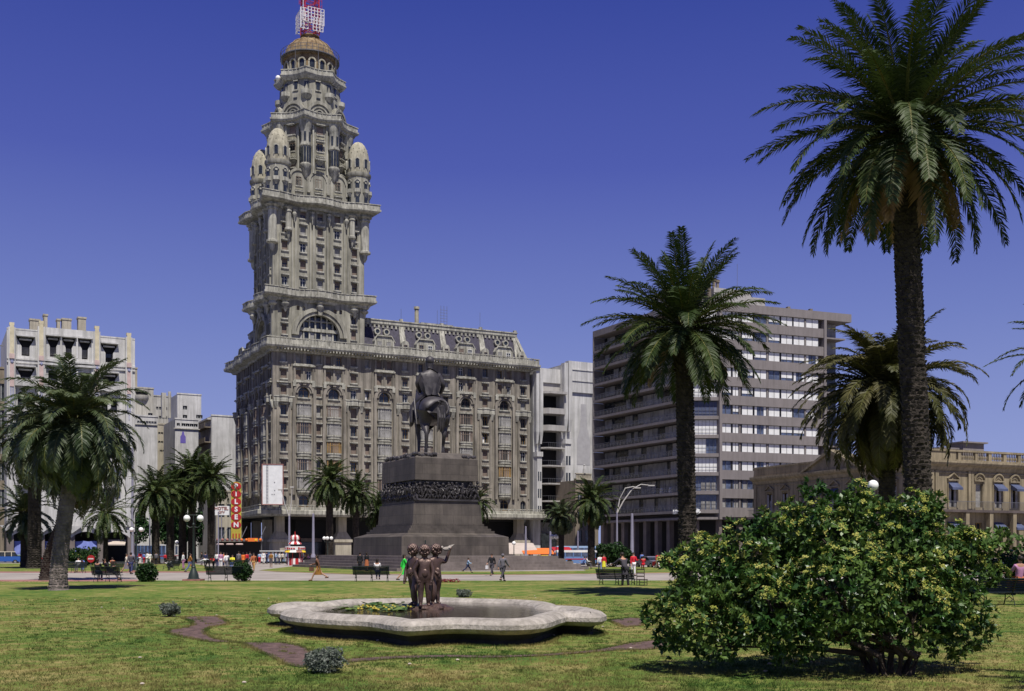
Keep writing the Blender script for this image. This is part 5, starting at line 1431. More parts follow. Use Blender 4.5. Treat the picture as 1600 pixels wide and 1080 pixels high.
t, w_, z1 = block('apartment_building', 'blank whitewashed party wall with a row of top floor openings', 211, 246, 650, 240, 'plaster_white', 14, win=[(.15, 1.0, .5, .6, 7, .6, 1, 1, 0)])
p = MB(); p.box(-.3, -.25, z1 - 1.9, w_ + .2, -.001, z1 - 1.75)
for k in range(12): p.box(-.9, -.2, z1 - 3.9 - k * 2.05, -.01, 3, z1 - 3.0 - k * 2.05)
p.build('side_balcony', 'plaster_cream', t)
t, w_, z1 = block('apartment_building', 'white party wall with a painted purple bottle, behind the right pair of street palms', 273.5, 310, 655, 256, 'plaster_white', 14, win=[(.14, .9, .7, .7, 1, 1, 1, 1, 0), (.36, .9, .9, .7, 4, .95, 1, 1, 0)])
p = MB(); bx = w_ * .34; p.vprism([(bx - .62, z1 - 5.6), (bx + .62, z1 - 5.6), (bx + .62, z1 - 4.1), (bx + .3, z1 - 3.6), (bx + .2, z1 - 2.9), (bx - .2, z1 - 2.9), (bx - .3, z1 - 3.6), (bx - .62, z1 - 4.1)], -.03, -.002); p.build('painted_bottle', 'purple', t)
p = MB(); p.box(-.4, -.3, z1 - 2.3, w_ + .3, -.001, z1 - 2.1); p.build('ledge', 'plaster_cream', t)
t, w_, z1 = block('apartment_building', 'blank whitewashed gable wall close to the left side of the palace', 330.5, 372, 650, 262, 'plaster_white', 20)
for k in range(4):
    p = MB(); zz0 = z1 - 2.6 - k * 3.6; p.M = face_M(0, 0, 0)
    p.box(-1.5, .6, zz0 - .25, -.01, 12, zz0); p.box(-1.5, .6, zz0, -1.4, 12, zz0 + 1.0)
    p.build('side_balcony', 'plaster_dark', t)
p = MB(); p.box(-.9, .5, z1 - .9, w_ + .2, 20, z1 - .5); p.build('cornice', 'plaster_cream', t)
t, w_, z1 = block('apartment_building', 'old yellowish building at the far left edge of the picture', -60, 8.5, 573, 186, 'plaster_dark', 14, win=[(.90, 2.6, 1.2, 3.0, 1, 1, 5, 4.6, 0), (.72, 2.6, 1.2, 3.0, 1, 1, 5, 4.6, 0), (.54, 2.6, 1.2, 3.0, 1, 1, 5, 4.6, 0)])
p = MB(); p.tube([(w_ - 1.2, 3, z1), (w_ - 1.2, 3, z1 + 4.6)], .08, 5); p.tube([(w_ - 2.6, 3, z1 + 4.5), (w_, 3, z1 + 4.5)], .08, 4); p.build('roof_aerial', 'rail_metal', t)
t, w_, z1 = block('corner_building', 'pale low building with a railed terrace behind the vertical beer sign', 338, 378, 768, 215, 'plaster_beige', 12, win=[(.2, 2.4, 1.2, 2.6, 3, 1.7, 2, 4.6, 0)])
t, w_, z1 = block('distant_building', 'grey building closing the avenue far behind the street trees', 205, 262, 782, 420, 'plaster_dark', 12, win=[(.1, 3, 1.6, 2, 7, 2.4, 3, 4, 1)])
# tall front of the two-pier white building beside the wing
pr = thing('apartment_building', 'narrow white building with two fluted piers and dark balconies beside the palace wing', 'building', (4.6, 229.8, -.12), AM)
def pier(x0, x1, z1, zb):
    p = MB(); n = 4; w_ = (x1 - x0)
    for k in range(2):
        a = x0 + k * w_ * .5; p.box(a + .08, -1.0, zb + 4, a + w_ * .5 - .08, .5, z1 - (.5 if k == 0 else 0)); 
        p.prism([(a + .25, -.7), (a + w_ * .5 - .25, -.7), (a + w_ * .5 - .25, .5), (a + .25, .5)], zb + 1.5, zb + 4, [(a + .08, -1.0), (a + w_ * .5 - .08, -1.0), (a + w_ * .5 - .08, .5), (a + .08, .5)])
    p.box(x0, .3, 0, x1, 4, z1 - 1)
    p.build('fluted_pier', 'plaster_white', pr)
    q = MB(); 
    q.prism([(x0 + .1, .3), (x0 + .35, -.9), (x1 - .35, -.9), (x1 - .1, .3)], 8.5, zb - 1.2); q.prism([(x0, .3), (x0 + .2, -1.15), (x1 - .2, -1.15), (x1, .3)], zb - 1.2, zb - .2)
    q.build('bay', 'plaster_white', pr)
    for k in range(5):
        g = MB(); z = 9.5 + k * 3.6
        if z + 2 < zb - 1.2:
            for a, b in ((x0 + .5, (x0 + x1) / 2 - .12), ((x0 + x1) / 2 + .12, x1 - .5)): g.box(a, -.96, z, b, -.85, z + 1.9)
            g.build('bay_window', 'glass', pr)
pier(0, 1.8, 40.3, 23); pier(6.9, 9.0, 42.6, 26)
p = MB(); p.box(1.8, 2.6, 0, 6.9, 12, 40.6); p.box(1.8, .6, 37.8, 6.9, 2.6, 40.8); p.box(9.0, .9, 0, 15.6, 14, 42.5); p.box(9.0, .5, 36.2, 15.7, .9, 42.9); p.box(9.0, .35, 41.0, 15.7, .5, 41.2); p.box(9.0, .35, 38.6, 15.7, .5, 38.8)
p.box(9.0, .6, 0, 9.5, .9, 36.2); p.box(15.1, .6, 0, 15.6, .9, 36.2)
p.build('wall', 'plaster_white', pr)
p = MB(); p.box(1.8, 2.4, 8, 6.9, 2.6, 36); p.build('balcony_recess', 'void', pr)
for k, z in enumerate((9.0, 12.6, 16.3, 20.1, 23.9, 27.7, 31.3)):
    b = MB(); b.prism([(1.7, 2.4), (1.7, .2), (3.0, -1.2), (7.0, -1.2), (7.0, 2.4)], z - .3, z)
    if k > 4: b.sweep([(1.8, 2.4), (1.8, .2), (3.0, -1.2), (7.0, -1.2)], [(-.12, z), (0, z), (0, z + .9), (-.12, z + .9)])
    bo_ = b.build('balcony', 'concrete_light', pr)
    r_ = MB()
    if k <= 4:
        r_.sweep([(1.8, 2.2), (1.8, .2), (3.0, -1.1), (6.9, -1.1)], [(-.04, z + .95), (0, z + .95), (0, z + 1.0), (-.04, z + 1.0)])
        for i in range(9): r_.box(3.0 + i * .5, -1.12, z, 3.04 + i * .5, -1.08, z + .95)
        r_.build('railing', 'rail_metal', bo_)
p = MB(); p.prism([(1.0, 2.4), (1.0, .0), (3.0, -1.9), (7.2, -1.9), (7.2, 2.4)], 35.2, 35.7); p.prism([(1.8, 2.4), (1.8, 1.0), (6.9, 1.0), (6.9, 2.4)], 35.7, 37.8); p.build('canopy', 'concrete_light', pr)
p = MB(); p.vprism([(11.2, 20.6), (14.6, 20.6), (14.6, 25.8), (13.9, 28.4), (13.6, 33.8), (12.3, 33.8), (12.0, 28.4), (11.2, 25.8)], .86, .895); p.build('faded_bottle_mural', 'bottle_grey', pr)
for k in range(5): p = MB(); p.box(2 + k * 2.6, .55, 1, 4 + k * 2.6, .7, 5.6); p.build('shop_window', 'glass', pr)
t, w_, z1 = block('terraced_house', 'small old house with a balustrade and statue squeezed beside the modern block', 899, 924, 750, 226, 'plaster_dark', 8, win=[(.3, 2.6, 1.1, 2.4, 2, 1.8, 3, 3.9, 0)])
p = MB(); p.sweep([(0, -.1), (w_, -.1)], [(-.1, z1 + .1), (.3, z1 + .1), (.3, z1 + .4), (-.1, z1 + .4)])
for k in range(12): p.box(.1 + k * w_ / 12, -.1, z1 + .3, .3 + k * w_ / 12, .1, z1 + 1.3)
p.box(0, -.2, z1 + 1.3, w_, .2, z1 + 1.5); p.build('balustrade', 'plaster_beige', t)
p = MB(); p.tube([(w_ * .55, 0, z1 + 1.5), (w_ * .55, 0, z1 + 2.4), (w_ * .55, 0, z1 + 3.0)], [.35, .28, .15], 8); p.ball((w_ * .55, 0, z1 + 3.2), .2); p.build('roof_statue', 'plaster_white', t)

t, w_, z1 = block('apartment_building', 'plain dark building in the gap left of the modern block', 905, 935, 752, 250, 'plaster_dark', 10, win=[(.3, 2.4, 1.1, 1.6, 1, 1, 4, 3.4, 0)])
# ------------------------------------------------------------------ modern block
Q0, Q1, Q2, Q3 = Vector((15.0, 201.0)), Vector((28.7, 175.2)), Vector((33.3, 175.2)), Vector((52.6, 182.8))
mo = thing('office_block', 'modern grey concrete apartment block with white roller blinds and shaded long balconies', 'building', (Q1.x, Q1.y, -.12), 0)
def rel(v): return Vector((v.x - Q1.x, v.y - Q1.y))
def seg_face(a, b):
    d = rel(b) - rel(a); return face_M(rel(a).x, rel(a).y, math.atan2(d.y, d.x)), d.length
ML, LL_ = seg_face(Q0, Q1); MF, LF_ = seg_face(Q1, Q2); MR, LR_ = seg_face(Q2, Q3)
ZF = [8.95 + 3.02 * k for k in range(11)]; ZR = ZF[-1] + 1.5
cr = MB(); c_pts = [rel(Q0) + Vector((2.0, 1.6)), rel(Q1) + Vector((1.9, 2.6)), rel(Q2) + Vector((0, 1.0)), rel(Q3) + Vector((0, .8)), rel(Q3) + Vector((-9, 18)), rel(Q0) + Vector((6, 12))]
cr.prism([tuple(p) for p in c_pts], 7.4, ZR + .2); cr.build('core', 'concrete', mo)
# right facade: spandrel bands, posts, windows
rb = MB(); rb.M = MR
edges = [.25, 3.5, 5.5, 8.9, 12.1, 15.3, 18.3, 20.4]
for k, z in enumerate(ZF):
    z0 = z - 1.52 if k else 7.4
    s_ = MB(); s_.M = MR; s_.box(0.02, -.25, z0, LR_ - .02, .5, z - .02); s_.build('spandrel', 'concrete', mo)
s_ = MB(); s_.M = MR; s_.box(.02, -.3, ZR, LR_ + 5.2, .6, ZR + 1.35); s_.box(.02, .6, ZR, LR_ + 5.0, 10, ZR + 1.0)
s_.build('roof_parapet', 'concrete', mo)
units = [.35]
xs = [(.3, 2.35), (2.6, 3.75), (4.35, 6.5), (6.75, 9.1), (9.5, 11.7), (11.95, 14.2), (14.4, 16.6), (16.9, 19.4)]
wcount = 0
for k, z in enumerate(ZF):
    for x0, x1 in xs:
        if x1 > LR_ - .6: x1 = LR_ - .7
        wd = MB(); wd.mi = 0; wd.box(x0, .12, z, x1, .2, z + 1.48)
        wd.mi = 1
        wd.box(x0, .02, z, x0 + .06, .12, z + 1.48); wd.box(x1 - .06, .02, z, x1, .12, z + 1.48)
        state = rnd.random(); 
        if k < 2: state = .95
        wd.mi = 2
        if state < .62: wd.box(x0 + .06, .06, z + .02, x1 - .06, .11, z + 1.46)
        elif state < .78: wd.box(x0 + .06, .06, z + .45, x1 - .06, .11, z + 1.46)
        elif state < .88: wd.box(x0 + .06, .06, z + .02, x0 + .5, .11, z + 1.46); wd.box(x1 - .5, .06, z + .02, x1 - .06, .11, z + 1.46)
        elif k < 2: wd.mi = 3; wd.box(x0 + .3, .13, z + .02, x0 + 1.1, .118, z + 1.46)
        wd.mi = 1; wd.box((x0 + x1) / 2 - .03, .0, z, (x0 + x1) / 2 + .03, .06, z + 1.48)
        wd.M = Matrix()
        me_o = wd.build('window', ['glass_blue', 'rail_metal', 'blind_white', 'curtain'], mo); me_o.matrix_local = MR
for x in (3.95, 9.25, 16.72):
    p = MB(); p.M = MR
    for k, z in enumerate(ZF): p.box(x - .13, -.05, z - .02, x + .13, .4, z + 1.5)
    p.build('pier', 'concrete', mo)
for Mx, x, w_ in ((MR, -.12, .5), (MR, LR_ - .5, .5), (MF, -.3, .35)):
    p = MB(); p.M = Mx; p.box(x, -.45, 7.0, x + w_, .9, ZR + .02); p.build('corner_fin', 'concrete', mo)
# recessed end loggias right of the last fin
for k, z in enumerate(ZF):
    p = MB(); p.M = MR; p.box(LR_, -.2 if k > 8 else .3, z - 1.6, LR_ + 4.0, 8, z - 1.35); 
    q = p.build('balcony', 'concrete', mo)
    p = MB(); p.M = MR; p.box(LR_ + .05, 2.2, z - 1.35, LR_ + 3.9, 2.3, z + 1.42); p.build('loggia_window', 'curtain' if k > 8 else 'glass', mo)
# facet
for k, z in enumerate(ZF):
    p = MB(); p.M = MF; p.box(-.02, -.2, z - .95, LF_, .9, z - .38); p.build('spandrel', 'concrete', mo)
    p = MB(); zb = z - .38; h = 2.42
    kind = [3, 3, 2, 2, 2, 4, 2, 3, 2, 2, 2][k]
    p.mi = 0; p.box(.05, .45, zb, LF_ - .12, .5, zb + h)
    p.mi = kind if kind != 4 else 4
    if kind == 2: p.box(.08, .33, zb + .05, LF_ * (.6 if k in (3,) else 1) - .15, .4, zb + h - .05)
    elif kind == 3:
        for i in range(5):
            if i != 1: p.box(.1 + i * .85, .33, zb + .05, .75 + i * .85, .4, zb + h * (.6 if k < 2 else 1) - .1)
    else: p.box(.08, .33, zb + .05, LF_ - .15, .4, zb + h - .05)
    p.mi = 1
    for i in range(8): p.box(.15 + i * .6, .26, zb, .18 + i * .6, .30, zb + h)
    for zz_ in (zb + .4, zb + .95): p.box(.05, .22, zz_, LF_ - .1, .26, zz_ + .035)
    o = p.build('window', ['glass_blue', 'rail_metal', 'blind_white', 'curtain', 'awning_blue'], mo); o.matrix_local = MF
# left facade: long balconies
for k, z in enumerate(ZF + [ZF[-1] + 3.02]):
    zb = z - .95
    p = MB(); p.M = ML
    p.box(0, -.1, zb + .06, LL_ - .05, 2.8, zb + (.5 if k < 11 else 1.2)); sl_ = p.build('balcony', 'concrete', mo)
    if k < 11:
        r_ = MB(); r_.M = ML
        r_.box(.3, -.04, zb + 1.40, LL_ - .1, .0, zb + 1.45); r_.box(.3, -.03, zb + .62, LL_ - .1, -.01, zb + .65)
        for i in range(27): r_.box(.3 + i * 1.1, -.04, zb + .5, .34 + i * 1.1, .0, zb + 1.42)
        r_.mi = 1; r_.box(.35, -.025, zb + .68, LL_ - .12, -.018, zb + 1.38)
        r_.M = Matrix(); r_.build('railing', ['rail_metal', 'railing_glass'], sl_).matrix_local = Matrix()
        g = MB(); g.M = ML; g.mi = 0; g.box(.3, 2.3, zb + .5, LL_ - .2, 2.4, zb + 3.0)
        x = .6
        while x < LL_ - 1.5:
            w_ = rnd.choice((.8, 1.1, 1.5)); g.mi = rnd.choice((0, 1, 1, 2, 3)) if x > 12 else rnd.choice((0, 0, 1, 3))
            if g.mi: g.box(x, 2.15, zb + .5 if x > 12 else zb + 1.3, x + w_, 2.28, zb + 2.9)
            x += w_ + .1
        g.M = Matrix(); g.build('glazed_wall', ['glass', 'curtain', 'concrete_light', 'shutter_grey'], sl_)
p = MB(); p.M = ML
for k in range(12):
    z = ZF[0] - .95 + k * 3.02
    if k < 11: p.prism([(-.02, -.1), (.25, -.1), (.25, 2.7), (-.02, 2.7)], z + .5, z + 3.02)
p.build('end_fin', 'concrete', mo)
# columns and dark ground floor
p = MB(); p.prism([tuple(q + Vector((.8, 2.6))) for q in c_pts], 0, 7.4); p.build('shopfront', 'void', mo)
p = MB(); p.prism([tuple(rel(Q0)), tuple(rel(Q1)), tuple(rel(Q2)), tuple(rel(Q3)), tuple(c_pts[4]), tuple(c_pts[5])], 7.0, 7.38); p.build('soffit', 'concrete', mo)
for i in range(9): p = MB(); p.M = ML; p.box(1 + i * 3.4, 1.0, 0, 1.9 + i * 3.4, 1.9, 7.0); p.build('column', 'granite_step', mo)
for i in range(6): p = MB(); p.M = MR; p.box(.3 + i * 3.9, .6, 0, 1.0 + i * 3.9, 1.4, 7.0); p.build('column', 'granite_step', mo)
# rooftop
for (x0, x1, y0, y1, z1) in ((1.6, 8.8, 4, 9, 44.6), (8.8, 11.6, 4, 9, 43.6), (11.0, 17, 7, 11, 43.0), (-5.5, 1.0, 6, 12, 44.4)):
    p = MB(); p.M = MR; p.box(x0, y0, ZR + .9, x1, y1, z1 + .8); p.build('roof_cabin', 'concrete_light', mo)
p = MB(); p.M = MR
for x, h, r_ in ((1.0, 47.2, .32), (1.9, 46.6, .28), (2.6, 46.4, .25)): p.cut(); p.lathe(x, 4.5, [(r_, ZR + 1), (r_, h), (r_ * 1.5, h), (r_ * 1.5, h + .4)], 8)
for x in (14.0, 18.5): p.cut(); p.box(x, 1, ZR + 1.3, x + .5, 1.6, ZR + 2)
p.build_each('flue', 'plaster_dark', mo)
p = MB(); p.M = MR; p.tube([(3.3, 6, 45), (3.3, 6, 50.5)], .035, 4); p.tube([(7.4, 6, 45), (7.4, 6, 50.3)], .035, 4); p.build('roof_aerial', 'rail_metal', mo)
tx = text_mesh('lettering', 'IBM', 1.0, 'blind_white', mo, (0, 0, 0), ext=.05, bold=.015)
tx.matrix_local = ML @ Matrix.Translation((LL_ - 3.6, -.2, ZF[0] - .68)) @ Matrix.Rotation(PI / 2, 4, 'X')
p = MB(); p.M = MF; p.cbox((1.1, -.3, ZF[0] - .66), (.55, .1, .8), 0, 0, .35); p.cbox((1.3, -.3, ZF[0] - .9), (.7, .1, .22), 0, 0, -.5); p.build('lettering', 'blind_white', mo)
for x in (20.5, 23.0, 25.8):
    p = MB(); p.M = ML; p.lathe(x, .6, [(.28, ZF[1] - .44), (.34, ZF[1] - .1), (.2, ZF[1] + .1)], 8); p.ball((x + .1, .6, ZF[1] + .25), .32, 8, 6); p.M = Matrix(); p.build('planter', 'paint_white', mo)

# ------------------------------------------------------------------ pedimented palace on the right
AE = R(24.5)
ee = thing('government_palace', 'low cream classical palace with a pediment, arched window hoods and blue awnings at the right', 'palace', (52.9, 138.0, -.12), AE)
EW, EL = 30.0, 36.0
EF = face_M(0, 0, 0); EM = face_M(0, EL, -PI / 2)
FE = Facade(ee); eh = {'F': [], 'L': []}
ewx = [4.0, 8.6, 12.0, 15.0, 18.1, 21.2, 24.3]; elx = [EL - q for q in (6.2, 10.2, 14.1, 17.4, 20.9, 24.6, 28.3, 32.0)]
for f, Mx, xs_ in (('F', EF, ewx), ('L', EM, elx)):
    for i, x in enumerate(xs_):
        k1 = 'y' if x == 8.6 else 'c'
        FE.win(Mx, x, 7.6, 1.25, 3.1, k1, 0); eh[f].append((x - .625, x + .625, 7.6, 10.7, False))
        FE.win(Mx, x, 2.4, 1.25, 3.2, 'c', 0); eh[f].append((x - .625, x + .625, 2.4, 5.6, False))
FE.finish()
p = MB(); p.M = EF; p.wall(0, EW, 0, 13.2, eh['F']); p.M = EM; p.wall(0, EL, 0, 13.2, eh['L']); p.M = Matrix(); p.box(.6, .6, 0, EW, EL, 13.3)
p.build('wall', 'plaster_sand', ee)
p = MB(); ep = [(0, EL), (0, 0), (EW, 0)]
p.sweep(ep, [(-.3, 12.3), (.15, 12.3), (.3, 12.7), (.75, 12.95), (.9, 13.2), (.9, 13.4), (-.3, 13.4)]); p.sweep(ep, [(-.1, 11.9), (.12, 11.9), (.12, 12.05), (-.1, 12.05)])
p.sweep(ep, [(-.2, 13.4), (.1, 13.4), (.1, 13.7), (-.2, 13.7)]); p.sweep(ep, [(-.25, 14.7), (.18, 14.7), (.18, 14.95), (-.25, 14.95)])
p.sweep([(0, EL), (0, 0), (4.6, 0)], [(-.15, 13.7), (.05, 13.7), (.05, 14.7), (-.15, 14.7)])
p.build('cornice', 'plaster_sand', ee)
bl = MB()
x = 4.9
while x < EW - .4:
    if int((x - 4.9) / .3) % 9 == 0: bl.box(x, -.1, 13.7, x + .5, .3, 14.7); x += .6
    else: bl.lathe(x + .1, .1, [(.06, 13.7), (.11, 14.05), (.05, 14.5), (.08, 14.7)], 6); x += .3
bl.build('balustrade', 'plaster_sand', ee)
for f, Mx, xs_ in (('F', EF, ewx), ('L', EM, elx)):
    for i, x in enumerate(xs_):
        h = MB(); h.M = Mx
        h.box(x - .95, -.3, 10.95, x + .95, .05, 11.12)
        if f == 'F' and i > 0:
            arch_ring(h, x, 11.12, .78, .95, -.3, .05, 10); h.vprism([(x + .8 * math.cos(a * PI / 10), 11.12 + .78 * math.sin(a * PI / 10)) for a in range(11)], -.1, .04)
            for a in range(5): h.ball((x - .4 + a * .2, -.14, 11.3 + .2 * math.sin(a * PI / 4)), .1, 6, 4)
        else:
            for s_ in (-1, 1): h.vprism([(x, 11.85), (x + s_ * 1.0, 11.15), (x + s_ * 1.0, 11.3), (x, 12.0)], -.3, .04)
        for s_ in (-1, 1): h.box(x + s_ * .8 - .12, -.12, 7.5, x + s_ * .8 + .12, .05, 10.94)
        h.M = Matrix(); h.build('window_hood', 'plaster_sand', ee)
        s2 = MB(); s2.M = Mx
        for s_ in (-1, 1):
            for z0 in (7.6,) if not (f == 'F' and i == 1) else ():
                s2.box(x + s_ * .45 - .2, -.02, z0, x + s_ * .45 + .2, .06, z0 + 2.9)
        if s2.v: s2.M = Matrix(); s2.build('shutters', 'curtain', ee)
        if (f == 'F' and i != 1) or (f == 'L' and i in (2, 3, 4)):
            a_ = MB(); a_.M = Mx
            for z1, dz in (((10.8, .75),) if f == 'L' else ((10.8, .75), (5.7, .7))):
                lo = .9; a_.cut()
                if f == 'F' and i == 3: lo = 1.3
                a_.add([(x - .8, -.02, z1), (x + .8, -.02, z1), (x + .9, -lo, z1 - dz), (x - .9, -lo, z1 - dz), (x + .9, -lo, z1 - dz - .3), (x - .9, -lo, z1 - dz - .3)], [(0, 1, 2, 3), (3, 2, 4, 5)])
                for s_ in (-1, 1): a_.add([(x + s_ * .8, -.02, z1), (x + s_ * .9, -lo, z1 - dz), (x + s_ * .9, -lo, z1 - dz - .3), (x + s_ * .8, -.02, z1 - dz)], [(0, 1, 2, 3)])
            a_.M = Matrix(); a_.build_each('window_awning', 'awning_blue', ee, fix=False)
for Mx, xs_ in ((EF, (0.1, .9, 6.6, 7.0, EW - .7)), (EM, (.2, 11.0, EL - 12.5, EL - 1.0))):
    for x in xs_: p = MB(); p.M = Mx; p.box(x, -.22, 7.4, x + .55, .04, 12.25); p.build('pilaster', 'plaster_sand', ee)
p = MB(); p.sweep(ep, [(-.1, 6.9), (1.2, 6.9), (1.3, 7.2), (-.1, 7.2)]); p.build('balcony', 'granite_step', ee)
p = MB(); p.sweep(ep, [(1.15, 8.25), (1.2, 8.25), (1.2, 8.3), (1.15, 8.3)])
for i in range(int(EW / .22)): p.box(i * .22, -1.2, 7.2, i * .22 + .03, -1.17, 8.25)
for i in range(int(EL / .22)): p.box(-1.2, i * .22, 7.2, -1.17, i * .22 + .03, 8.25)
p.build('balcony_railing', 'rail_metal', ee)
p = MB(); p.M = EM; c0, c1, cm = EL - 23.3, EL - 12, EL - 17.7
p.vprism([(c0, 13.42), (c1, 13.42), (cm, 15.9)], -.5, 2.0); 
for a, b in (((c0 - .6, 13.42), (cm, 16.3)), ((c1 + .6, 13.42), (cm, 16.3))): p.vprism([a, b, (b[0], b[1] - .45), (a[0] + (.6 if a[0] < cm else -.6), a[1])], -1.0, 2.2)
p.M = Matrix(); p.build('pediment', 'plaster_sand', ee)
for i in range(7): p = MB(); p.box(1.0 + i * 4.2, -1.1, 0, 1.6 + i * 4.2, -.5, 6.9); p.build('porch_column', 'plaster_sand', ee)
for i in range(7): p = MB(); p.box(-1.1, 1.6 + i * 5.0, 0, -.5, 2.2 + i * 5.0, 6.9); p.build('porch_column', 'plaster_sand', ee)
for x0, x1, z in ((11, 14, 15.5), (15.5, 19.5, 16.5)): p = MB(); p.box(x0, 9, 13, x1, 12, z + .6); p.box(x0 - .4, 8.6, z + .6, x1 + .4, 12.4, z + .8); p.build('roof_cabin', 'concrete', ee)
# ------------------------------------------------------------------ palms
def crown(name, L_, nf, pairs, seed, parent, mats=('palm_leaf', 'rachis'), e0=82, e1=-48, droop=55, leaf=.42, lw=.022, up=.0, dead=0, squash=1.0):
    """feather-leaf crown centred on the origin"""
    g = np.random.default_rng(seed); V = []; Fc = []; MI = []; nv = 0
    segs = 14
    for i in range(nf):
        u = (i + .5) / nf
        isdead = i >= nf - dead
        el = math.radians(e0 + (e1 - e0) * u ** .85) + g.normal(0, .09)
        az = i * 2.39996 + g.normal(0, .15)
        L = L_ * (1 - .22 * abs(u - .45)) * g.uniform(.88, 1.08) * (.8 if isdead else 1)
        dr = math.radians(droop) * g.uniform(.75, 1.3) * (.55 + .75 * math.cos(el))
        pos = np.zeros(3); pts = []; tans = []
        side_bend = g.normal(0, .10)
        for k in range(segs + 1):
            t = k / segs; e = el - dr * t ** 1.5; a = az + side_bend * t
            d = np.array([math.cos(e) * math.cos(a), math.cos(e) * math.sin(a), math.sin(e)])
            pts.append(pos.copy()); tans.append(d); pos = pos + d * L / segs
        pts = np.array(pts); tans = np.array(tans)
        pts += np.array([math.cos(az), math.sin(az), 0]) * .22 + np.array([0, 0, .35 * (1 - u) - .25])
        # rachis ribbon (square tube)
        for k in range(segs):
            w0, w1 = .045 * (1 - k / segs) + .008, .045 * (1 - (k + 1) / segs) + .008
            s = np.cross(tans[k], [0, 0, 1]); s /= (np.linalg.norm(s) + 1e-6); n = np.cross(s, tans[k])
            q = [pts[k] - s * w0, pts[k] + s * w0, pts[k + 1] + s * w1, pts[k + 1] - s * w1]
            V += q; Fc.append([nv, nv + 1, nv + 2, nv + 3]); nv += 4; MI.append(2 if isdead else 1)
            q = [pts[k] - n * w0, pts[k] + n * w0, pts[k + 1] + n * w1, pts[k + 1] - n * w1]
            V += q; Fc.append([nv, nv + 1, nv + 2, nv + 3]); nv += 4; MI.append(2 if isdead else 1)
        for j in range(pairs):
            t = .10 + .90 * (j + g.random() * .6) / pairs; x = t * segs; k = min(segs - 1, int(x)); f = x - k
            p = pts[k] * (1 - f) + pts[k + 1] * f; T = tans[k] * (1 - f) + tans[k + 1] * f; T /= np.linalg.norm(T)
            s = np.cross(T, [0, 0, 1]); s /= (np.linalg.norm(s) + 1e-6); n = np.cross(s, T)
            ll = leaf * (math.sin(math.pi * min(1, .16 + .80 * t)) ** .6) * g.uniform(.8, 1.15)
            fwd = .45 + .65 * t
            for sg in (-1, 1):
                lift = g.normal(.22 + up, .16) * (1 - .3 * t)
                if isdead: lift = -.7
                d = s * sg * 1.0 + T * fwd + n * lift; d /= np.linalg.norm(d)
                d2 = d + np.array([0, 0, -.28 - .35 * g.random()]); d2 /= np.linalg.norm(d2)
                m_ = p + d * ll * .5; e_ = m_ + d2 * ll * .5
                wv = np.cross(d, n); wv /= (np.linalg.norm(wv) + 1e-6); wv = wv * lw + n * lw * .4 * g.normal()
                V += [p - wv * .5, p + wv * .5, m_ + wv, m_ - wv]; Fc.append([nv, nv + 1, nv + 2, nv + 3]); nv += 4
                V += [m_ - wv, m_ + wv, e_ + wv * .12, e_ - wv * .12]; Fc.append([nv, nv + 1, nv + 2, nv + 3]); nv += 4
                MI += [2 if isdead else 0] * 2
    V = np.array(V); V[:, 2] *= squash
    return npmesh(name, V, np.array(Fc), list(mats) + ['palm_dead'], MI, parent)
def trunk(name, h, r0, r1, parent, m='trunk', bulb=True, seed=1, curve=(0, 0), rows=None):
    """leaf-scarred palm trunk from the ground up"""
    g = random.Random(seed); mb = MB()
    def ax(z): t = z / h; return (curve[0] * math.sin(t * PI * .5) ** 2, curve[1] * t * t)
    def rad(z):
        t = z / h; r = r0 + (r1 - r0) * min(1, t * 3) ** .6
        if t < .06: r *= 1 + .22 * (1 - t / .06)
        if bulb and z > h - 1.6: r *= 1 + .42 * math.sin(min(1, (z - h + 1.6) / 1.6) * PI * .75)
        return r
    n = 14; K_ = int(h / .12); prof = []
    vs = []
    for k in range(K_ + 1):
        z = h * k / K_; a = ax(z); rr = rad(z)
        for i in range(n):
            b = 2 * PI * i / n; r = rr * (1 + .035 * math.sin(3 * b + k * .3) - .05 * (k % 2))
            vs.append((a[0] + r * math.cos(b), a[1] + r * math.sin(b), z))
    fs = [(k * n + i, k * n + (i + 1) % n, (k + 1) * n + (i + 1) % n, (k + 1) * n + i) for k in range(K_) for i in range(n)]
    mb.add(vs, fs)
    step = .13 if rows is None else h / rows
    sf = .35 if m == 'trunk_grey' else 1
    z = .2; k = 0
    while z < h - .1:
        rr = rad(z); nn = 11; a = ax(z); big = z > h - 1.9 and bulb
        for i in range(nn):
            b = 2 * PI * (i + .5 * (k % 2)) / nn + g.uniform(-.14, .14); w = rr * .30 * g.uniform(.6, 1.1)
            c, s_ = math.cos(b), math.sin(b); o = (.11 if big else .028 * sf) * g.uniform(.4, 1.4); hh = (.20 if big else .08) * g.uniform(.6, 1.3)
            t_ = (-s_, c)
            base = (a[0] + rr * .97 * c, a[1] + rr * .97 * s_); tip = (a[0] + (rr + o) * c, a[1] + (rr + o) * s_)
            mb.add([(base[0] - t_[0] * w, base[1] - t_[1] * w, z), (base[0] + t_[0] * w, base[1] + t_[1] * w, z), (tip[0] + t_[0] * w * .5, tip[1] + t_[1] * w * .5, z + hh), (tip[0] - t_[0] * w * .5, tip[1] - t_[1] * w * .5, z + hh), (base[0], base[1], z + hh * 1.25)],
                   [(0, 1, 2, 3), (2, 4, 3), (1, 4, 2), (0, 3, 4)])
        z += step; k += 1
    return mb.build(name, m, parent, fix=False), ax(h)
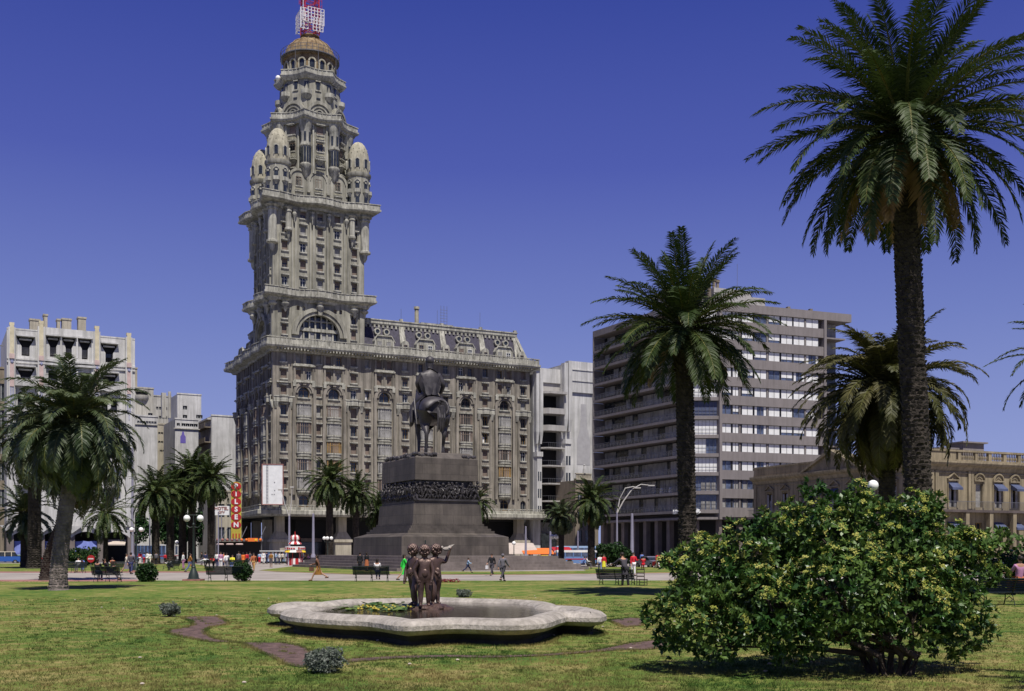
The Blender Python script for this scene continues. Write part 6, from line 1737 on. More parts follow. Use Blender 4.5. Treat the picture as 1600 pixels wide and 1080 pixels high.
def palm(px, base, crown_py, Lf, label, nf=80, pairs=44, seed=1, r=.42, m='trunk', mats=('palm_leaf', 'rachis'), lean=(0, 0), group='palm trees of the plaza', D=None, **kw):
    g_ = G(px, base) if D is None else Vector(((px - 800) / F * D, D, 0))
    h = CH + (HY - crown_py) * g_.y / F
    t = thing('palm_tree', label, 'palm tree', g_, 0, group)
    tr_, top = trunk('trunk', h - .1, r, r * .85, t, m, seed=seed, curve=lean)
    c = crown('crown', Lf, nf, pairs, seed, t, mats, **kw); c.location = (top[0], top[1], h)
    return t
# big palm at the right, trunk rising behind the flowering bush
palm(1438, 0, 200, 4.3, 'tallest palm, its crown cut by the upper right edge, trunk behind the flowering bush', nf=104, pairs=78, seed=3, r=.43, D=31, leaf=.58, lw=.021, lean=(-.42, 0), dead=9, e1=-54, droop=44)
palm(1075, 0, 508, 3.8, 'palm with a thick dark trunk in front of the modern concrete block', nf=78, pairs=72, seed=11, r=.41, D=43, leaf=.60, lw=.022, lean=(-.15, 0), dead=2, e1=-46, droop=42)
palm(1386, 0, 612, 4.6, 'brownish drooping palm behind the trunk of the tallest palm', nf=150, pairs=60, seed=21, r=.45, D=52, leaf=.68, lw=.032, mats=('palm_olive', 'rachis'), dead=10, e1=-62, droop=75)
palm(1700, 0, 565, 3.7, 'palm mostly outside the right edge, only its frond tips in view', nf=70, pairs=44, seed=25, r=.45, D=44, leaf=.48, lw=.026, e1=-55)
palm(1900, 0, 300, 3.6, 'palm just beyond the right edge that throws frond shadows on the lawn', nf=56, pairs=40, seed=27, r=.35, D=0, leaf=.5, lw=.03) if 0 else None
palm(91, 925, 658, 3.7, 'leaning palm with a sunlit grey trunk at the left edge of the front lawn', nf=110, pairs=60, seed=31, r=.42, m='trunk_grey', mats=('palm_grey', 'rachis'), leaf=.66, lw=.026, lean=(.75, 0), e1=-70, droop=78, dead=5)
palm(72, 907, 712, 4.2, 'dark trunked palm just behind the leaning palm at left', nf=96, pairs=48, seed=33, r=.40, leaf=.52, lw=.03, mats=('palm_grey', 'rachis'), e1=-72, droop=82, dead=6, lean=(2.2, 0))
palm(54, 888.5, 680, 6.4, 'stout palm at the far left, rising from the far strip of lawn', nf=100, pairs=46, seed=35, r=.75, leaf=.9, lw=.05, mats=('palm_grey', 'rachis'), e1=-72, droop=80)
palm(38, 889, 800, 4.2, 'low palm half hidden at the left edge before the parked cars', nf=56, pairs=32, seed=37, r=.45, leaf=.6, lw=.05, mats=('palm_grey', 'rachis'), e1=-50, D=120)
palm(165, 881.5, 800, 4.6, 'small palm in front of the arcade of the white art deco building', nf=50, pairs=32, seed=38, r=.35, leaf=.6, lw=.05, e1=-55, D=140)
pp = palm(243, 882, 770, 4.6, 'left one of the street palms near the avenue', nf=80, pairs=38, seed=41, r=.60, leaf=.62, lw=.05, e1=-55, droop=60)
q_ = []
for px, base, cy, sc, lab, rz in ((266, 880.5, 766, 1.05, 'street palm just right of the left one near the avenue', 1.1), (285, 880, 762, 1.0, 'middle street palm of the row near the avenue', 2.0),
                              (330, 880.8, 747, 1.0, 'right street palm, beside the vertical beer sign', 4.0), (300, 880, 738, 1.08, 'tallest street palm behind the double globe lamp', 3.0),
                              (515, 880.5, 752, 1.0, 'left palm of the pair before the palace arcade', 5.0), (556, 880, 770, .92, 'right palm of the pair before the palace arcade', .7), (592, 879.5, 796, .82, 'low palm tucked behind the left side of the pedestal', 2.6),
                              (742, 880, 786, .80, 'palm nearly hidden behind the right side of the pedestal', 3.6)):
    g_ = G(px, base); h0 = CH + (HY - 770) * 146.8 / F; h1 = CH + (HY - cy) * g_.y / F
    d = dup(pp, (g_.x, g_.y, 0), rz, lab)
    for c in d.children:
        if c.name.startswith('trunk'): c.scale = (sc, sc, h1 / h0)
        else: c.scale = (sc, sc, sc); c.location.z = h1
palm(924, 885.5, 782, 3.7, 'green palm standing before the dark ground floor of the modern block', nf=78, pairs=46, seed=51, r=.48, leaf=.55, lw=.04, e1=-64, droop=62, dead=4)
palm(877, 884.5, 806, 2.6, 'pale grey green palm left of the green one, by the awnings', nf=66, pairs=36, seed=53, r=.40, leaf=.55, lw=.04, mats=('palm_grey', 'rachis'), e1=-75, droop=85)

t_ = thing('palm_tree', 'palm just beyond the right edge that throws frond shadows on the lawn', 'palm tree', (11.1, 11.0, 0), 0, 'palm trees of the plaza')
trunk('trunk', 6.9, .4, .34, t_, seed=5); crown('crown', 3.4, 50, 36, 27, t_, leaf=.5, lw=.03).location.z = 7.0
# ------------------------------------------------------------------ leafy masses
def leaf_cloud(name, lumps, ntips, leaf_len, leaf_w, per, mats, seed, parent=None, up=.35, flower=None, frate=0.0, r_in=.45, droop=.0, floor=.05):
    """rosettes of leaves on the shells of several ellipsoids (x,y,z,rx,ry,rz)"""
    g = np.random.default_rng(seed)
    P_ = []; N_ = []
    w = np.array([l[3] * l[4] + l[5] * (l[3] + l[4]) for l in lumps]); w = w / w.sum()
    for l, wi in zip(lumps, w):
        n = int(ntips * wi) + 1
        d = g.normal(size=(n, 3)); d /= np.linalg.norm(d, axis=1)[:, None]
        rr = r_in + (1 - r_in) * g.random(n) ** .55; rr *= 1 + .12 * np.sin(d[:, 0] * 7 + l[0]) * np.cos(d[:, 2] * 6 + l[2])
        p = np.array(l[:3]) + d * rr[:, None] * np.array(l[3:6]); ok = p[:, 2] > floor
        P_.append(p[ok]); N_.append(d[ok])
    p = np.concatenate(P_); nrm = np.concatenate(N_); nrm[:, 2] += up; nrm += g.normal(0, .25, nrm.shape); nrm /= np.linalg.norm(nrm, axis=1)[:, None]
    n = len(p); p0 = np.repeat(p, per, 0); ax = np.repeat(nrm, per, 0)
    rv = g.normal(size=(n * per, 3)); tn = rv - (rv * ax).sum(1)[:, None] * ax; tn /= np.linalg.norm(tn, axis=1)[:, None]
    op = g.uniform(.25, 1.25, n * per)[:, None]
    d = ax * np.cos(op) + tn * np.sin(op); d[:, 2] -= droop; d /= np.linalg.norm(d, axis=1)[:, None]
    sd = np.cross(d, ax); sd /= (np.linalg.norm(sd, axis=1)[:, None] + 1e-6)
    L = leaf_len * g.uniform(.6, 1.2, n * per)[:, None]; W_ = leaf_w * g.uniform(.7, 1.2, n * per)[:, None]
    nn = np.cross(sd, d)
    a = p0 + d * L * .08; m = p0 + d * L * .55; e = p0 + d * L - nn * L * .12
    V = np.stack([a, m + sd * W_ + nn * W_ * .3, e, m - sd * W_ + nn * W_ * .3], 1).reshape(-1, 3)
    k = np.arange(n * per)[:, None] * 4
    Fc = np.concatenate([k + np.array([[0, 1, 2, 3]])], 0)
    mi = np.zeros(len(Fc), int)
    if flower:
        patch = .25 + 1.5 * np.clip(.5 + np.sin(p[:, 0] * 3.1 + 1) * np.cos(p[:, 2] * 4.3) + .3 * np.sin(p[:, 1] * 6), 0, 1)
        sel = (nrm[:, 2] > .15) & (g.random(n) < frate * patch) & (p[:, 2] > flower.get('zmin', 0))
        fp = p[sel]; fn = nrm[sel]; q = flower['n']; f0 = np.repeat(fp, q, 0); fa = np.repeat(fn, q, 0)
        o = g.normal(0, 1, (len(f0), 3)); o -= (o * fa).sum(1)[:, None] * fa * .7
        c = f0 + fa * leaf_len * .55 + o * flower['r'] * .5
        s1 = np.cross(fa, g.normal(size=fa.shape)); s1 /= np.linalg.norm(s1, axis=1)[:, None]; s2 = np.cross(fa, s1); s2 = s2 + fa * g.normal(0, .5, (len(f0), 1)); z = flower['s']
        V2 = np.stack([c - s1 * z, c - s2 * z, c + s1 * z, c + s2 * z], 1).reshape(-1, 3)
        k2 = np.arange(len(f0))[:, None] * 4 + len(V); V = np.concatenate([V, V2]); Fc = np.concatenate([Fc, k2 + np.array([[0, 1, 2, 3]])]); mi = np.concatenate([mi, np.ones(len(f0), int)])
    return npmesh(name, V, Fc, mats, mi, parent), p
# large flowering bush in the right foreground
BD = 16.9
bb = thing('flowering_bush', 'large spreading bush with glossy dark leaves and pale yellow flower clusters, right foreground', 'bush', (G(1385, 1052).x, 16.6, 0))
B0 = bb.location
lumps = []
for px, py, rp, dd in ((1105, 890, 68, .3), (1085, 955, 62, -.2), (1175, 872, 76, .2), (1285, 832, 80, 0), (1385, 850, 88, .3), (1475, 872, 78, .1), (1200, 950, 88, -.5), (1315, 920, 100, -.7), (1425, 940, 92, -.4),
                       (1490, 950, 60, 0), (1120, 1000, 48, -.2), (1240, 995, 55, -.4), (1512, 862, 48, .3), (1555, 842, 22, .4), (1590, 850, 14, .4), (1268, 765, 18, 0), (1342, 765, 16, .1), (1462, 782, 14, 0), (1445, 790, 22, .2), (1560, 900, 18, .2), (1022, 960, 20, .1), (1045, 880, 20, .2), (1050, 1000, 30, 0), (1300, 860, 85, 1.0), (1400, 890, 90, 1.2), (1180, 930, 80, 1.0), (1340, 800, 42, 0), (1520, 985, 34, 0), (1480, 1005, 32, -.1), (1220, 830, 50, .2), (1430, 805, 45, .2), (1350, 985, 45, 0)):
    p = P(px, py, BD + dd); r_ = rp * (BD + dd) / F * .90
    lumps.append((p.x - B0.x, p.y - B0.y, p.z, r_, r_ * 1.15, r_ * .88))
lf_, tips = leaf_cloud('foliage', lumps, 6600, .118, .025, 8, ['bush_leaf', 'bush_flower'], 5, bb, flower=dict(n=30, r=.055, s=.0135, zmin=.7), frate=.30, r_in=.35, floor=.12)
br = MB(); g_ = random.Random(4)
for k in range(11):
    a = g_.uniform(-.5, .5); x0 = a * .9; tgt = Vector(lumps[k % 12][:3]) + Vector((0, 0, -.1))
    p0 = Vector((x0 * .6, g_.uniform(-.2, .2), -.05)); p1 = p0 + Vector((x0 * .4, g_.uniform(-.1, .1), .35)); p2 = p1.lerp(tgt, .45) + Vector((0, 0, .06))
    br.tube([p0, p1, p2, tgt], [.062, .05, .032, .012], 7)
    for j in range(5):
        q = p2.lerp(tgt, g_.random()); e = q + Vector((g_.uniform(-.6, .6), g_.uniform(-.6, .6), g_.uniform(.0, .6))); br.tube([q, (q + e) / 2 + Vector((0, 0, .05)), e], [.022, .015, .008], 5)
br.build('branches', 'bark', bb, fix=False)
def bush(px, base, w, h, label, m='shrub_leaf', tips=700, ll=.09, lw=.02, per=8, seed=1, D=None, up=.3, name='shrub', floor=.0, flower=None, frate=0.0):
    g_ = G(px, base) if D is None else Vector(((px - 800) / F * D, D, 0))
    t = thing(name, label, 'shrub', g_)
    rr = random.Random(seed); lp = [(0, 0, h * .5, w * .42, w * .42, h * .5)]
    for k in range(5): a = rr.uniform(0, 2 * PI); q = rr.uniform(.34, .5); lp.append((w * q * .8 * math.cos(a), w * q * .8 * math.sin(a), h * rr.uniform(.3, .85), w * .14, w * .14, h * .16))
    for k in range(6): a = rr.uniform(0, 2 * PI); lp.append((w * .22 * math.cos(a), w * .22 * math.sin(a), h * rr.uniform(.35, .65), w * .27, w * .27, h * .32))
    o, _ = leaf_cloud('foliage', lp, tips, ll, lw, per, [m] + (['bush_flower'] if flower else []), seed, t, up=up, r_in=.3, floor=floor, flower=flower, frate=frate)
    s = MB()
    for k in range(4): a = k * 1.7; s.tube([(0, 0, -.02), (.1 * math.cos(a) * w, .1 * math.sin(a) * w, h * .3), (.25 * w * math.cos(a), .25 * w * math.sin(a), h * .6)], [.03, .02, .01], 5)
    s.build('stem', 'bark', t, fix=False)
    return t
bush(265, 964, .62, .42, 'small grey green mound shrub at the left end of the dirt bed', 'lavender', 900, .05, .009, 8, 61)
bush(508, 1052, .68, .40, 'small silvery mound shrub in the dirt bed, nearest to the viewer', 'lavender', 1500, .04, .007, 8, 62)
bush(725, 934, .72, .34, 'small grey green mound shrub behind the fountain rim', 'lavender', 700, .055, .01, 7, 63)
bush(228, 909.5, 1.35, 1.15, 'round leafy green bush at the path edge left of the double globe lamp', 'shrub_leaf', 1000, .13, .035, 7, 64)
bush(378, 909, 1.30, 1.25, 'round dark green bush at the right end of the park bench', 'shrub_leaf', 1300, .12, .03, 7, 65)
bush(960, 886, 4.4, 2.7, 'large round green bush before the modern block, behind the slatted bench', 'shrub_leaf', 2400, .26, .07, 7, 66)
bush(128, 884, 4.2, 2.3, 'low flowering bush near the blue arcade tarps', 'shrub_leaf', 1500, .24, .07, 7, 67, flower=dict(n=8, r=.12, s=.04), frate=.05)
bush(596, 882, 2.0, 1.3, 'small bush at the left end of the monument steps', 'tree_leaf', 500, .22, .06, 6, 68, D=150)
bush(868, 888, 1.0, .9, 'little bush on the strip of lawn by the bus', 'shrub_leaf', 300, .15, .04, 6, 69)
bush(1588, 912, 3.6, 1.9, 'dark hedge behind the right hand bench', 'tree_leaf', 2200, .14, .035, 7, 70, D=48)
rf_ = []
p = G(683, 910.5); t = thing('flower_bed', 'low bed of dull red flowers at the path edge behind the fountain', 'flower bed', p)
leaf_cloud('flowers', [(x * .35, 0, .10, .30, .22, .12) for x in range(-3, 4)], 500, .06, .02, 6, ['red_flower'], 71, t, floor=.0)
def tree(px, base, h, w, label, seed, D=None, name='tree'):
    g_ = G(px, base) if D is None else Vector(((px - 800) / F * D, D, 0))
    t = thing(name, label, 'tree', g_, 0, 'street trees along the avenue'); rr = random.Random(seed)
    lp = [(rr.uniform(-.3, .3) * w, rr.uniform(-.3, .3) * w, h * rr.uniform(.42, .82), w * rr.uniform(.2, .32), w * rr.uniform(.2, .32), h * rr.uniform(.12, .2)) for k in range(9)]
    leaf_cloud('crown', lp, 900, .5, .16, 7, ['tree_leaf'], seed, t, r_in=.2)
    s = MB(); s.tube([(0, 0, -.1), (.1, 0, h * .3), (0, .1, h * .6)], [.3, .22, .1], 8)
    for l in lp[:5]: s.tube([(.08, 0, h * .28), tuple(l[:3])], [.14, .04], 6)
    s.build('trunk', 'bark', t, fix=False)
for i, (px, D, h, lab) in enumerate(((214, 235, 11, 'leafy street tree at the left side of the avenue'), (236, 250, 13, 'leafy street tree behind the left street palms'), (262, 245, 12, 'leafy street tree in the middle of the avenue view'),
                                     (290, 232, 12, 'leafy street tree between the palm trunks'), (318, 228, 11, 'leafy street tree just left of the beer sign'), (276, 300, 14, 'tall street tree farther up the avenue'))):
    tree(px, 0, h, 9, lab, 80 + i, D=D)

# ------------------------------------------------------------------ grass blades near the camera
def grass():
    g = np.random.default_rng(9); N = 95000
    D = 13.2 + (67 - 13.2) * g.random(N) ** 1.9; x = (g.random(N) * 2 - 1) * D * .50 * 1.04
    P_ = np.stack([x, D], 1); keep = np.ones(N, bool)
    bpoly = [(p[0] + FO.x, p[1] + FO.y) for p in bo]
    def inside(P_, poly):
        c = np.zeros(len(P_), bool); j = len(poly) - 1; x, y = P_[:, 0], P_[:, 1]
        for i in range(len(poly)):
            (xi, yi), (xj, yj) = poly[i], poly[j]
            if yi != yj: c ^= ((yi > y) != (yj > y)) & (x < (xj - xi) * (y - yi) / (yj - yi) + xi)
            j = i
        return c
    for poly in dirtw: keep &= ~(inside(P_, poly) & (g.random(N) > .03))
    keep &= ~inside(P_, bpoly)
    P_ = P_[keep]
    # longer fringe along the dirt edges and round the basin
    E = []
    for poly in dirtw + [bpoly]:
        for i in range(len(poly)):
            a, b = np.array(poly[i - 1]), np.array(poly[i]); L = np.linalg.norm(b - a)
            for k in range(int(L / .012)): E.append(a + (b - a) * g.random() + g.normal(0, .03, 2))
    E = np.array(E)
    cl = np.stack([g.uniform(-9, 9, 1500), 13.5 + 40 * g.random(1500) ** 1.6], 1); cl[:, 0] *= cl[:, 1] / 20
    cl = cl[~inside(cl, bpoly)]; ct = np.repeat(cl, 14, 0) + g.normal(0, .05, (len(cl) * 14, 2)); E = np.concatenate([E, ct])
    P_ = np.concatenate([P_, E]); n = len(P_)
    per = 3; p0 = np.repeat(P_, per, 0) + g.normal(0, .02, (n * per, 2)); m = n * per
    hh = g.uniform(.018, .05, m); hh[(n - len(E)) * per:] *= 1.35
    a = g.random(m) * 2 * np.pi; w = .0035 + .0022 * (p0[:, 1] / 20); lean = g.normal(0, .55, (m, 2)) * hh[:, None]
    z = np.full(m, .002)
    b0 = np.stack([p0[:, 0] - np.cos(a) * w, p0[:, 1] - np.sin(a) * w, z], 1); b1 = np.stack([p0[:, 0] + np.cos(a) * w, p0[:, 1] + np.sin(a) * w, z], 1)
    tp = np.stack([p0[:, 0] + lean[:, 0], p0[:, 1] + lean[:, 1], z + hh], 1)
    V = np.stack([b0, b1, tp], 1).reshape(-1, 3); Fc = np.arange(len(V)).reshape(-1, 3)
    o = npmesh('grass', V, Fc, ['grass_blade'])
    tag(o, 'short patchy green and yellowing grass covering the front lawn', 'grass', kind='stuff')
grass()
fl = MB()
for k in range(60):
    D = rnd.uniform(15, 60); x = rnd.uniform(-.46, .46) * D
    fl.cut(); fl.ball((x, D, .03), (.035, .03, .018), 5, 4)
tag(fl.build('lawn_litter', 'awning_beige'), 'tiny pale leaves and petals scattered on the front lawn', 'litter', kind='stuff')
# ------------------------------------------------------------------ street furniture
def lamp(px, base, label, n=2, zg=None, gy=None, D=None, foot=True, rg=.21):
    g_ = G(px, base) if D is None else Vector(((px - 800) / F * D, D, 0))
    h = zg or CH + (HY - gy) * g_.y / F
    t = thing('street_lamp', label, 'street lamp', g_, 0, 'globe lamps of the plaza')
    p = MB()
    if foot: p.lathe(0, 0, [(.42, 0), (.42, .12), (.34, .16), (.30, .4), (.2, .62), (.13, .8), (.15, .86), (.09, .95), (.075, 1.6), (.06, h - .35), (.09, h - .3), (.05, h - .2)], 12)
    else: p.lathe(0, 0, [(.12, 0), (.12, .3), (.06, .4), (.05, h - .3)], 10)
    if n == 1: p.tube([(0, 0, h - .4), (0, 0, h - .1)], .04, 6)
    ar = []
    for k in range(n if n > 1 else 0):
        x = {2: (-.42, .42), 3: (-.5, 0, .5)}[n][k]; y = 0 if n == 2 else (-.25 if k == 1 else .1)
        p.tube([(0, 0, h - .45), (x * .6, y, h - .5), (x, y, h - .38), (x, y, h - .12)], .03, 6); ar.append((x, y))
    if n == 1: ar = [(0, 0)]
    if n == 2: p.tube([(0, 0, h - .3), (0, 0, h + .25)], .03, 6); p.tube([(-.5, 0, h + .28), (.5, 0, h + .28)], .025, 5)
    p.build('post', 'iron_green', t, smooth=True)
    if foot: q = MB(); q.prism([(-.55, -.55), (.55, -.55), (.55, .55), (-.55, .55)], 0, .10); q.build('base_block', 'brick_edge', t)
    for x, y in ar: q = MB(); q.ball((x, y, h + .08), rg, 14, 10); q.build('globe', 'globe', t, smooth=True)
    return t
lamp(302.5, 907.5, 'double globe lamp post with a bell foot beside the park bench', 2, gy=812)
lamp(213, 893, 'double globe lamp post behind the walking couple at left', 2, gy=829)
lamp(869, 884, 'triple globe lamp post beside the pale palm and the awnings', 3, gy=840, rg=.3, foot=False)
lamp(803, 884, 'small single globe lamp beside the slanted beige canopy', 1, gy=850, rg=.25, foot=False)
lamp(512, 881, 'globe lamp with a round top light before the palace arcade', 3, gy=842, rg=.25, foot=False)
lamp(1364, 905, 'single white globe lamp rising above the flowering bush', 1, gy=762, D=40, rg=.20, foot=False)
lamp(272, 879, 'small double globe lamp among the street palm trunks', 2, gy=848, rg=.28, foot=False)
def pole(px, top, base, label, r=.13, m='pole_grey', arms=None, D=None):
    g_ = G(px, base) if D is None else Vector(((px - 800) / F * D, D, 0)); h = CH + (HY - top) * g_.y / F
    t = thing('pole', label, 'pole', g_, 0, 'poles along the streets'); p = MB()
    p.lathe(0, 0, [(r * 1.7, 0), (r * 1.7, 1.2), (r * 1.2, 1.35), (r, 1.5), (r * .7, h), (r * .2, h + .05)], 10); p.build('shaft', m, t, smooth=True)
    k = g_.y / F
    if arms == 'V':
        q = MB(); q.tube([(0, 0, h - .2), (-.6, 0, h + 1.5), (-1.0, 0, h + 3.3)], [.09, .06, .04], 6); q.tube([(0, 0, h - .2), (.3, 0, h + 2), (.35, 0, h + 3.6)], [.09, .06, .04], 6)
        q.build('arm', 'pole_silver', t); q = MB(); q.cbox((-1.15, 0, h + 3.35), (.6, .25, .18)); q.cbox((.35, 0, h + 3.7), (.5, .25, .18)); q.build('lamp_head', 'pole_silver', t)
    if arms == 'C':
        q = MB(); q.tube([(0, 0, h - .1), (.35, 0, h + 1.7), (1.0, 0, h + 3.0), (2.0, 0, h + 3.2), (2.4, 0, h + 3.1)], [.09, .08, .07, .06, .05], 7)
        q.tube([(0, 0, h - .1), (.8, .1, h + 1.4), (1.9, .2, h + 2.9), (3.0, .3, h + 3.5), (4.0, .3, h + 3.4)], [.09, .08, .07, .06, .05], 7)
        q.build('arm', 'pole_silver', t, smooth=True); q = MB(); q.cbox((2.6, 0, h + 3.05), (.7, .25, .14)); q.cbox((4.3, .3, h + 3.36), (.8, .28, .14)); q.build('lamp_head', 'pole_silver', t)
    return t
pole(452, 806, 883, 'grey pole with two raised lamp arms behind the kiosk', arms='V', r=.16)
pole(489.5, 803, 882, 'grey pole between the kiosk and the left palm of the pair', r=.2)
pole(516, 800, 880.5, 'grey pole behind the round top globe lamp', r=.2)
pole(821.5, 823, 884, 'grey pole in front of the slanted beige canopy', r=.15)
pole(860, 831, 883, 'grey pole just left of the triple globe lamp', r=.17)
pole(903, 830, 882, 'grey pole behind the green palm', r=.12)
pole(964, 801, 884, 'silver pole with two curved lamp arms left of the round bush', arms='C', r=.14)
pole(987.5, 803, 885, 'thick grey pole with a small white cap right of the round bush', r=.22)
pole(207, 700, 881, 'tall grey pole at the corner of the art deco building', r=.2)
pole(234, 790, 881, 'thin grey pole in front of the left street palm', r=.09)
pole(341, 800, 884, 'thin grey pole left of the beer sign', r=.09)

def bench(px, base, rz, label, w=2.2, D=None, z=0.0):
    g_ = G(px, base) if D is None else Vector(((px - 800) / F * D, D, 0))
    t = thing('park_bench', label, 'bench', (g_.x, g_.y, z), rz, 'slatted park benches')
    s = MB()
    for k in range(5): s.box(-w / 2, .05 + k * .09, .42, w / 2, .12 + k * .09, .45)
    s.build('seat', 'iron_green', t)
    b = MB()
    for k in range(6):
        a = k / 5; b.cbox((0, -.02 - a * .20, .50 + a * .40), (w, .03, .065), 0, -.35)
    b.cbox((0, -.26, .93), (w, .09, .03)); b.build('backrest', 'iron_green', t)
    for x in (-w / 2 + .15, 0, w / 2 - .15):
        l = MB(); l.tube([(x, -.27, .95), (x, -.06, .5), (x, .02, .42), (x, -.16, .0)], .022, 6); l.tube([(x, .02, .42), (x, .45, .42), (x, .46, .2), (x, .55, 0)], .022, 6)
        l.tube([(x, -.1, .18), (x, .2, .3), (x, .5, .16)], .015, 5); l.build('leg', 'iron_green', t)
    return t
bench(580, 909.5, 0, 'dark slatted bench left of the bronze children, seen from behind')
bench(352, 909.3, 0, 'dark slatted bench between the double globe lamp and the round bush', w=2.3)
bench(962, 918.5, -.42, 'dark slatted bench at right with a man leaning over it', w=2.0)
bench(166, 910.0, 0, 'dark bench in palm shade with two people lounging on it', w=1.7)
bench(1582, 946, .1, 'dark slatted bench at the right edge behind the flowering bush', w=2.4)
bench(115, 895.5, PI, 'dark bench at the far side of the path near the blue tarps', w=2.2)
bench(190, 894, PI, 'dark bench on the far side of the path behind the couple', w=2.0)
bench(270, 891.5, 2.6, 'dark bench near the street palms with a crouching man before it', w=1.8)
bench(372, 890, PI, 'dark bench among the crowd under the beer sign', w=2.0)
g_ = G(1003, 919.5); t = thing('chair', 'small dark wooden chair with a ladder back standing beside the man at the bench', 'chair', g_, -.5)
p = MB(); p.box(-.22, -.2, .42, .22, .22, .46); p.build('seat', 'bark', t)
for x in (-.2, .2):
    for y in (-.18, .19): p = MB(); p.tube([(x, y, 0), (x, y, .44 if y > 0 else 1.0)], .02, 6); p.build('leg', 'bark', t)
p = MB()
for z in (.58, .74, .92): p.box(-.2, -.2, z, .2, -.17, z + .06)
p.build('backrest', 'bark', t)
p = MB()
for z in (.15, .28): p.box(-.2, -.19, z, .2, -.17, z + .02); p.box(-.2, .18, z, .2, .2, z + .02)
p.build('stretcher', 'bark', t)

# vertical beer sign
g_ = Vector(((369 - 800) / F * 186, 186, 0)); t = thing('vertical_sign', 'tall olive yellow sign with PILSEN in white letters on red discs', 'sign', g_, .22)
zt_, zb_ = CH + 107 * 186 / F, CH + 18 * 186 / F
p = MB(); p.box(-.85, -.12, zb_, .85, .25, zt_ - .5); p.vprism([(.85 * math.cos(k * PI / 10), zt_ - .5 + .5 * math.sin(k * PI / 10)) for k in range(11)], -.12, .25); p.build('panel', 'yellow_olive', t)
p = MB(); p.tube([(0, .1, 0), (0, .1, zb_)], .12, 8); p.build('post', 'pole_grey', t)
for k, ch_ in enumerate('PILSEN'):
    z = zt_ - .75 - k * 1.32
    p = MB(); p.vprism([(.84 * math.cos(a * PI / 10), z + .62 * math.sin(a * PI / 10)) for a in range(20)], -.2, -.125); d = p.build('disc', 'red', t)
    text_mesh('letter', ch_, 1.12, 'blind_white', t, (0, -.23, z - .02), ext=.03, bold=.045)
p = MB(); 
for x in (-.5, 0, .5): p.box(x - .1, -.2, zb_ + .15, x + .1, -.125, zb_ + .9)
p.build('stripe', 'red', t)
# billboard
D = 199; g_ = Vector(((426 - 800) / F * D, D, 0)); t = thing('billboard', 'blank white billboard with a thin red frame on the corner of the palace', 'billboard', g_, .08)
z0, z1 = CH + 72 * D / F, CH + 134 * D / F
p = MB(); p.box(-1.85, 0, z0, 1.85, .15, z1); p.build('panel', 'blind_white', t)
p = MB()
for a in ((-1.95, z0 - .12, -1.8, z1 + .12), (1.8, z0 - .12, 1.95, z1 + .12), (-1.8, z0 - .12, 1.8, z0 + .02), (-1.8, z1 - .02, 1.8, z1 + .12)): p.box(a[0], -.08, a[1], a[2], .2, a[3])
p.build('frame', 'brick_edge', t)
p = MB(); 
for x in (-1.15, -.85): p.box(x, -.06, z0 + .1, x + .05, -.02, z1 - .2)
for k in range(26): p.box(-1.12, -.05, z0 + .25 + k * .27, -.83, -.02, z0 + .29 + k * .27)
p.build('ladder', 'rail_metal', t)
p = MB()
for x, z in ((.35, .55), (.38, .35), (-.1, .25), (.28, .25)): p.cut(); p.cbox((x, -.03, z0 + z * (z1 - z0)), (.16, .04, .16))
p.build_each('bracket', 'rail_metal', t)
p = MB(); 
for x in (-1.2, 1.2): p.tube([(x, .3, 9.4), (x, .3, z1)], .1, 6); p.tube([(x, .3, z0 + 2), (x * .8, 4.5, z0 + 2)], .08, 6)
p.build('support', 'rail_metal', t)
# hotel and cafe signs
g_ = Vector(((346 - 800) / F * 178, 178, 0)); t = thing('hotel_sign', 'small white sign with red HOTEL lettering left of the beer sign', 'sign', g_, 0)
z0 = CH + 55 * 178 / F; p = MB(); p.box(-1.25, 0, z0, 1.25, .15, z0 + 1.5); p.build('panel', 'blind_white', t)
text_mesh('letter', 'HOTEL', .72, 'brick_edge', t, (0, -.04, z0 + 1.08), ext=.02, bold=.02); text_mesh('letter', 'CITY', .5, 'brick_edge', t, (0, -.04, z0 + .42), ext=.02, bold=.02)
p = MB(); p.tube([(0, .1, 0), (0, .1, z0)], .06, 6); p.build('post', 'pole_grey', t)
D = 176; g_ = Vector(((386 - 800) / F * D, D, 0)); t = thing('cafe_canopy', 'flat cafe canopy hung with orange lamps and small round signs', 'canopy', g_, .3)
z0 = CH + 16.5 * D / F
p = MB(); p.box(-5.0, 0, z0 - .25, 2.5, 4, z0 + .15); p.build('canopy_slab', 'rail_metal', t)
for k in range(7): p = MB(); p.ball((-4.6 + k * .75, -.1, z0), .22, 8, 6); p.build('lamp', 'brick_edge' if k < 5 else 'orange', t, smooth=True)
p = MB(); p.box(.1, -.15, z0 - .28, 1.7, .0, z0 + .28); p.build('lit_sign', 'orange', t); p = MB(); p.ball((2.1, -.1, z0), .25, 8, 6); p.build('lamp', 'orange', t, smooth=True); p = MB(); p.box(1.2, -.2, z0 - .15, 1.55, -.151, z0 + .15); p.build('mark', 'yellow', t)
for k in range(3): p = MB(); p.M = Matrix.Translation((-4.2 + k * 1.5, -.05, z0 - .75)); p.lathe(0, 0, [(.55, -.1), (.6, 0), (.5, .15)], 12); p.M = Matrix(); p.build('round_sign', 'plaster_pink', t)
for x in (-4.8, 2.3): p = MB(); p.tube([(x, .3, 0), (x, .3, z0)], .07, 6); p.build('post', 'rail_metal', t)
p = MB(); 
for x in (-4, -1, 2): p.tube([(x, 0, z0), (x + 1.2, 3.5, z0 + 2.2)], .05, 5)
p.build('stay', 'rail_metal', t)
p = MB(); p.box(-4.8, 3.0, 0, 2.4, 3.4, z0 - .3); p.build('dark_front', 'void', t)

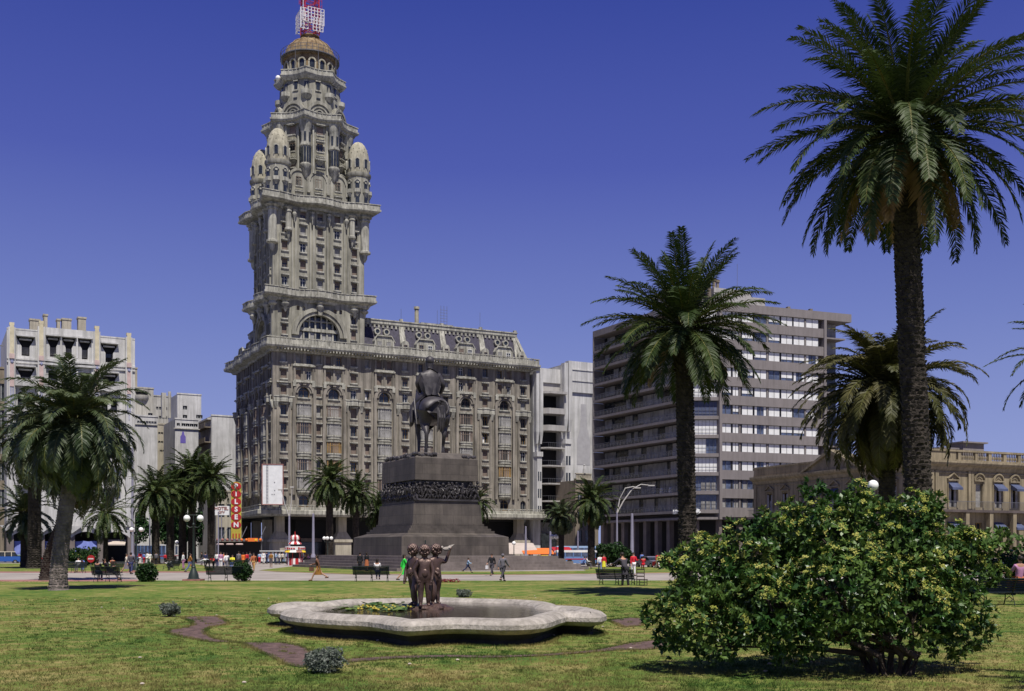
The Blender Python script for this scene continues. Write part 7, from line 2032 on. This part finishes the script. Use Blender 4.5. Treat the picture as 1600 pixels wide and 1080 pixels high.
# red and white kiosk
g_ = G(461, 883.5); t = thing('kiosk', 'round red and white striped refreshment kiosk with an onion dome', 'kiosk', g_, 0); k_ = g_.y / F
for k in range(12):
    for nm, pr in (('dome_panel', [(.05, 3.85), (.42, 3.80), (.60, 3.55), (.60, 3.3), (.42, 3.08), (.40, 3.02)]), ('roof_panel', [(.42, 3.03), (.62, 2.95), (.85, 2.72), (.85, 2.66), (.45, 2.62)])):
        p = MB(); a = k * PI / 6; p.lathe(0, 0, pr, 2, a, a + PI / 6, cap=False); p.build(nm, 'red' if k % 2 else 'paint_white', t, fix=False)
p = MB(); p.lathe(0, 0, [(.05, 3.8), (.09, 3.95), (.03, 4.05), (.05, 4.2), (.01, 4.3)], 8); p.build('finial', 'red', t, smooth=True)
p = MB(); p.lathe(0, 0, [(.45, 2.35), (.45, 2.65)], 12); p.build('neck', 'iron_green', t)
p = MB(); p.lathe(0, 0, [(1.25, 1.95), (1.25, 2.36), (1.2, 2.38)], 16); sg = p.build('sign_ring', 'paint_white', t)
p = MB()
for k in range(16):
    a = -PI / 2 + (k - 8) * .24 + .1
    if k % 5 == 4: continue
    p.M = face_M(1.27 * math.cos(a), 1.27 * math.sin(a), a + PI / 2); p.box(-.11, -.02, 2.06 if k % 5 else 2.02, .11, .02, 2.22 if k % 5 else 2.28)
p.M = Matrix(); p.build('red_lettering', 'red', sg)
for k in range(10):
    a = k * PI / 5; p = MB(); p.lathe(0, 0, [(1.15, 1.98), (1.35, 1.7), (1.35, 1.62), (1.1, 1.62)], 3, a, a + PI / 5, cap=False); p.build('awning_panel', ['yellow', 'blind_white', 'brick_edge'][k % 3], t, fix=False)
p = MB(); p.lathe(0, 0, [(.85, .9), (.85, 1.65)], 16); p.build('dark_interior', 'void', t)
for k in range(14):
    a = k * PI / 7; p = MB(); p.lathe(0, 0, [(.95, 0), (.95, .92)], 2, a, a + PI / 7, cap=False); p.build('counter_panel', 'red' if k % 2 else 'blind_white', t, fix=False)
for k in range(6):
    a = k * PI / 3 + .4; p = MB(); p.tube([(.95 * math.cos(a), .95 * math.sin(a), 0), (.95 * math.cos(a), .95 * math.sin(a), 1.95)], .05, 6); p.build('post', 'red', t)
p = MB(); p.M = face_M(.75, -.55, 0); p.box(-.15, -.05, 0, .05, .1, 1.7); p.mi = 1; p.box(-.05, -.06, 0, .0, -.051, 1.7); p.M = Matrix(); p.build('side_panel', ['red', 'blind_white'], t)
# white stand and low wall behind the queue
g_ = G(436, 880.5); t = thing('news_stand', 'long low white book stand behind the queue of people, left of the kiosk', 'stand', g_, 0); 
p = MB(); p.box(-2.9, .3, 1.75, 1.9, 1.4, 1.85); p.build('roof', 'blind_white', t)
for k in range(9): p = MB(); p.box(-2.8 + k * .52, .5, .3, -2.45 + k * .52, .6, 1.6); p.build('poster', ['blind_white', 'c_cream', 'c_lightblue', 'blind_white'][k % 4], t)
for x in (-2.8, 1.8): p = MB(); p.box(x, .4, 0, x + .08, .5, 1.75); p.build('post', 'rail_metal', t)
p = MB(); p.box(-2.8, .62, 0, 1.8, .7, 1.7); p.build('back_panel', 'iron_green', t)

# canopies at right
def canopy(px, base, w, zl, zh, dep, m, label, rz):
    g_ = G(px, base); t = thing('awning', label, 'awning', g_, rz)
    p = MB(); p.add([(-w / 2, 0, zl), (w / 2, 0, zl), (w / 2, dep, zh), (-w / 2, dep, zh), (-w / 2, 0, zl - .08), (w / 2, 0, zl - .08), (w / 2, dep, zh - .08), (-w / 2, dep, zh - .08)], [(0, 1, 2, 3), (7, 6, 5, 4), (0, 4, 5, 1), (1, 5, 6, 2), (2, 6, 7, 3), (3, 7, 4, 0)]); p.build('roof', m, t)
    for x in (-w / 2 + .1, w / 2 - .1):
        for y, z in ((.1, zl), (dep - .1, zh)): p = MB(); p.tube([(x, y, 0), (x, y, z)], .05, 6); p.build('post', 'rail_metal', t)
canopy(816, 882.5, 4.8, 1.45, 2.9, 3.4, 'awning_beige', 'slanted beige canopy just right of the pedestal', .25)
canopy(843, 882.5, 4.2, 1.45, 2.2, 2.6, 'orange', 'long orange awning between the beige canopy and the triple globe lamp', .2)
canopy(882, 882.3, 2.6, 1.65, 2.35, 2.4, 'red', 'short bright red awning beside the triple globe lamp', .2)

# vehicles
def car(loc, rz, body, label, van=False, two=None, L_=4.1, z=-.12):
    t = thing('parked_car', label, 'car', (loc[0], loc[1], z), rz, 'cars along the streets')
    h = 1.85 if van else 1.35; hw = .8
    if van: pr = [(-L_ / 2, .35), (L_ / 2, .35), (L_ / 2, .95), (L_ / 2 - .1, 1.1), (-L_ / 2 + .05, 1.1), (-L_ / 2, .9)]
    else: pr = [(-L_ / 2, .35), (L_ / 2, .35), (L_ / 2, .72), (L_ / 2 - .3, .82), (L_ / 2 - 1.1, .88), (-L_ / 2 + .7, .9), (-L_ / 2 + .1, .82), (-L_ / 2, .7)]
    p = MB(); p.vprism(pr, -hw, hw); b = p.build('body', body, t)
    cb_ = [(-L_ / 2 + .06, 1.1), (L_ / 2 - .3, 1.1), (L_ / 2 - .75, h - .1), (-L_ / 2 + .25, h - .1)] if van else [(-L_ / 2 + .8, .895), (L_ / 2 - 1.15, .885), (L_ / 2 - 1.65, h - .06), (-L_ / 2 + 1.35, h - .06)]
    p = MB(); p.vprism(cb_, -hw + .1, hw - .1); p.build('windows', 'glass', t)
    p = MB(); p.box(cb_[3][0] - .05, -hw + .08, h - .1, cb_[2][0] + .05, hw - .08, h); 
    for s_ in (-1, 1):
        xs_ = [0] if not van else [-.9, 0, .9]
        for x in xs_: p.box(x - .05, s_ * (hw - .1) - .02, .88, x + .05, s_ * (hw - .1) + .02, h - .08)
    p.build('roof', two or body, t)
    for x in (-L_ / 2 + .75, L_ / 2 - .75):
        for s_ in (-1, 1):
            w = MB(); w.M = Matrix.Translation((x, s_ * (hw - .05), .31)) @ Matrix.Rotation(PI / 2, 4, 'X'); w.lathe(0, 0, [(.2, -.1), (.31, -.1), (.31, .1), (.2, .1)], 14); w.M = Matrix(); wo_ = w.build('wheel', 'rubber', t)
            w = MB(); w.M = Matrix.Translation((x, s_ * (hw - .03), .31)) @ Matrix.Rotation(PI / 2, 4, 'X'); w.lathe(0, 0, [(.02, -.1), (.18, -.1), (.18, .1), (.02, .1)], 10); w.M = Matrix(); w.build('rim', 'chrome', wo_)
    for s_ in (-1, 1): w = MB(); w.ball((L_ / 2, s_ * .55, .66), .09, 7, 5); w.build('headlight', 'globe', t)
    for x in (-L_ / 2 - .06, L_ / 2 + .06): w = MB(); w.box(x - .05, -hw, .38, x + .05, hw, .48); w.build('bumper', 'chrome', t)
def spx(px, D): return ((px - 800) / F * D, D)
car(spx(7, 163), .5, 'car_blue', 'blue van with a cream upper half parked at the left edge', True, 'c_cream', 4.3)
car(spx(34, 166), -1.0, 'car_mint', 'pale mint car parked between the blue van and the red car', False)
car(spx(51, 167), .5, 'red', 'small red car parked behind the left palm trunks', False)
car(spx(120, 168), .5, 'paint_white', 'white car behind the low flowering bush at left', False)
car(spx(850, 150), .45, 'yellow', 'yellow and white car beside the steps, under the awnings', False)
car(spx(1016, 122), -1.1, 'pole_grey', 'silver blue car behind the man in the red sweater', False)
car(spx(1046, 116), -1.1, 'red', 'dark red car half hidden by the flowering bush', False)
car(spx(1076, 110), -1.1, 'car_blue', 'blue car behind the left end of the flowering bush', False)
car(spx(1560, 90), -1.1, 'pole_grey', 'grey car beyond the hedge at the right edge', False)
def bus(loc, rz, label, L_=9.0, body='bus_blue', roof='paint_white', H_=2.6, z=-.12):
    t = thing('bus', label, 'bus', (loc[0], loc[1], z), rz, 'buses'); hw = 1.15
    p = MB(); p.vprism([(-L_ / 2, .35), (L_ / 2, .35), (L_ / 2, 1.2), (-L_ / 2, 1.2)], -hw, hw); p.build('body', body, t)
    p = MB(); p.box(-L_ / 2 + .04, -hw + .04, 1.2, L_ / 2 - .04, hw - .04, H_ - .3); p.build('windows', 'glass_blue', t)
    n = int(L_ / .95)
    for s_ in (-1, 1):
        p = MB()
        for k in range(n + 1): x = -L_ / 2 + .05 + k * (L_ - .1) / n; p.box(x - .05, s_ * hw - .05, 1.2, x + .05, s_ * hw + .05, H_ - .3)
        p.build('window_frame', body, t)
    p = MB(); p.vprism([(-L_ / 2, H_ - .3), (L_ / 2, H_ - .3), (L_ / 2 - .1, H_ - .08), (L_ / 2 - .4, H_), (-L_ / 2 + .4, H_), (-L_ / 2 + .1, H_ - .08)], -hw, hw); p.build('roof', roof, t)
    p = MB(); p.box(-L_ / 2 - .01, -hw - .02, .82, L_ / 2 + .01, hw + .02, .95); p.build('stripe', 'red', t)
    for x in (-L_ / 2 + 1.7, L_ / 2 - 1.9):
        for s_ in (-1, 1): w = MB(); w.M = Matrix.Translation((x, s_ * (hw - .05), .42)) @ Matrix.Rotation(PI / 2, 4, 'X'); w.lathe(0, 0, [(.02, -.12), (.42, -.12), (.42, .12), (.02, .12)], 14); w.M = Matrix(); w.build('wheel', 'rubber', t)
    for s_ in (-1, 1): w = MB(); w.ball((L_ / 2, s_ * .8, .7), .12, 7, 5); w.build('headlight', 'globe', t)
bus(spx(912, 142), .12, 'long pale blue bus with a white roof behind the green palm', 7.5, H_=2.05)
bus(spx(903, 172), .4, 'second light blue bus farther back, only its roof showing', 7, roof='c_lightblue', H_=2.7)
bus(spx(226, 205), 1.2, 'blue and white bus in the avenue behind the left street palms', 9, H_=3.2)
bus(spx(254, 225), 1.2, 'white bus farther up the avenue between the palm trunks', 9, body='paint_white', H_=3.2)
g_ = G(142, 886.5); t = thing('round_sign', 'red round advertising sign above the lounging people at left', 'sign', g_, 0); k_ = g_.y / F
p = MB(); p.M = Matrix.Translation((0, 0, .95)) @ Matrix.Rotation(PI / 2, 4, 'X'); p.lathe(0, 0, [(.42, -.05), (.42, .05)], 16); p.M = Matrix(); p.build('disc', 'red', t)
p = MB(); 
for k in range(5): p.box(-.27 + k * .12, -.09, .88, -.18 + k * .12, -.051, 1.02)
p.build('lettering', 'blind_white', t); p = MB(); p.tube([(0, .02, 0), (0, .02, .6)], .03, 6); p.build('post', 'rail_metal', t)

# ------------------------------------------------------------------ people
E_, W_, N_, S_ = -PI / 2, PI / 2, 0.0, PI      # facing: +y is away from the viewer
def pp_(px, foot, rz, pose, top, bottom, label, **k): return person(G(px, foot), rz, pose, top, bottom, label, **k)
pp_(497, 908, W_, 'stride', 'c_brown', None, 'woman in a brown jacket and tan skirt striding left along the path', sex='f', skirt='c_mustard', coat=True, bag='c_brown', shoes='c_brown')
pp_(396.5, 892.5, S_, 'walk', 'c_rust', 'c_tan', 'man in an orange brown jacket and tan trousers walking toward the viewer', coat=True, shoes='c_brown')
pp_(631, 908.3, E_ + .3, 'walk', 'c_green', None, 'woman in a bright green coat beside the bronze children', sex='f', skirt='c_green', coat=True, bag='c_black', hairc='hair')
pp_(731, 895.3, E_, 'stride', 'c_lightblue', 'c_navy', 'boy in a light blue shirt and dark trousers striding right', h=1.35)
pp_(768.5, 899.5, S_ - .4, 'walk', 'c_black', 'c_darkgrey', 'person in a long black coat carrying pale bags', coat=True, bag='c_white')
pp_(785.5, 909, N_ - .5, 'walk', 'c_grey', 'c_darkgrey', 'grey haired man in a grey suit walking away', coat=True, hairc='c_grey', h=1.76)
person(G(977, 920), .5, 'lean', 'c_darkgrey', 'c_black', 'man in a dark grey jacket leaning on the slatted bench at right', coat=True, h=1.85)
pp_(989.5, 900.5, S_ + .4, 'talk', 'c_red', 'c_white', 'man in a red sweater and white trousers behind the leaning man', h=1.74)
pp_(943.5, 893.5, S_, 'stand', 'c_red', None, 'woman in a red top and yellow skirt beside the round bush', sex='f', skirt='c_yellow', h=1.55)
pp_(937.5, 893.5, N_, 'walk', 'c_white', 'c_jeans', 'person in a white top and blue jeans next to the woman in red', h=1.6)
pp_(1005, 890.5, N_, 'sit', 'c_red', 'c_red', 'person in bright red seated beyond the path at right', h=1.7)
pp_(1003, 884, N_, 'stand', 'c_blue', 'c_navy', 'person in blue standing by the silver blue car', h=1.6)
pp_(562.5, 893, N_, 'stand', 'c_black', 'c_black', 'person all in black standing behind the bench at the monument steps', coat=True)
pp_(573, 892.5, N_ - .2, 'stand', 'c_black', None, 'dark haired woman with an orange skirt standing behind the bench', sex='f', skirt='c_rust')
pp_(589.5, 906, N_, 'sit', 'c_white', 'c_navy', 'person with dark hair and white shirt sitting on the bench left of the children', sex='f', z=.0)
pp_(197.5, 897, E_, 'walk', 'c_cream', None, 'woman in a cream blouse walking beside a man in a dark suit', sex='f', skirt='c_grey')
pp_(204.5, 897.5, N_ + .2, 'walk', 'c_darkgrey', 'c_navy', 'man in a dark suit walking away with the woman in cream', coat=True, h=1.8)
pp_(153, 907.3, N_, 'sit', 'c_black', 'c_navy', 'dark haired person on the shaded bench, left one of the two', sex='f')
pp_(171, 907.3, N_ - .9, 'lounge', 'c_black', 'c_grey', 'person sprawled on the shaded bench with legs to the right')
pp_(129, 893.5, S_ + .3, 'bend', 'c_blue', 'c_blue', 'person in blue bending over by the far bench', h=1.6)
pp_(122, 894.6, S_, 'sit', 'c_white', 'c_grey', 'person in white seated on the far bench near the blue tarps', h=1.6)
pp_(268, 891, S_ - .6, 'crouch', 'c_white', 'c_darkgrey', 'crouching man in a white shirt by the far bench', h=1.75)
pp_(286.5, 890.5, W_, 'stand', 'c_white', 'c_pink', 'person in a white shirt and pink trousers facing the crouching man')
pp_(297, 895.3, E_ + .4, 'walk', 'c_mustard', 'c_jeans', 'person in a mustard brown jacket and jeans walking beside the lamp post', coat=True)
pp_(325.5, 890.5, W_ - .6, 'bend', 'c_white', 'c_black', 'person in a white shirt bending far down by the street palms')
pp_(334, 889, S_, 'bend', 'c_red', 'c_black', 'person in red bending in the crowd under the beer sign', h=1.7)
pp_(345, 888.5, S_ + .3, 'stand', 'c_pink', 'c_white', 'person in a reddish patterned shirt with pale trousers in the crowd', h=1.74)
pp_(354, 890, N_, 'walk', 'c_white', 'c_grey', 'man in a white shirt and grey trousers walking away in the crowd')
pp_(339, 887, N_, 'stand', 'c_white', 'c_navy', 'person in white standing behind the red shirted one in the crowd', h=1.7)
pp_(363, 888.5, S_, 'sit', 'c_yellow', 'c_blue', 'person in a bright yellow top seated in the crowd', h=1.8)
pp_(373, 887.5, N_, 'stand', 'c_grey', 'c_darkgrey', 'broad person in grey seen from behind, left of the orange dress', coat=True, h=1.78)
pp_(380, 887, N_, 'stand', 'c_orange', None, 'woman in a bright orange dress seen from behind', sex='f', skirt='c_orange', h=1.66)
pp_(385.5, 885, N_, 'stand', 'c_red', 'c_black', 'person in a bright red top right of the orange dress', h=1.66)
pp_(405.5, 881, N_, 'stand', 'c_lightblue', 'c_red', 'person in light blue just right of the man in the rust jacket', h=1.6)
pp_(412, 881.5, S_, 'stand', 'c_white', 'c_white', 'person all in white at the left end of the queue by the kiosk')
pp_(416.8, 881.3, N_, 'stand', 'c_navy', 'c_navy', 'person all in navy second in the queue by the kiosk')
pp_(423.5, 887, S_ + .2, 'stand', 'c_mustard', None, 'woman in olive brown with bare legs in front of the queue', sex='f', skirt='c_darkgrey')
pp_(431, 882, E_, 'talk', 'c_lightblue', 'c_navy', 'man in a pale blue shirt and navy trousers in the queue', h=1.7)
pp_(436.5, 882, E_, 'stand', 'c_white', 'c_navy', 'person in a white shirt behind the pale blue one in the queue', h=1.66)
pp_(448.5, 881.5, E_, 'talk', 'c_blue', 'c_black', 'person in blue at the counter of the kiosk', h=1.74)
pp_(472.5, 880.3, S_, 'stand', 'c_grey', 'c_navy', 'person in grey just right of the kiosk', h=1.72)
pp_(482, 880, E_, 'sit', 'c_pink', 'c_brown', 'person in dull pink seated right of the kiosk', h=1.7)
pp_(487, 879.5, E_, 'sit', 'c_red', 'c_grey', 'person in a red top seated right of the kiosk', h=1.8)
pp_(493, 879.5, W_, 'sit', 'c_brown', 'c_brown', 'person in brown seated behind the striding woman', h=1.7)
pp_(508.5, 880, W_, 'sit', 'c_navy', 'c_white', 'person in navy seated before the palace arcade', h=1.8)
pp_(219, 882, N_, 'stand', 'c_red', 'c_white', 'person in red with a pale hat near the avenue', h=1.7, hat='c_white')
pp_(225.5, 882, N_, 'stand', 'c_blue', 'c_red', 'person in blue standing right of the pale hat', h=1.6)
pp_(230, 882.3, N_, 'stand', 'c_white', 'c_white', 'person all in white near the avenue, left of two', h=1.7)
pp_(234.5, 882.3, S_, 'walk', 'c_white', 'c_cream', 'person in white and cream near the avenue, right of two', h=1.7)
pp_(258, 882, N_, 'stand', 'c_red', 'c_black', 'small figure in red between the street palm trunks', h=1.5)
pp_(862, 884, S_, 'sit', 'c_white', 'c_white', 'person in white seated by the triple globe lamp', h=1.8)
pp_(912, 889, W_, 'sit', 'c_blue', 'c_navy', 'person in blue sitting on the grass under the green palm', h=1.6)
pp_(917.5, 888.5, E_, 'sit', 'c_white', 'c_grey', 'person in white sitting on the grass under the green palm', h=1.6)
person(G(1590, 941) + Vector((.1, .1, 0)), N_ + .2, 'sit', 'c_pink', 'c_rust', 'person in a pink shirt sitting on the bench at the right edge', h=1.85, z=.22)

pp_(244, 884, N_, 'stand', 'c_grey', 'c_black', 'person in grey just beside the left street palm trunk', h=1.7)
pp_(315, 883.5, W_, 'stand', 'c_black', 'c_grey', 'person in black between the two right street palms', h=1.7)
pp_(321, 887, N_, 'stand', 'c_navy', 'c_black', 'person in navy behind the one bending down', h=1.7)
pp_(349.5, 886, E_, 'stand', 'c_orange', 'c_navy', 'person in orange and navy between the patterned and the white shirts', h=1.66)
pp_(390.5, 884, N_, 'stand', 'c_darkgrey', 'c_grey', 'person in dark grey left of the man in the rust jacket', h=1.72)
pp_(441.5, 881.6, S_, 'stand', 'c_cream', 'c_black', 'person in cream near the book stand, last but one of the queue', h=1.64)
pp_(477, 879.8, N_, 'stand', 'c_brown', 'c_black', 'person in brown standing behind the seated pink one', h=1.7)
pp_(176, 893.5, N_, 'sit', 'c_rust', 'c_black', 'person in rust brown on the far side bench behind the couple', h=1.6)
pp_(140, 880.5, E_, 'walk', 'c_navy', 'c_grey', 'small figure in navy before the last dark arch', h=1.6)
pp_(1028, 888, N_, 'walk', 'c_red', 'c_white', 'person in red and white next to the left end of the flowering bush', h=1.7)
bpy.data.scenes.remove(TMP)
# ------------------------------------------------------------------ world, sun, camera
SEL, SAZ = R(62), math.atan2(.32, -1)
w = bpy.data.worlds.new('World'); bpy.context.scene.world = w; w.use_nodes = True
nt = w.node_tree; bg = nt.nodes['Background']
sky = nt.nodes.new('ShaderNodeTexSky'); sky.sky_type = 'NISHITA'; sky.sun_disc = False
sky.sun_elevation = SEL; sky.sun_rotation = SAZ; sky.air_density = 1.0; sky.dust_density = .25; sky.ozone_density = 3.0
mx = nt.nodes.new('ShaderNodeMix'); mx.data_type = 'RGBA'; mx.inputs['Factor'].default_value = .96
tcw = nt.nodes.new('ShaderNodeTexCoord'); sx = nt.nodes.new('ShaderNodeSeparateXYZ'); nt.links.new(tcw.outputs['Generated'], sx.inputs[0])
rp = nt.nodes.new('ShaderNodeValToRGB'); els = rp.color_ramp.elements
for i, (p_, c_) in enumerate(SKYRAMP):
    e_ = els[i] if i < 2 else els.new(p_)
    e_.position = p_; e_.color = (*c_, 1)
nt.links.new(sx.outputs['Z'], rp.inputs['Fac'])
sca = nt.nodes.new('ShaderNodeVectorMath'); sca.operation = 'SCALE'; sca.inputs['Scale'].default_value = 10.0
nt.links.new(rp.outputs['Color'], sca.inputs[0])
nt.links.new(sky.outputs['Color'], mx.inputs['A']); nt.links.new(sca.outputs[0], mx.inputs['B']); nt.links.new(mx.outputs['Result'], bg.inputs['Color'])
bg.inputs['Strength'].default_value = .1
sl = bpy.data.lights.new('sun', 'SUN'); sl.energy = 5.0; sl.angle = R(.5); sl.color = (1, .955, .88)
so = bpy.data.objects.new('sun', sl); col.objects.link(so)
sd = Vector((math.cos(SEL) * math.sin(SAZ), math.cos(SEL) * math.cos(SAZ), math.sin(SEL)))
so.rotation_euler = sd.to_track_quat('Z', 'Y').to_euler(); so.location = (0, -20, 60)
cam = bpy.data.cameras.new('camera'); co = bpy.data.objects.new('camera', cam); col.objects.link(co)
cam.sensor_width = 36; cam.lens = F / 1600 * 36; cam.shift_y = (HY - 540) / 1600; cam.clip_end = 5000; cam.clip_start = .1
co.location = (0, 0, CH); co.rotation_euler = (PI / 2, 0, 0)
sc = bpy.context.scene; sc.camera = co
sc.view_settings.view_transform = 'Standard'; sc.view_settings.look = 'None'; sc.view_settings.exposure = EXPO; sc.view_settings.gamma = 1
